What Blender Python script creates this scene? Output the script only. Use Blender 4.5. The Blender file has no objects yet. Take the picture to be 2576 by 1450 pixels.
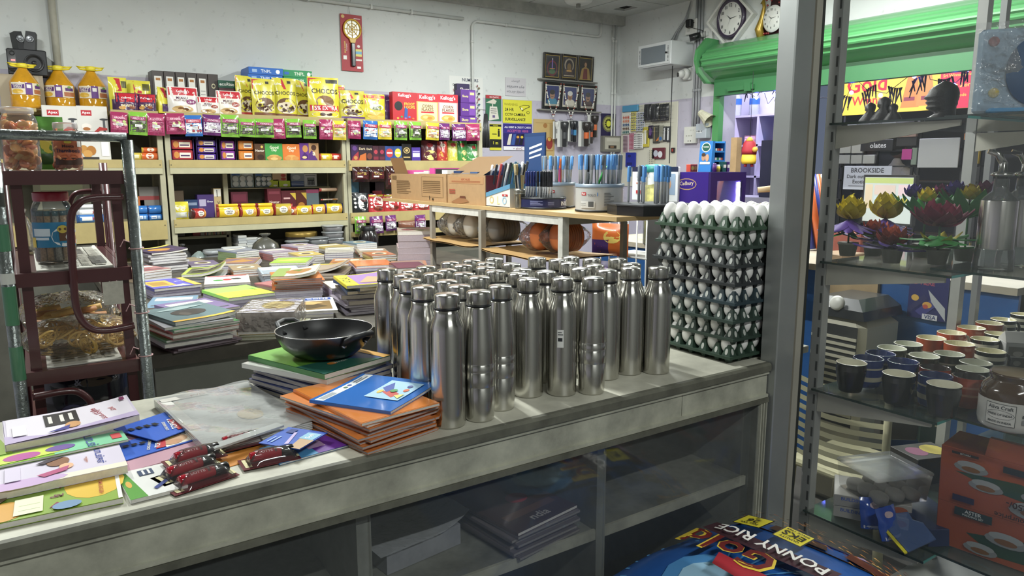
import bpy, math, random
from mathutils import Vector, Matrix
random.seed(7)
sc = bpy.context.scene
COL = sc.collection
PI = math.pi

# ---------------------------------------------------------------- camera
W, H, FPX = 2576, 1450, 1819.74
YAW, PITCH, ROLL = math.radians(-33.7786), math.radians(9.491), math.radians(-0.1223)
CAM = Vector((0, 0, 1.484))
_rz = Matrix.Rotation(YAW, 3, 'Z')
FWD = _rz @ Vector((0, math.cos(PITCH), -math.sin(PITCH)))
_r0 = _rz @ Vector((1, 0, 0)); _u0 = _r0.cross(FWD)
RGT = _r0 * math.cos(ROLL) + _u0 * math.sin(ROLL)
UPV = -_r0 * math.sin(ROLL) + _u0 * math.cos(ROLL)
cam = bpy.data.cameras.new('camera'); camo = bpy.data.objects.new('camera', cam); COL.objects.link(camo)
cam.sensor_fit = 'HORIZONTAL'; cam.sensor_width = 36; cam.lens = 36 * FPX / W; cam.clip_start = .02
camo.matrix_world = Matrix((( RGT.x, UPV.x, -FWD.x, CAM.x), (RGT.y, UPV.y, -FWD.y, CAM.y), (RGT.z, UPV.z, -FWD.z, CAM.z), (0, 0, 0, 1)))
sc.camera = camo
def ray(px, py): return FWD + RGT * ((px - W/2) / FPX) - UPV * ((py - H/2) / FPX)
def onz(px, py, z): d = ray(px, py); return CAM + d * ((z - CAM.z) / d.z)
def ony(px, py, y): d = ray(px, py); return CAM + d * ((y - CAM.y) / d.y)
def onx(px, py, x): d = ray(px, py); return CAM + d * ((x - CAM.x) / d.x)

# ---------------------------------------------------------------- world, exposure
wd = bpy.data.worlds.new('world'); sc.world = wd; wd.use_nodes = True
wd.node_tree.nodes['Background'].inputs[0].default_value = (.30, .36, .5, 1)
wd.node_tree.nodes['Background'].inputs[1].default_value = .25
vs = sc.view_settings
vs.view_transform = 'Standard'; vs.look = 'None'; vs.gamma = 1; vs.use_curve_mapping = False; vs.exposure = 0.62

# ---------------------------------------------------------------- planes of the room
FLOOR, CEIL = 0.0, 2.93
WALLY, WALLX = 5.6, 5.04          # back wall, wall with the shutter
CTR, CTRF, CTRB = .95, 1.213, 1.83   # front counter: top, front edge, back edge
TBL, TBLF, TBLB = .93, 2.34, 3.8     # book table
SHF = 5.2                            # front of the shelving on the back wall
# ---------------------------------------------------------------- materials
_mc = {}
def lin(c):
    return tuple((x/12.92 if x <= .04045 else ((x+.055)/1.055)**2.4) for x in c)
def hexc(h):
    c = [int(h[i:i+2], 16)/255 for i in (0, 2, 4)]; g = .3*c[0]+.59*c[1]+.11*c[2]
    return tuple(g+(x-g)*.88 for x in c)          # inks and paints a little muted
def M(col, rough=.5, metal=0.0, coat=0.0, emit=0.0, noise=0.0, nscale=20.0, bump=0.0, spec=.5):
    """Plain procedural material; col = hex sRGB string."""
    k = (col, rough, metal, coat, emit, noise, nscale, bump, spec)
    if k in _mc: return _mc[k]
    m = bpy.data.materials.new('mat_' + col); m.use_nodes = True
    nt = m.node_tree; b = nt.nodes['Principled BSDF']
    c = lin(hexc(col)); b.inputs['Base Color'].default_value = (*c, 1)
    b.inputs['Roughness'].default_value = rough; b.inputs['Metallic'].default_value = metal
    b.inputs['Coat Weight'].default_value = coat; b.inputs['Coat Roughness'].default_value = .08
    b.inputs['Specular IOR Level'].default_value = spec
    if emit:
        b.inputs['Emission Color'].default_value = (*c, 1); b.inputs['Emission Strength'].default_value = emit
    if noise or bump:
        tc = nt.nodes.new('ShaderNodeTexCoord'); n = nt.nodes.new('ShaderNodeTexNoise')
        n.inputs['Scale'].default_value = nscale; n.inputs['Detail'].default_value = 6; n.inputs['Roughness'].default_value = .65
        nt.links.new(tc.outputs['Object'], n.inputs['Vector'])
        if noise:
            r = nt.nodes.new('ShaderNodeMapRange'); r.inputs['From Min'].default_value = .3; r.inputs['From Max'].default_value = .7
            r.inputs['To Min'].default_value = 1 - noise; r.inputs['To Max'].default_value = 1 + noise * .4
            nt.links.new(n.outputs['Fac'], r.inputs['Value'])
            mx = nt.nodes.new('ShaderNodeMix'); mx.data_type = 'RGBA'; mx.blend_type = 'MULTIPLY'
            mx.inputs[0].default_value = 1; mx.inputs[6].default_value = (*c, 1)
            nt.links.new(r.outputs[0], mx.inputs[7]); nt.links.new(mx.outputs[2], b.inputs['Base Color'])
        if bump:
            bp = nt.nodes.new('ShaderNodeBump'); bp.inputs['Strength'].default_value = bump; bp.inputs['Distance'].default_value = .01
            nt.links.new(n.outputs['Fac'], bp.inputs['Height']); nt.links.new(bp.outputs[0], b.inputs['Normal'])
    _mc[k] = m; return m
def clear(col='ffffff', opac=.08, gloss=.5, rough=.05, noise=0.0, ns=30.0):
    """Thin clear film or pane: mostly transparent, with a fresnel gloss and a little haze."""
    k = ('clear', col, opac, gloss, rough, noise, ns)
    if k in _mc: return _mc[k]
    m = bpy.data.materials.new('clear_' + col); m.use_nodes = True; nt = m.node_tree
    for n in list(nt.nodes): nt.nodes.remove(n)
    N = nt.nodes.new
    out = N('ShaderNodeOutputMaterial'); tr = N('ShaderNodeBsdfTransparent'); df = N('ShaderNodeBsdfDiffuse'); gl = N('ShaderNodeBsdfGlossy')
    df.inputs[0].default_value = (*lin(hexc(col)), 1); gl.inputs['Roughness'].default_value = rough
    m1 = N('ShaderNodeMixShader'); m2 = N('ShaderNodeMixShader'); fr = N('ShaderNodeFresnel'); fr.inputs[0].default_value = 1.45
    mul = N('ShaderNodeMath'); mul.operation = 'MULTIPLY'; mul.inputs[1].default_value = gloss
    L = nt.links.new
    L(tr.outputs[0], m1.inputs[1]); L(df.outputs[0], m1.inputs[2]); m1.inputs[0].default_value = opac
    L(fr.outputs[0], mul.inputs[0]); L(mul.outputs[0], m2.inputs[0]); L(m1.outputs[0], m2.inputs[1]); L(gl.outputs[0], m2.inputs[2])
    L(m2.outputs[0], out.inputs[0])
    if noise:
        tc = N('ShaderNodeTexCoord'); n = N('ShaderNodeTexNoise'); n.inputs['Scale'].default_value = ns; n.inputs['Detail'].default_value = 3
        L(tc.outputs['Object'], n.inputs[0]); bp = N('ShaderNodeBump'); bp.inputs['Strength'].default_value = noise; bp.inputs['Distance'].default_value = .02
        L(n.outputs[0], bp.inputs['Height']); L(bp.outputs[0], gl.inputs['Normal']); L(bp.outputs[0], fr.inputs['Normal'])
    _mc[k] = m; return m

# ---------------------------------------------------------------- mesh collecting
class MB:
    def __init__(s): s.v = []; s.f = []; s.mi = []; s.mats = []; s.sm = []
    def _m(s, mat):
        if mat not in s.mats: s.mats.append(mat)
        return s.mats.index(mat)
    def add(s, vs, fs, mat, smooth=False):
        o = len(s.v); s.v += [tuple(v) for v in vs]; i = s._m(mat)
        for f in fs: s.f.append([o + a for a in f]); s.mi.append(i); s.sm.append(smooth)
        return s
    def box(s, x0, x1, y0, y1, z0, z1, mat):
        vs = [(x, y, z) for z in (z0, z1) for y in (y0, y1) for x in (x0, x1)]
        return s.add(vs, [(0,2,3,1),(4,5,7,6),(0,1,5,4),(2,6,7,3),(0,4,6,2),(1,3,7,5)], mat)
    def bbox(s, x0, x1, y0, y1, z0, z1, mat, b=.004):
        """box with chamfered vertical and top edges"""
        b = min(b, (x1-x0)/3, (y1-y0)/3, (z1-z0)/3)
        def ring(i, z): return [(x0+b*i, y0, z), (x1-b*i, y0, z), (x1, y0+b*i, z), (x1, y1-b*i, z), (x1-b*i, y1, z), (x0+b*i, y1, z), (x0, y1-b*i, z), (x0, y0+b*i, z)]
        def ins(z): return [(x0+b*2, y0+b, z), (x1-b*2, y0+b, z), (x1-b, y0+b*2, z), (x1-b, y1-b*2, z), (x1-b*2, y1-b, z), (x0+b*2, y1-b, z), (x0+b, y1-b*2, z), (x0+b, y0+b*2, z)]
        rs = [ins(z0), ring(1, z0+b), ring(1, z1-b), ins(z1)]
        return s.loft(rs, mat, cap=True)
    def loft(s, rings, mat, cap=True, smooth=False, closed=True):
        n = len(rings[0]); vs = [p for r in rings for p in r]; fs = []
        for i in range(len(rings)-1):
            for j in range(n if closed else n-1):
                k = (j+1) % n; fs.append((i*n+j, i*n+k, (i+1)*n+k, (i+1)*n+j))
        s.add(vs, fs, mat, smooth)
        if cap:
            o = len(s.v) - len(vs); i = s._m(mat)
            s.f.append([o+j for j in range(n)][::-1]); s.f.append([o+(len(rings)-1)*n+j for j in range(n)]); s.mi += [i, i]; s.sm += [False, False]
        return s
    def lathe(s, prof, mat, n=24, c=(0,0,0), cap=True, smooth=True, sx=1, sy=1):
        rs = [[(c[0]+r*sx*math.cos(2*PI*j/n), c[1]+r*sy*math.sin(2*PI*j/n), c[2]+z) for j in range(n)] for r, z in prof]
        return s.loft(rs, mat, cap, smooth)
    def tube(s, pts, r, mat, n=8, cap=True, smooth=True):
        pts = [Vector(p) for p in pts]; rs = []; up = None
        for i, p in enumerate(pts):
            t = (pts[min(i+1, len(pts)-1)] - pts[max(i-1, 0)]).normalized()
            if up is None: up = Vector((0,0,1)) if abs(t.z) < .9 else Vector((1,0,0))
            a = t.cross(up).normalized(); b = a.cross(t).normalized(); up = b
            rr = r[i] if isinstance(r, (list, tuple)) else r
            rs.append([tuple(p + a*rr*math.cos(2*PI*j/n) + b*rr*math.sin(2*PI*j/n)) for j in range(n)])
        return s.loft(rs, mat, cap, smooth)
    def prism(s, poly, y0, y1, mat):
        """polygon in xz pushed along y"""
        return s.loft([[(x, y0, z) for x, z in poly], [(x, y1, z) for x, z in poly]], mat)
    def prismz(s, poly, z0, z1, mat):
        return s.loft([[(x, y, z0) for x, y in poly], [(x, y, z1) for x, y in poly]], mat)
    def ball(s, c, r, mat, n=10, sz=1.0, sx=1.0, sy=1.0):
        m = max(4, n//2); prof = [(max(1e-4, r*math.sin(PI*i/m)), -r*sz*math.cos(PI*i/m)) for i in range(m+1)]
        return s.lathe(prof, mat, n, c, cap=False, sx=sx, sy=sy)
    def surf(s, fn, nu, nv, mat, u0=0, u1=1, v0=0, v1=1, smooth=True):
        vs = [fn(u0+(u1-u0)*i/nu, v0+(v1-v0)*j/nv) for j in range(nv+1) for i in range(nu+1)]
        fs = [(j*(nu+1)+i, j*(nu+1)+i+1, (j+1)*(nu+1)+i+1, (j+1)*(nu+1)+i) for j in range(nv) for i in range(nu)]
        return s.add(vs, fs, mat, smooth)
    def mesh(s, name):
        me = bpy.data.meshes.new(name); me.from_pydata(s.v, [], s.f)
        for m in s.mats: me.materials.append(m)
        me.polygons.foreach_set('material_index', s.mi); me.polygons.foreach_set('use_smooth', s.sm); me.update()
        return me
    def build(s, name, parent=None, loc=(0,0,0), rot=(0,0,0), scale=None):
        return put(name, s.mesh(name), parent, loc, rot, scale)
def put(name, me, parent=None, loc=(0,0,0), rot=(0,0,0), scale=None):
    o = bpy.data.objects.new(name, me); COL.objects.link(o); o.location = loc; o.rotation_euler = rot
    if scale: o.scale = scale
    if parent: o.parent = parent
    return o
def tag(o, label, cat, group=None, kind=None):
    o['label'] = label; o['category'] = cat
    if group: o['group'] = group
    if kind: o['kind'] = kind
    return o
def thing(name, label, cat, loc=(0,0,0), rot=(0,0,0), group=None):
    return tag(put(name, None, None, loc, rot), label, cat, group)
def struct(o, kind='structure'): o['kind'] = kind; return o
def dup(root, loc=None, rot=None, label=None, group=None, parent=None):
    r = root.copy(); COL.objects.link(r); r.parent = parent
    if loc is not None: r.location = loc
    if rot is not None: r.rotation_euler = rot
    if label: r['label'] = label
    if group: r['group'] = group
    for ch in list(root.children): dup(ch, parent=r)
    return r
# ---------------------------------------------------------------- lettering and print
_tc = {}
def text_geo(t, bold=False):
    k = (t, bold)
    if k not in _tc:
        cu = bpy.data.curves.new('t', 'FONT'); cu.body = t; cu.align_x = 'CENTER'; cu.align_y = 'CENTER'; cu.resolution_u = 2
        if bold: cu.offset = .018
        ob = bpy.data.objects.new('t', cu); me = bpy.data.meshes.new_from_object(ob)
        vs = [tuple(v.co) for v in me.vertices]; fs = [tuple(p.vertices) for p in me.polygons]
        bpy.data.objects.remove(ob); bpy.data.curves.remove(cu); bpy.data.meshes.remove(me)
        if vs:
            xs = [v[0] for v in vs]; ys = [v[1] for v in vs]; w = max(xs)-min(xs); h = max(ys)-min(ys)
            cx = (max(xs)+min(xs))/2; cy = (max(ys)+min(ys))/2
            vs = [(v[0]-cx, v[1]-cy) for v in vs]
        else: w = h = 1
        _tc[k] = (vs, fs, w, h)
    return _tc[k]
EPS = .0005
def decals(surf, size, items, mb=None, eps=EPS, grid=6):
    """Flat print on a surface. surf(u, v, off) gives a point (u, v in 0..1); size = (width, height) in metres.
    items: ('r',u0,v0,u1,v1,col) ('e',u,v,ru,rv,col) ('p',[(u,v)..],col) ('t',text,u,v,w,h,col[,rot]) w,h = largest size as fractions."""
    mb = mb or MB(); w, h = size; off = eps
    for it in items:
        k = it[0]; col = it[-1] if k != 't' else it[6]; m = col if not isinstance(col, str) else M(col, .4)
        if k == 'r':
            _, u0, v0, u1, v1, _c = it
            mb.surf(lambda u, v: surf(u, v, off), grid, grid, m, u0, u1, v0, v1)
        elif k == 'e':
            _, cu, cv, ru, rv, _c = it; n = 14
            mb.add([surf(cu, cv, off)] + [surf(cu+ru*math.cos(2*PI*j/n), cv+rv*math.sin(2*PI*j/n), off) for j in range(n)],
                   [(0, 1+j, 1+(j+1) % n) for j in range(n)], m)
        elif k == 'p':
            pts = it[1]; mb.add([surf(a, b, off) for a, b in pts], [tuple(range(len(pts)))], m)
        elif k == 't':
            vs, fs, tw, th = text_geo(it[1], True); rot = it[7] if len(it) > 7 else 0
            if not vs: continue
            sc_ = min(it[4]*w/tw, it[5]*h/th); c, s_ = math.cos(rot), math.sin(rot)
            mb.add([surf(it[2]+(x*c-y*s_)*sc_/w, it[3]+(x*s_+y*c)*sc_/h, off) for x, y in vs], fs, m)
        off += eps * .5
    return mb
def flat_front(w, h, d):     # front of a box that faces -y, base at z = 0
    return lambda u, v, o: ((u-.5)*w, -d/2-o, v*h)
def flat_top(w, l, t):       # top of a slab
    return lambda u, v, o: ((u-.5)*w, (v-.5)*l, t+o)
def bulge(u, v, d, seal=.06):
    a = max(0, 1-(2*u-1)**4); vv = min(1, max(0, (v-seal)/(1-2*seal))); b = max(0, 1-abs(2*vv-1)**3.2)
    return d/2*(a**.6)*(b**.6)
def pouch_surf(w, h, d, seal=.06, wob=.004, ph=0, gus=0):
    def fn(u, v, o=0):
        if gus: vv = min(1, v); bb = d/2*(1-abs(2*u-1)**4)**.6*(1-vv**2.2) if u*(1-u) > 0 else 0
        else: bb = bulge(u, v, d, seal)
        k = wob*math.sin(9*u+5*v+ph)*math.sin(7*v-3*u+ph*2) + wob*.6*math.sin(23*v+8*u+ph)*(bb/(d/2+1e-6))
        x = (u-.5)*w*(1-.05*(bb/(d/2+1e-6)))
        return (x, -bb-o+k, v*h)
    return fn
def pouch_mesh(mb, w, h, d, mat, seal=.06, wob=.004, ph=0, gus=0, nu=10, nv=12):
    f = pouch_surf(w, h, d, seal, wob, ph, gus)
    mb.surf(lambda u, v: f(u, v, 0), nu, nv, mat)
    def back(u, v):
        x, y, z = f(u, v, 0); k = y + (bulge(u, v, d, seal) if not gus else (d/2*(1-abs(2*u-1)**4)**.6*(1-v**2.2) if u*(1-u) > 0 else 0))
        return (x, k + (k - y) + .0006, z)
    mb.surf(lambda u, v: back(1-u, v), nu, nv, mat)
    return f
def pouch(name, w, h, d, col, items, loc, label, cat='packet', rot=(0,0,0), group=None, seal=.06, wob=.003, gus=0, rough=.3, mat=None):
    mb = MB(); ph = random.random()*6
    f = pouch_mesh(mb, w, h, d, mat or M(col, rough, coat=.4), seal, wob, ph, gus)
    o = tag(mb.build(name, None, loc, rot), label, cat, group)
    if items: decals(f, (w, h), items).build('print', o)
    return o
def carton(name, w, h, d, col, items, loc, label, cat='box', rot=(0,0,0), group=None, rough=.4, top=None):
    """printed carton standing on its base, front towards -y"""
    mb = MB(); mb.bbox(-w/2, w/2, -d/2, d/2, 0, h, M(col, rough), .0015)
    o = tag(mb.build(name, None, loc, rot), label, cat, group)
    if items or top:
        m2 = decals(flat_front(w, h, d), (w, h), items or [], grid=1)
        if top: decals(flat_top(w, d, h), (w, d), top, m2, grid=1)
        m2.build('print', o)
    return o
# ---------------------------------------------------------------- room shell
def wall_paint():
    """white emulsion above a lavender dado, both scuffed and stained"""
    m = bpy.data.materials.new('wall_paint'); m.use_nodes = True; nt = m.node_tree; N = nt.nodes.new; L = nt.links.new
    b = nt.nodes['Principled BSDF']; b.inputs['Roughness'].default_value = .62
    g = N('ShaderNodeNewGeometry'); sp = N('ShaderNodeSeparateXYZ'); L(g.outputs['Position'], sp.inputs[0])
    n = N('ShaderNodeTexNoise'); n.inputs['Scale'].default_value = 1.6; n.inputs['Detail'].default_value = 8; L(g.outputs['Position'], n.inputs[0])
    n2 = N('ShaderNodeTexNoise'); n2.inputs['Scale'].default_value = 22; n2.inputs['Detail'].default_value = 5; L(g.outputs['Position'], n2.inputs[0])
    st = N('ShaderNodeMath'); st.operation = 'GREATER_THAN'; st.inputs[1].default_value = 2.09; L(sp.outputs['Z'], st.inputs[0])
    mx = N('ShaderNodeMix'); mx.data_type = 'RGBA'; mx.inputs[6].default_value = (*lin(hexc('c2bdce')), 1); mx.inputs[7].default_value = (*lin(hexc('d9dddb')), 1); L(st.outputs[0], mx.inputs[0])
    r = N('ShaderNodeMapRange'); r.inputs['From Min'].default_value = .35; r.inputs['From Max'].default_value = .7; r.inputs['To Min'].default_value = 1; r.inputs['To Max'].default_value = .86; L(n.outputs[0], r.inputs[0])
    r2 = N('ShaderNodeMapRange'); r2.inputs['From Min'].default_value = .62; r2.inputs['From Max'].default_value = .8; r2.inputs['To Min'].default_value = 1; r2.inputs['To Max'].default_value = .7; L(n2.outputs[0], r2.inputs[0])
    mu = N('ShaderNodeMath'); mu.operation = 'MULTIPLY'; L(r.outputs[0], mu.inputs[0]); L(r2.outputs[0], mu.inputs[1])
    m2 = N('ShaderNodeMix'); m2.data_type = 'RGBA'; m2.blend_type = 'MULTIPLY'; m2.inputs[0].default_value = 1; L(mx.outputs[2], m2.inputs[6]); L(mu.outputs[0], m2.inputs[7])
    L(m2.outputs[2], b.inputs['Base Color'])
    bp = N('ShaderNodeBump'); bp.inputs['Strength'].default_value = .12; L(n2.outputs[0], bp.inputs['Height']); L(bp.outputs[0], b.inputs['Normal'])
    return m
WP = wall_paint()
X0, Y0 = -2.6, -2.2                       # side and front limits of the shop
struct(MB().box(X0, 9.5, Y0, 6.2, -.1, 0, M('6f6c66', .45, noise=.25, nscale=3)).build('floor'))
struct(MB().box(X0, WALLX+.2, WALLY, WALLY+.15, 0, 3.1, WP).build('wall_back'))
struct(MB().box(X0-.15, X0, Y0, WALLY, 0, 3.1, WP).build('wall_left'))
struct(MB().box(X0, WALLX+.2, Y0-.15, Y0, 0, 3.1, M('8d8f8c', .7)).build('wall_front'))
OPL, OPR, OPT = 4.31, 1.2, 2.42          # shutter opening: far jamb, near jamb, head
wr = MB(); wr.box(WALLX, WALLX+.2, OPL, WALLY, 0, 3.1, WP).box(WALLX, WALLX+.2, OPR, OPL, OPT, 3.1, WP).box(WALLX, WALLX+.2, Y0, OPR, 0, 3.1, WP)
struct(wr.build('wall_right'))
ce = struct(MB().box(X0, WALLX+.2, Y0, WALLY, CEIL+.025, CEIL+.1, M('2a2a2a', .8)).build('ceiling'))
tile = MB(); tile.bbox(.006, .594, .006, .594, 0, .02, M('c3c6c2', .75, noise=.12, nscale=6), .003); tme = tile.mesh('ceiling_tile')
holet = MB(); tm_ = M('c3c6c2', .75, noise=.12, nscale=6)
holet.box(.006, .594, .006, .21, 0, .02, tm_).box(.006, .594, .39, .594, 0, .02, tm_).box(.006, .22, .21, .39, 0, .02, tm_).box(.36, .594, .21, .39, 0, .02, tm_); hme = holet.mesh('ceiling_tile')
for i in range(13):
    for j in range(14):
        x, y = 5.04-.6*(i+1)+.05, 5.55-.6*(j+1)
        if x < X0-.5 or y < Y0-.5: continue
        hole = abs(x+.29-4.53) < .3 and abs(y+.3-5.17) < .3
        put('ceiling_tile', hme if hole else tme, ce, (x, y, CEIL))
struct(MB().box(X0, WALLX, WALLY-.07, WALLY, CEIL-.085, CEIL, M('b9bab5', .7, noise=.3, nscale=7)).build('trim_1'))
p_ = onz(1455, 1, CEIL); t = thing('ceiling_rose', 'round white fitting on the ceiling tiles', 'ceiling fitting', (p_.x, p_.y, CEIL-.001))
MB().lathe([(0, -.03), (.09, -.028), (.12, -.012), (.125, 0)], M('d9dad6', .4), 28, cap=False).build('disc', t); MB().tube([(0, 0, -.03), (0, 0, -.06)], .02, M('8a8b88', .4), 12).build('stub', t)
# conduits
CW = M('d3d6d2', .45, noise=.1, nscale=15)
def conduit(name, pts, r, label, clips=(), mat=CW, group=None):
    mb = MB(); mb.tube(pts, r, mat, 10); o = tag(mb.build(name), label, 'pipe', group)
    for c, ax in clips:
        k = MB(); k.tube([Vector(c)-Vector(ax)*.012, Vector(c)+Vector(ax)*.012], r*1.35, mat, 10); k.build('pipe_clip', o)
    return o
yw = WALLY-.026
a, b = ony(780, 0, yw), ony(1166, 45, yw); b.z = a.z = (a.z+b.z)/2
bm = MB(); bm.tube([(-.5, yw, a.z), (b.x, yw, a.z)], .013, CW, 10)
o = tag(bm.build('conduit_pipe'), 'thick white conduit running along the white wall above the racket, ends open', 'pipe')
for x in (1.1, 1.9, 2.4, 2.75): MB().box(x-.008, x+.008, yw-.018, yw+.018, a.z-.018, a.z+.018, CW).build('pipe_clip', o)
c0, c1 = ony(1200, 52, yw), ony(1512, 94, yw); zc = (c0.z+c1.z)/2; xe = c1.x; xd = ony(1188, 100, yw).x
bend = lambda cx_, cz_, r, a0, a1: [(cx_+r*math.cos(t), yw, cz_+r*math.sin(t)) for t in [a0+(a1-a0)*i/6 for i in range(7)]]
conduit('conduit_pipe', [(xd, yw, 1.2)] + bend(xd+.06, zc-.06, .06, PI, PI/2) + bend(xe-.05, zc+.05, .05, -PI/2, 0) + [(xe, yw, CEIL-.08)], .011,
        'white conduit dropping down the wall beside the number chart and turning up at the ceiling',
        [((x, yw, zc), (1,0,0)) for x in (xd+.35, xd+1.1, xd+1.6)] + [((xd, yw, z), (0,0,1)) for z in (2.55, 2.1)])
for k, px in enumerate((1543, 1550)):
    x = ony(px, 100, yw).x
    conduit('conduit_pipe', [(x, yw, 1.0), (x, yw, CEIL)], .009, 'slim white conduit standing in the wall corner beside the framed pictures', [((x, yw, z), (0,0,1)) for z in (2.7, 2.2)], group='corner conduits')
x = ony(138, 90, yw).x
conduit('conduit_pipe', [(x, yw, 1.86), (x, yw, CEIL)], .022, 'wide tan conduit standing on the wall behind the loudspeaker', mat=M('b3b0a0', .6, noise=.2, nscale=9))
xw = WALLX-.02
for k, px in enumerate((1752, 1759, 1766)):
    y = onx(px, 60, xw).y
    conduit('conduit_pipe', [(xw, y, 1.75+.06*k), (xw, y, CEIL)], .011,
            'grey conduit of three standing between the wall cabinet and the green shutter', [((xw, y, z), (0,0,1)) for z in (2.62, 2.15)], M('a4a7ab', .4), 'three grey conduits')
# green rolling shutter
GR = M('4a9656', .35, coat=.3); GRD = M('387a48', .4)
sh = thing('rolling_shutter', 'green steel rolling shutter box over the wide shop opening', 'shutter', (WALLX, OPL, 0))
zt, zb, zm = 2.505, 2.20, 2.36
prof = [(-.06-.20*math.sin(PI*i/28)**.8 - (.012 if i % 4 in (1, 2) else 0)*math.sin(PI*i/28), zt-(zt-zb)*i/28) for i in range(29)]
mb = MB(); mb.surf(lambda u, v: (prof[min(28, int(round(v*28)))][0], -3.2*u, prof[min(28, int(round(v*28)))][1]), 1, 28, GR, smooth=False); mb.build('drum_cover', sh)
ep = [(-.02, zt+.04), (-.16, zt+.045), (-.27, zt-.06), (-.285, zm), (-.25, zb+.06), (-.15, zb-.02), (-.02, zb-.02)]
MB().loft([[(x, y, z) for x, z in ep] for y in (.06, .03)], GR).build('end_plate', sh)
MB().box(-.04, .02, -.02, .045, 0, zb, GR).build('guide_channel', sh)
MB().box(-.09, -.02, -3.2, .0, 2.075, zb+.01, GRD).build('bottom_rail', sh)
MB().box(-.115, -.09, -.42, -.16, 2.1, 2.135, GRD).box(-.125, -.09, -.4, -.34, 2.085, 2.15, GRD).build('shutter_lock', sh)
# a passage and a shop front beyond the opening
PASS = M('c9c4d8', .6, noise=.06, nscale=3)
struct(MB().box(6.62, 6.75, 4.66, 5.9, 0, 3.1, PASS).build('wall_far'))
struct(MB().box(WALLX+.2, 6.75, 5.9, 6.1, 0, 3.2, M('d9d6f2', .6)).build('wall_passage'))
struct(MB().box(WALLX+.2, 9.5, Y0, 6.1, 3.1, 3.2, M('8f9698', .7)).build('ceiling_passage'))
struct(MB().box(9.3, 9.5, Y0, 6.1, 0, 3.2, M('4a4d52', .8)).build('wall_outside'))
# ---------------------------------------------------------------- ceiling tube lights (modelled fittings)
def tube_light(x, y, power, along='x', ln=1.2, z=CEIL, col=(.96, 1, .965)):
    t = thing('tube_light', 'white batten tube light under the shop ceiling' if x < 5.1 else 'batten tube light over the cubby shelf in the passage' if x < 7 else 'batten tube light above the yellow banner', 'light', (x, y, z), (0, 0, 0 if along == 'x' else PI/2), 'batten tube lights' if x < 5.1 else None)
    MB().box(-ln/2-.03, ln/2+.03, -.03, .03, -.03, 0, M('e6e6e2', .5)).build('batten', t)
    MB().tube([(-ln/2, 0, -.05), (ln/2, 0, -.05)], .014, M('fffaf0', .5, emit=2.0), 10).build('glass_tube', t)
    for s in (-1, 1): MB().box(s*ln/2-.012, s*ln/2+.012, -.018, .018, -.068, -.03, M('e6e6e2', .5)).build('lamp_holder', t)
    l = bpy.data.lights.new('tube_lamp', 'AREA'); l.shape = 'RECTANGLE'; l.size = ln; l.size_y = .05; l.energy = power; l.color = col
    lo = bpy.data.objects.new('tube_lamp', l); COL.objects.link(lo); lo.parent = t; lo.location = (0, 0, -.072)
    return t
tube_light(-.5, 3.3, 42, 'y'); tube_light(2.95, 3.7, 50, 'y'); tube_light(1.1, 2.9, 45, 'y'); tube_light(4.0, 2.6, 44, 'y')
tube_light(.6, -.9, 32)  # unseen fitting behind the camera, added as ambient fill for the counter front
tube_light(5.9, 4.3, 45, 'y', z=3.1, col=(.80, .80, 1)); tube_light(7.6, 2.9, 70, 'y', z=3.1)
# ---------------------------------------------------------------- front counter
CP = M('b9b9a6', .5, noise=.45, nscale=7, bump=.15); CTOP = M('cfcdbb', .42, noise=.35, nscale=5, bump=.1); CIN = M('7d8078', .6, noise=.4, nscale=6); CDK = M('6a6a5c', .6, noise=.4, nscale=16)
ct = thing('shop_counter', 'worn cream painted counter with moulded fascia and open glazed compartments below', 'counter', (0, CTRF, 0))
XL, XR = -1.6, 1.668; D = CTRB-CTRF
MB().box(XL, 1.668, .012, .055, CTR-.02, CTR, CTOP).box(XL, 1.925, .055, D, CTR-.02, CTR, CTOP).build('counter_top', ct)
nose = [(-.006, -.022), (-.006, -.006), (0, 0), (.012, 0), (.012, -.022)]
MB().loft([[(x, y, CTR+z) for y, z in nose] for x in (XL, XR)], CDK).build('top_nosing', ct)
MB().box(XL, 1.33, .006, .02, CTR-.11, CTR-.021, CP).build('fascia_board', ct)
MB().box(1.333, XR, .007, .02, CTR-.11, CTR-.021, CP).build('fascia_board', ct)
for z0, z1, yy in ((-.032, -.022, .0), (-.098, -.09, .0), (-.112, -.099, -.004)):
    MB().box(XL, XR, yy, .02, CTR+z0, CTR+z1, CDK if z0 < -.1 else CP).build('moulding', ct)
for x0, x1 in ((.47, .5), (1.075, 1.103), (-.2, -.17)):
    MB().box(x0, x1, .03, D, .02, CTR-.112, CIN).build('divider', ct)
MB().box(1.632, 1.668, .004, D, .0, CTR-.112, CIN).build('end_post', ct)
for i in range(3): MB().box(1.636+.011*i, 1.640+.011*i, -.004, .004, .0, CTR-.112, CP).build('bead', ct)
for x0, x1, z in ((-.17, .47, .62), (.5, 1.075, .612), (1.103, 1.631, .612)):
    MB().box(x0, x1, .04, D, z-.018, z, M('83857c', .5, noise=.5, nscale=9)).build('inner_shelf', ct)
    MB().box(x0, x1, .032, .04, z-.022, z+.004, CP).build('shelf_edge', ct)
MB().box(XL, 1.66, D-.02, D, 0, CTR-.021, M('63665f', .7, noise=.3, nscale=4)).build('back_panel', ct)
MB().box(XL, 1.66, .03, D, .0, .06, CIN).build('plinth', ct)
gl = clear('c8d2d2', .04, .22, .06)
for x0, x1 in ((-.17, .49), (.49, 1.09), (1.09, 1.631)):
    MB().box(x0+.002, x1-.002, .014 if x0 < .6 else .022, .018 if x0 < .6 else .026, .06, CTR-.113, gl).build('glass_pane', ct)
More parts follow.
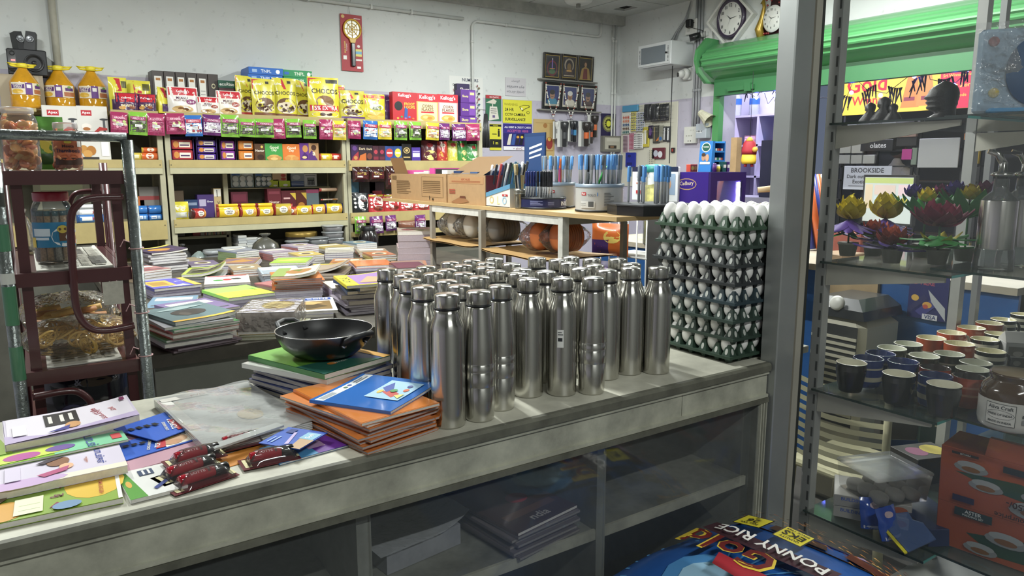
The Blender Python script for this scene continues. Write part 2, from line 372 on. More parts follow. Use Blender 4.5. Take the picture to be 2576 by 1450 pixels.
# aluminium post at the end of the counter
AL = M('a9adab', .35, .55, noise=.08, nscale=5); ALD = M('6d726e', .4, .5)
pst = thing('aluminium_post', 'tall grey aluminium post between the egg trays and the glass showcase', 'post', (1.69, 1.2, 0))
MB().bbox(-.018, .058, -.004, .05, 0, CEIL, AL, .003).build('post_face', pst)
MB().box(.058, .066, .004, .05, 0, CEIL, M('7a6f5c', .6)).build('groove', pst)
MB().box(.066, .092, -.002, .05, 0, CEIL, M('b7b3a4', .45, .3)).build('edge_strip', pst)
MB().box(.092, .152, .03, .05, 0, CEIL, M('3a3d3a', .5, .3)).build('rebate', pst)

# ---------------------------------------------------------------- steel bottles
def steel():
    m = bpy.data.materials.new('brushed_steel'); m.use_nodes = True; nt = m.node_tree; b = nt.nodes['Principled BSDF']; N = nt.nodes.new; L = nt.links.new
    b.inputs['Base Color'].default_value = (.62, .61, .57, 1); b.inputs['Metallic'].default_value = 1; b.inputs['Roughness'].default_value = .2
    b.inputs['Anisotropic'].default_value = .85; b.inputs['Anisotropic Rotation'].default_value = .25
    tg = N('ShaderNodeTangent'); tg.direction_type = 'RADIAL'; tg.axis = 'Z'; L(tg.outputs[0], b.inputs['Tangent'])
    tc = N('ShaderNodeTexCoord'); mp = N('ShaderNodeMapping'); mp.inputs['Scale'].default_value = (3, 3, 900); n = N('ShaderNodeTexNoise'); n.inputs['Scale'].default_value = 1
    L(tc.outputs['Object'], mp.inputs[0]); L(mp.outputs[0], n.inputs[0]); bp = N('ShaderNodeBump'); bp.inputs['Strength'].default_value = .05; bp.inputs['Distance'].default_value = .001
    L(n.outputs[0], bp.inputs['Height']); L(bp.outputs[0], b.inputs['Normal'])
    return m
ST = steel(); BLK = M('17181a', .5)
BH = .279
capp = [(.0, BH), (.0225, BH), (.0255, BH-.0015), (.0262, BH-.004), (.0262, BH-.026), (.0255, BH-.0275), (.0, BH-.0275)][::-1]
ringp = [(.024, .2475), (.0268, .2475), (.0268, .2515), (.024, .2515)]
bodyA = [(.0, .0), (.032, .0), (.0345, .0012), (.0355, .004), (.0358, .05), (.0358, .200), (.0355, .206), (.0345, .2125), (.0325, .219), (.0298, .2255), (.0276, .232), (.0265, .238), (.0262, .248), (.02, .248)]
bodyB = [(.0, .0), (.028, .0), (.0302, .0015), (.031, .005), (.0325, .04), (.0336, .075), (.0332, .0755), (.034, .0775), (.0343, .108), (.0338, .1085), (.0343, .1105), (.0342, .125), (.0337, .1255), (.0341, .1275), (.0328, .165), (.0308, .20), (.0285, .228), (.0268, .243), (.0265, .248), (.02, .248)]
def bottle(kind, label):
    t = thing('steel_bottle', label, 'bottle', (0, 0, 0), group='steel bottles on the counter')
    MB().lathe(bodyA if kind == 'A' else bodyB, ST, 40, cap=False).build('body', t)
    MB().lathe(ringp, BLK, 28, cap=False).build('gasket', t)
    MB().lathe(capp, ST, 32, cap=False).build('cap', t)
    return t
LA = 'brushed steel water bottle with rounded shoulders and flat cap on the counter'
LB = 'brushed steel water bottle with long tapering ringed sides on the counter'
caps = [(981,677,'A'),(1029,680,'A'),(1019,691,'A'),(1032,703,'A'),(1064,720,'A'),(1126,739,'A'),(1202,732,'B'),(1258,718,'B'),(1329,701,'A'),(1422,699,'A'),(1485,698,'B'),(1524,679,'A'),(1587,673,'A'),(1657,672,'A'),
 (1072,670,'A'),(1091,687,'A'),(1121,679,'B'),(1123,706,'A'),(1135,660,'A'),(1155,718,'B'),(1165,687,'A'),(1168,667,'B'),(1190,654,'A'),(1205,696,'A'),(1218,672,'A'),(1227,661,'A'),(1241,650,'A'),(1249,680,'B'),(1280,663,'A'),(1302,687,'A'),(1312,677,'A'),
 (1359,649,'A'),(1369,682,'A'),(1402,654,'A'),(1423,659,'A'),(1435,646,'A'),(1473,675,'A'),(1493,651,'B'),(1494,667,'A'),(1549,651,'A'),(1588,663,'A')]
pos = [list(onz(c[0], c[1], CTR+BH))[:2] for c in caps]
front = set(range(4, 14))
for it in range(400):                      # bottles stand side by side without passing through each other
    for i in range(len(pos)):
        for j in range(i):
            dx, dy = pos[i][0]-pos[j][0], pos[i][1]-pos[j][1]; d = math.hypot(dx, dy)
            need = .0725 if (caps[i][2] == 'A' or caps[j][2] == 'A') else .069
            if d < need:
                k = (need-d)/max(d, 1e-5); wi, wj = (.12 if i in front else .5), (.12 if j in front else .5); s = wi+wj
                pos[i][0] += dx*k*wi/s; pos[i][1] += dy*k*wi/s; pos[j][0] -= dx*k*wj/s; pos[j][1] -= dy*k*wj/s
protos = {'A': bottle('A', LA), 'B': bottle('B', LB)}; used = set(); bots = []
for c, p in zip(caps, pos):
    o = protos[c[2]] if c[2] not in used else dup(protos[c[2]]); used.add(c[2])
    o.location = (p[0], p[1], CTR); bots.append(o)
for idx, lab in ((9, 'steel bottle with a small white price sticker beside its shoulder'),):
    st = decals(lambda u, v, o_: ((.0358+o_)*math.cos(3.75+u*.42), (.0358+o_)*math.sin(3.75+u*.42), .12+v*.042), (.018, .042),
                [('r',0,0,1,1,'e8e8e4'), ('r',.12,.35,.8,.55,'33363a'), ('r',.12,.7,.9,.76,'55585a'), ('r',.12,.84,.7,.88,'55585a')])
    st.build('price_sticker', bots[idx]); bots[idx]['label'] = 'brushed steel water bottle with a white barcode sticker on its side'
    del bots[idx]['group']
for idx, lab in ((5, 'shouldered steel bottle standing against the orange notebooks at the counter edge'), (13, 'shouldered steel bottle standing next to the egg trays'), (6, 'ringed tapering steel bottle beside the one against the orange notebooks'), (0, 'shouldered steel bottle at the corner nearest the book table'), (10, 'ringed tapering steel bottle beside the one with the barcode sticker'), (12, 'shouldered steel bottle second from the egg trays')):
    bots[idx]['label'] = lab; del bots[idx]['group']

# ---------------------------------------------------------------- egg trays
TG = {0: '3f5c45', 1: '384a40', 2: '33393a', 3: '2f3336', 4: '2b3f47', 5: '33463e', 6: '2f4238', 7: '2c4536'}
EX, EY, TS, PIT = 1.563, 1.262, .29, .0502
egg = MB(); egg.lathe([(1e-4, -.028)] + [(.0212*math.sin(t)*(1-.10*math.cos(PI-t)*-1*0), -.028*math.cos(t) if t < PI/2 else -.0305*math.cos(t)) for t in [PI*i/12 for i in range(1, 12)]] + [(1e-4, .0305)], M('efeeea', .45, noise=.03, nscale=60), 16, cap=False)
egme = egg.mesh('egg')
ordn = ['topmost', 'second from the top', 'third from the top', 'fourth from the top', 'fourth from the counter', 'third from the counter', 'second from the counter', 'lowest']
n = 6; pitch = TS/n
def tray_mesh(col):
    mb = MB(); m = M(col, .55, noise=.15, nscale=30)
    mb.box(-.004, TS+.004, -.004, TS+.004, -.002, .002, m)                       # web, level with the rim
    mb.box(-.008, TS+.008, -.008, -.004, -.004, .004, m).box(-.008, TS+.008, TS+.004, TS+.008, -.004, .004, m).box(-.008, -.004, -.004, TS+.004, -.004, .004, m).box(TS+.004, TS+.008, -.004, TS+.004, -.004, .004, m)
    for i in range(n+1):
        for j in range(n+1):
            x, y = min(max(i*pitch, .012), TS-.012), min(max(j*pitch, .012), TS-.012)
            inner = 0 < i < n and 0 < j < n
            r0, r1 = .0165, .006
            mb.loft([[(x+r*math.cos(PI/4+PI/2*k)*1.25, y+r*math.sin(PI/4+PI/2*k)*1.25, z) for k in range(4)] for r, z in ((r0, .002), (r0*.78, .012), (r1, .0335))], m)
            if not inner:                                                         # drawn foot below, tapering the other way
                mb.loft([[(x+r*math.cos(PI/4+PI/2*k)*1.2, y+r*math.sin(PI/4+PI/2*k)*1.2, z) for k in range(4)] for r, z in ((.007, -.0155), (.0115, -.002))], m)
    for i in range(n+1):                          # lozenge openings in the outer cones
        q = min(max(i*pitch, .012), TS-.012); hp = [(q+.005*math.cos(2*PI*t/8), .015+.009*math.sin(2*PI*t/8)) for t in range(8)]
        mb.add([(a, -.0034+.27*c, c) for a, c in hp], [tuple(range(8))], M('b9bdb6', .5)); mb.add([(-.0034+.27*c, a, c) for a, c in hp], [tuple(range(8))[::-1]], M('b9bdb6', .5))
    return mb.mesh('egg_tray')
for k in range(8):                         # k = 0 topmost
    z = CTR+.0165+PIT*(7-k)+.001
    jx, jy = random.uniform(-.004, .004), random.uniform(-.004, .004)
    o = tag(put('egg_tray', tray_mesh(TG[k]), None, (EX+jx, EY+jy, z)), f'dark green moulded plastic egg tray, {ordn[k]} of the stack on the counter', 'egg tray', 'stacked egg trays')
    for i in range(n):
        for j in range(n):
            if k and not (i == 0 or j == 0): continue
            if k and j == 0 and i > 4: continue
            if k == 0 and j == 0 and i == n-1: pass
            e = put('egg', egme, None, (EX+jx+(i+.5)*pitch, EY+jy+(j+.5)*pitch, z+.0325), (random.uniform(-.15, .15), random.uniform(-.15, .15), 0))
            tag(e, f'white hen egg sitting in the {ordn[k]} tray of the stack', 'egg', f'eggs in the {ordn[k]} tray')
# ---------------------------------------------------------------- shelving on the back wall
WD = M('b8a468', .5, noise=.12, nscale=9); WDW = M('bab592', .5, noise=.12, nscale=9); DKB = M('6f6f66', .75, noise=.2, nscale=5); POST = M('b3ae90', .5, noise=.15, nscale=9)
ZT, Z2, Z3, Z4, ZB = 1.835, 1.53, 1.142, .87, .845
SB = WALLY-.02
def unit(name, label, xa, xb, lips, top=(None, None)):
    t = thing(name, label, 'shelving unit', ((xa+xb)/2, SHF, 0)); cx = (xa+xb)/2
    for x in (xa, xb):
        for y in (0, SB-SHF-.03): MB().box(x-cx-.016, x-cx+.016, y, y+.03, 0, ZT-.02, POST).build('upright', t)
        MB().box(x-cx-.006, x-cx+.006, .03, SB-SHF-.03, 0, ZT-.02, M('8f8b78', .6, noise=.2)).build('side_panel', t)
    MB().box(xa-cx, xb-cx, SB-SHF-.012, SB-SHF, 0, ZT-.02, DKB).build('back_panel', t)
    for z, hi, planks in lips:
        MB().box(xa-cx+.016, xb-cx-.016, .0, SB-SHF-.012, z-.02, z, M('b6ab82', .55, noise=.15)).build('shelf_board', t)
        if planks == 2:
            MB().box(xa-cx, xb-cx, -.014, .0, z-.045, z+.006, WD).build('front_lip', t); MB().box(xa-cx, xb-cx, -.012, .0, z-.085, z-.046, WDW).build('front_lip', t)
        else: MB().box(xa-cx, xb-cx, -.014, .0, z-hi, z+.006, WD).build('front_lip', t)
        for sx in (-1, 1): MB().box(sx*(xb-xa)/2*.985-.003, sx*(xb-xa)/2*.985+.003, -.016, -.014, z-.03, z-.024, M('6d6650', .5, .5)).build('nail_head', t)
    return t, cx
XA, XB, XC, XD_ = .758, .79, 2.005, 3.17
t, cx = unit('shelving_unit', 'cream wooden shelving unit holding yellow biscuit packets on its middle shelf', XB+.012, XC-.012, [(ZT, .055, 1), (Z2, .09, 2), (Z3, .08, 2)])
dvx = ony(572, 560, SHF+.18).x-cx
for z0, z1 in ((.86, Z3-.09), (Z3, Z2-.09)): MB().box(dvx-.015, dvx+.015, .16, .19, z0, z1, POST).build('inner_post', t)
MB().box(-.58, dvx, .16, .36, 1.0, 1.018, WDW).build('inner_shelf', t)
t, cx = unit('shelving_unit', 'cream wooden shelving unit holding date pouches and pasta bags', XC+.016, XD_, [(ZT, .055, 1), (Z2, .07, 1), (Z3, .075, 1), (.995, .03, 1)])
t, cx = unit('shelving_unit', 'cream wooden shelving unit behind the maroon display rack', -.9, XA, [(Z2, .09, 2), (Z3, .12, 1), (Z4, .12, 1)])
xs = ony(278, 290, SHF).x
MB().box(xs-cx, XA-cx, 0, SB-SHF, ZT-.02, ZT, WD).build('shelf_board', t); MB().box(xs-cx, XA-cx, -.014, 0, ZT-.055, ZT+.006, WD).build('front_lip', t)
MB().box(-.9-cx, xs-cx-.003, .2, SB-SHF-.012, ZT-.02, ZT, WD).box(-.9-cx, ony(92, 290, SHF+.1).x-cx, .03, .2, ZT-.02, ZT, WD).build('shelf_board', t)
bp_ = tag(MB().box(-.9, XD_, 4.86, SHF-.018, .0, ZB, M('57564c', .7, noise=.3, nscale=4)).build('base_cabinet'), 'low dusty cabinet along the foot of the cream shelving', 'cabinet')

def G(r, Y, zb=None):
    """px rectangle on the plane y = Y: centre x, base z, width, height"""
    ym = (r[1]+r[3])/2; xa = ony(r[0], ym, Y).x; xb = ony(r[2], ym, Y).x
    xm = (r[0]+r[2])/2; z1 = ony(xm, r[1], Y).z; z0 = ony(xm, r[3], Y).z if zb is None else zb+.0012
    return (xa+xb)/2, z0, xb-xa, z1-z0
# --- hanging sweets -------------------------------------------------------------
CAND = {'m': ('a9305f', 'c0577f', 'magenta'), 'g': ('7fbf3a', '59544f', 'green'), 'b': ('2f6fc4', 'dfe4ea', 'blue'), 'p': ('6c2f74', 'd9d2dc', 'purple'), 'y': ('e6cf2e', 'd8c79a', 'yellow')}
hang = [(276,282,320,334,'m'),(323,282,369,340,'g'),(368,285,413,341,'m'),(417,285,466,338,'m'),(465,290,509,343,'b'),(509,289,556,341,'p'),(554,289,602,345,'g')]
for a, b, c, d, k in [(125,460,250,600,'g'),(250,460,395,605,'g'),(378,460,485,615,'m'),(490,460,610,605,'g'),(625,470,725,615,'g'),(748,465,855,620,'m'),(855,475,955,625,'y'),(970,475,1070,615,'m'),(1085,475,1205,620,'b'),(1205,480,1310,620,'y'),(1330,480,1430,625,'g'),(1445,485,1545,625,'g'),(1570,490,1680,625,'y'),(1680,495,1765,625,'p'),(1785,500,1885,630,'p'),(1895,500,1995,630,'m')]:
    hang.append((560+a/3.085, 150+b/3.085, 560+c/3.085, 150+d/3.085, k))
def sweets(r, Y, seedk, where):
    c, inner, nm = CAND[r[4]]; cx, zb, w, h = G(r[:4], Y)
    it = [('r', .04, .14, .96, .62, inner)]
    rnd = random.Random(seedk); pal = {'m': ['d98aa6', 'e7b0c0', '8f2a50', 'c9d98a'], 'g': ['3c3833', '8a857c', 'b9b4a6', '4d5a38'], 'b': ['ffffff', 'c9d3df', 'b0434d'], 'p': ['f0ecf0', 'b9aec0', '8a5a80'], 'y': ['e9dfae', 'c98a6a', '9fb06a']}[r[4]]
    for i in range(16): it.append(('e', .12+.76*rnd.random(), .18+.4*rnd.random(), .07+.05*rnd.random(), .04+.03*rnd.random(), M(rnd.choice(pal), .4)))
    it += [('r', .06, .64, .94, .80, {'m': 'b8436f', 'g': 'a3386a', 'b': 'c23a50', 'p': '97306a', 'y': 'c24a5a'}[r[4]]), ('t', 'AROGYA', .5, .72, .7, .09, 'f6d7e4'), ('r', .3, .34, .72, .46, 'eeeeea'), ('r', .35, .38, .66, .395, '777777'), ('r', .35, .42, .6, .43, '777777')]
    return pouch('sweets_packet', w, h, .035, c, it, (cx, Y, zb), f'{nm} packet of boiled sweets hanging from {where}', 'sweets packet', group='hanging sweets packets', rot=(0, random.uniform(-.05, .05), random.uniform(-.15, .15)), rough=.2)
for i, r in enumerate(hang): sweets(r, SHF-.045, i, 'the top shelf edge of the cream shelving')
for i, r in enumerate([(892,545,921,588,'g'),(931,544,965,588,'p'),(970,542,998,581,'p'),(1043,541,1072,580,'p')]): sweets(r, SHF-.045, 50+i, 'the shelf edge under the date pouches')
cx, zb, w, h = G((1001,555,1043,588), SHF-.04)
pouch('powder_bag', w, h, .06, '7d4a35', [('r', .05, .75, .95, .97, '8d6a58')], (cx, SHF-.05, zb), 'clear bag of brown powder hanging under the date pouches', 'bag')
# --- top row: cereal pouches -----------------------------------------------------
KR = 'cf2231'
def cereal(r, body, label, kind, Y=SHF+.085, rotz=0, tilt=0, d=.075, zb=ZT, name='cereal_pouch'):
    cx, zb, w, h = G(r, Y, zb)
    if kind == 'choco':
        it = [('p', [(.02,.72),(.02,.97),(.42,.97),(.55,.72)], KR), ('t', "Kellogg's", .26, .85, .42, .1, 'ffffff', .15), ('r', .58, .84, .96, .95, 'cfc23a'), ('r', .6, .86, .75, .93, '2d2d20'), ('t', 'CHOCOS', .5, .62, .86, .17, '2c1a12'), ('e', .5, .3, .42, .2, '6d4a2e'), ('e', .5, .25, .4, .15, 'e3d3b8')]
        rnd = random.Random(int(r[0])); it += [('e', .2+.6*rnd.random(), .16+.16*rnd.random(), .05, .03, '4a2a1c') for _ in range(14)]
        it += [('r', .03, .03, .97, .1, ['5a2f7c', 'c23030', '7a4a2c'][int(r[0]) % 3])]
    elif kind == 'extra':
        it = [('p', [(.02,.76),(.02,.97),(.42,.97),(.5,.76)], KR), ('t', "Kellogg's", .24, .87, .38, .08, 'ffffff', .12), ('r', .58, .86, .96, .95, '2d2d20'), ('t', 'CHOCOS', .52, .66, .84, .14, '2c1a12'), ('e', .5, .4, .3, .16, '8a6038'), ('r', .03, .18, .97, .32, KR), ('t', '15% EXTRA', .5, .25, .86, .1, 'ffffff'), ('e', .5, .1, .44, .08, 'e3d3b8'), ('e', .4, .1, .1, .04, '4a2a1c'), ('e', .62, .1, .1, .04, '4a2a1c')]
    elif kind == 'muesli':
        it = [('r', .03, .68, .97, .97, KR), ('t', "Kellogg's", .5, .82, .62, .14, 'ffffff'), ('t', 'MUESLI', .45, .58, .66, .1, '5b2a4a'), ('t', 'FRUIT NUT', .4, .48, .5, .07, '7a3a3a'), ('e', .75, .44, .17, .1, '8c2f6d' if int(r[0]) % 2 else 'a8402f'), ('t', '12+1', .75, .44, .24, .09, 'ffffff'), ('e', .45, .16, .36, .13, 'c9a468'), ('e', .38, .18, .1, .05, '8a5a30'), ('e', .55, .15, .1, .05, '6d4426'), ('e', .48, .1, .08, .04, 'e6d6a8')]
    elif kind == 'dark':
        it = [('r', .03, .5, .97, .97, KR), ('t', "Kellogg's", .5, .72, .62, .16, 'ffffff'), ('t', 'MUESLI', .5, .3, .66, .14, 'f0dca0'), ('e', .25, .18, .16, .1, 'd9a04a'), ('e', .7, .22, .14, .1, '8f4a2a')]
    elif kind == 'corn':
        it = [('p', [(.05,.62),(.05,.8),(.7,.8),(.6,.62)], KR), ('t', "Kellogg's", .36, .71, .5, .1, 'ffffff'), ('r', .02, .84, .98, .95, KR), ('t', '20% EXTRA', .5, .895, .8, .08, 'f6e04a'), ('e', .55, .5, .35, .12, 'f2ead0'), ('t', 'CORN', .55, .53, .4, .1, '1e5a36'), ('t', 'FLAKES', .55, .43, .4, .09, '1e5a36'), ('e', .5, .18, .42, .16, 'd9b14a')]
    else: it = [('p', [(.3,.6),(.3,.97),(.62,.97),(.62,.6)], KR), ('t', "Kellogg's", .46, .78, .3, .1, 'ffffff', .3), ('r', .66, .7, .95, .9, '5d5a24'), ('r', .05, .05, .5, .35, '4a2a5c')]
    return pouch(name, w, h, d, body, it, (cx, Y, zb), label, 'cereal', rot=(tilt, 0, rotz), gus=1, wob=.004, rough=.28)
YEL = 'e0d436'
cereal((318,203,380,283), YEL, 'yellow cereal pouch with a red strip behind two red muesli pouches', 'plain', SHF+.2)
cereal((273,195,322,284), YEL, 'yellow cereal pouch with a purple foot at the end of the top shelf', 'plain', SHF+.13, .25)
cereal((290,234,348,281), '4b2a55', 'red and dark purple muesli pouch standing straight on the top shelf', 'dark', SHF+.05)
cereal((345,236,392,282), '4b2a55', 'red and dark purple muesli pouch slumped beside its twin', 'dark', SHF+.05, -.2, -.12)
cereal((386,220,432,286), YEL, 'yellow cereal pouch turned sideways beside the white muesli pouch', 'plain', SHF+.1, .9)
cereal((421,219,498,287), 'e9e4df', 'large white muesli pouch with red top and purple roundel', 'muesli', SHF+.07)
cereal((496,244,551,288), 'ece6e0', 'smallest white muesli pouch with red top between two larger ones', 'muesli', SHF+.05)
cereal((544,229,606,290), 'efe8d8', 'cream muesli pouch with red top beside the yellow cereal pouches', 'muesli', SHF+.07)
cereal((592,191,645,293), 'e0d436', 'yellow chocolate cereal pouch beside the cream muesli pouch', 'choco', SHF+.16, .2)
cereal((632,198,692,294), 'dcd13a', 'yellow chocolate cereal pouch with a green side, second of the tall row', 'choco', SHF+.08, .12)
cereal((686,197,746,296), 'e0d436', 'yellow chocolate cereal pouch in the middle of the tall row', 'choco', SHF+.15)
cereal((734,203,786,297), 'dfd232', 'narrow yellow chocolate cereal pouch tucked beside the extra value pouch', 'choco', SHF+.19, .25)
cereal((774,195,852,299), 'e4d62c', 'largest yellow chocolate cereal pouch with a red 15% EXTRA band', 'extra', SHF+.07)
cereal((836,214,868,298), YEL, 'yellow corn flakes pouch half hidden behind the extra value pouch', 'corn', SHF+.18)
cereal((852,228,917,300), 'cfc433', 'short yellow chocolate cereal pouch standing alone after the tall row', 'choco', SHF+.08)
cereal((914,237,968,302), 'e3d433', 'yellow corn flakes pouch with a red 20% EXTRA band', 'corn', SHF+.08)
cereal((958,238,992,303), '6a3b80', 'purple and yellow cereal pouch beside the red cereal carton', 'plain', SHF+.12)
def shelfbox(r, Y, zb, dep, col, items, label, cat='box', name='carton', rotz=0, top=None):
    cx, zb, w, h = G(r, Y, zb); return carton(name, w, h, dep, col, items, (cx, Y+dep/2, zb), label, cat, (0, 0, rotz), top=top)
KB = lambda inner, word: [('r', 0, .72, 1, 1, KR), ('t', "Kellogg's", .5, .86, .74, .18, 'ffffff'), ('r', .06, .04, .94, .70, inner), ('t', word[0], .5, .56, .5, .11, '6b3a1c'), ('t', word[1], .5, .44, .6, .11, '6b3a1c'), ('r', .2, .32, .8, .37, KR), ('e', .5, .15, .34, .12, 'e0aa4a'), ('e', .4, .17, .12, .05, 'f0cf7a'), ('e', .6, .14, .12, .05, 'c98a2e')]
shelfbox((988,232,1048,304), SHF+.02, ZT, .06, 'c9202c', [('t', "Kellogg's", .5, .88, .74, .14, 'ffffff'), ('e', .24, .52, .17, .16, '16181c'), ('t', 'FROOT', .7, .6, .44, .1, 'f2d23a'), ('t', 'LOOPS', .7, .49, .44, .1, 'f2d23a'), ('p', [(.46,.1),(.5,.5),(.62,.42),(.6,.08)], '2d5aa8')] + [('e', .2+.16*i, .1+.05*(i % 2), .05, .03, ['e0b030', '3aa05a', 'd05a8a', '4a7ad0', 'e07030'][i]) for i in range(5)], 'red cereal carton with fruit rings and a blue bird shape', 'cereal', 'cereal_carton')
shelfbox((1048,236,1102,306), SHF+.02, ZT, .06, 'e6b45a', KB('f0dba0', ('CORN', 'FLAKES')), 'corn flakes carton with a yellow front and red top', 'cereal', 'cereal_carton')
shelfbox((1102,238,1152,308), SHF+.02, ZT, .06, 'd88a8a', KB('f3cfc0', ('CORN', 'FLAKES')), 'corn flakes carton with a pink front and red top', 'cereal', 'cereal_carton')
PUR = '5c2a8c'
shelfbox((1150,211,1182,307), SHF+.1, ZT, .05, '2a1c4a', [('t', 'Shots', .6, .86, .7, .1, 'f0e6d0'), ('r', .1, .4, .9, .7, '4a2a7a'), ('r', .15, .06, .85, .3, 'c9a43a')], 'tall dark purple sweets box standing behind the purple boxes', 'box', 'sweets_box')
for (r, zz, lab) in (((1158,290,1200,307), ZT, 'lowest'), ((1160,258,1198,290), None, 'middle'), ((1160,226,1197,258), None, 'topmost')):
    cx, zb, w, h = G(r, SHF+.0, zz); zb = [ZT, ZT+.058, ZT+.058+.105][['lowest', 'middle', 'topmost'].index(lab)]; h = [.057, .104, .104][['lowest', 'middle', 'topmost'].index(lab)]
    carton('sweets_box', w, h, .09, PUR, [('r', .55, .1, .95, .9, '7a45a8'), ('t', 'Shots', .3, .5, .4, .5, 'e6d98a'), ('r', .62, .6, .9, .8, 'e6d98a')], (cx, SHF+.05, zb), f'bright purple sweets box, {lab} of the stack beside the number chart')
# files, reams, loudspeakers behind
fx = [384, 414, 443, 470, 497, 524, 551]
for i in range(6):
    cx, zb, w, h = G((fx[i], 178+i*1.8, fx[i+1]-1, 285), SHF+.24, ZT)
    it = [('r', .18, .45, .82, .88, 'e9e6de'), ('r', .3, .78, .7, .84, 'b07030'), ('r', .28, .5, .72, .515, '888888'), ('r', .28, .58, .72, .595, '888888')] if i < 5 else [('e', .5, .72, .2, .06, 'c9c19a'), ('e', .5, .72, .12, .035, '3a3430')]
    carton('box_file', w, h, .12, '4a4240', it, (cx, SHF+.3, zb), 'dark brown lever arch box file with a white spine label' if i < 5 else 'dark brown lever arch box file with a bare finger ring', 'file', (0, .0, .06), 'box files on the top shelf' if i < 5 else None)
shelfbox((551,203,594,285), SHF+.22, ZT, .12, '2a2226', [('r', 0, .8, 1, 1, '1d5a44'), ('t', 'ecoRise', .5, .9, .85, .1, 'f0f0ea'), ('r', .05, .62, .95, .78, '5a2a30')], 'black box lettered ecoRise beside the box files', 'box', 'slim_box')
for k in range(7):
    cx, zb, w, h = G((626,250,712,270), SHF+.2, ZT)
    carton('paper_ream', w, .049, .21, '2f6fd0', [('t', 'TNPL', .5, .5, .3, .5, 'dfe9f6'), ('r', .1, .3, .24, .7, '9fc0ee'), ('e', .84, .5, .06, .3, 'ffffff'), ('r', .0, .0, 1, .06, '1d4a9c')], (cx+random.uniform(-.004, .004), SHF+.27, ZT+k*.0495), 'blue ream of copier paper stacked behind the cereal pouches', 'paper ream', group='blue paper reams')
for k in range(7):
    cx, zb, w, h = G((714,250,786,270), SHF+.22, ZT)
    carton('paper_ream', w, .049, .2, '2f9a5c', [('t', 'TNPL', .55, .5, .36, .5, 'e6f2e0'), ('r', .04, .3, .2, .7, '2f6fd0'), ('e', .88, .5, .06, .3, 'ffffff'), ('t', '70', .97, .6, .06, .4, 'ffffff')], (cx+random.uniform(-.004, .004), SHF+.29, ZT+k*.0495), 'green ream of copier paper stacked behind the cereal pouches', 'paper ream', group='green paper reams')
shelfbox((845,222,870,300), SHF+.26, ZT, .1, '2f8a4c', [('r', .1, .5, .9, .9, '5aa86a')], 'green packet standing behind the short cereal pouch', 'box', 'green_packet')
SPK = M('26272b', .45, noise=.1, nscale=30)
cx, zb, w, h = G((0,188,112,285), SHF+.22, ZT)
carton('storage_box', w, h, .14, 'b9a98c', [('r', .9, .0, 1, 1, 'a3937a')], (cx, SHF+.295, zb), 'tan box under the black loudspeaker behind the oil bottles'); zsp = zb+h
cx, _, w, h = G((18,122,119,190), SHF+.2, zsp)
sp = thing('subwoofer', 'black subwoofer box with a round cone standing on a tan box', 'loudspeaker', (cx, SHF+.3, zsp))
MB().bbox(-w/2, w/2, -.07, .07, 0, h, SPK, .006).build('cabinet', sp)
MB().lathe([(.052, 0), (.052, .006), (.047, .006), (.04, .001), (.018, -.004), (.012, .003), (0, .004)], M('1a1b1e', .35), 24, cap=False).build('cone', sp, (w*.17, -.0705, h*.48), (PI/2, 0, 0))
MB().lathe([(.014, 0), (.014, .004), (.009, .004), (.009, -.01), (0, -.01)], M('0c0c0e', .4), 14, cap=False).build('bass_port', sp, (-w*.36, -.071, h*.82), (PI/2, 0, 0))
MB().box(-w*.4, -w*.3, -.0725, -.07, h*.52, h*.58, M('ff5a5a', .5, emit=2)).build('pilot_lamp', sp)
MB().box(-w/2+.004, -w*.28, -.0715, -.07, h*.1, h*.95, M('1b1b1d', .2, coat=.5)).build('control_strip', sp)
for r, rz, ph in (((33,78,62,121), .5, 0), ((57,78,92,124), -.25, 1)):
    cx, _, w2, h2 = G(r, SHF+.26, zsp+h); 
    s = thing('satellite_speaker', 'black satellite speaker on the subwoofer, ' + ('turned to show its side' if ph == 0 else 'its round driver showing'), 'loudspeaker', (cx, SHF+.3, zsp+h), (-.12, .12 if ph else -.1, rz))
    MB().loft([[(-w2*.42, -.035, 0), (w2*.42, -.035, 0), (w2*.36, .035, 0), (-w2*.36, .035, 0)], [(-w2*.36, -.03, h2*1.0), (w2*.36, -.03, h2), (w2*.3, .03, h2), (-w2*.3, .03, h2)]], SPK).build('cabinet', s)
    MB().lathe([(.022, 0), (.022, .004), (.017, .004), (.008, -.002), (0, .002)], M('8a8d92', .3, .6), 18, cap=False).build('driver', s, (0, -.034, h2*.58), (PI/2-.05, 0, 0))
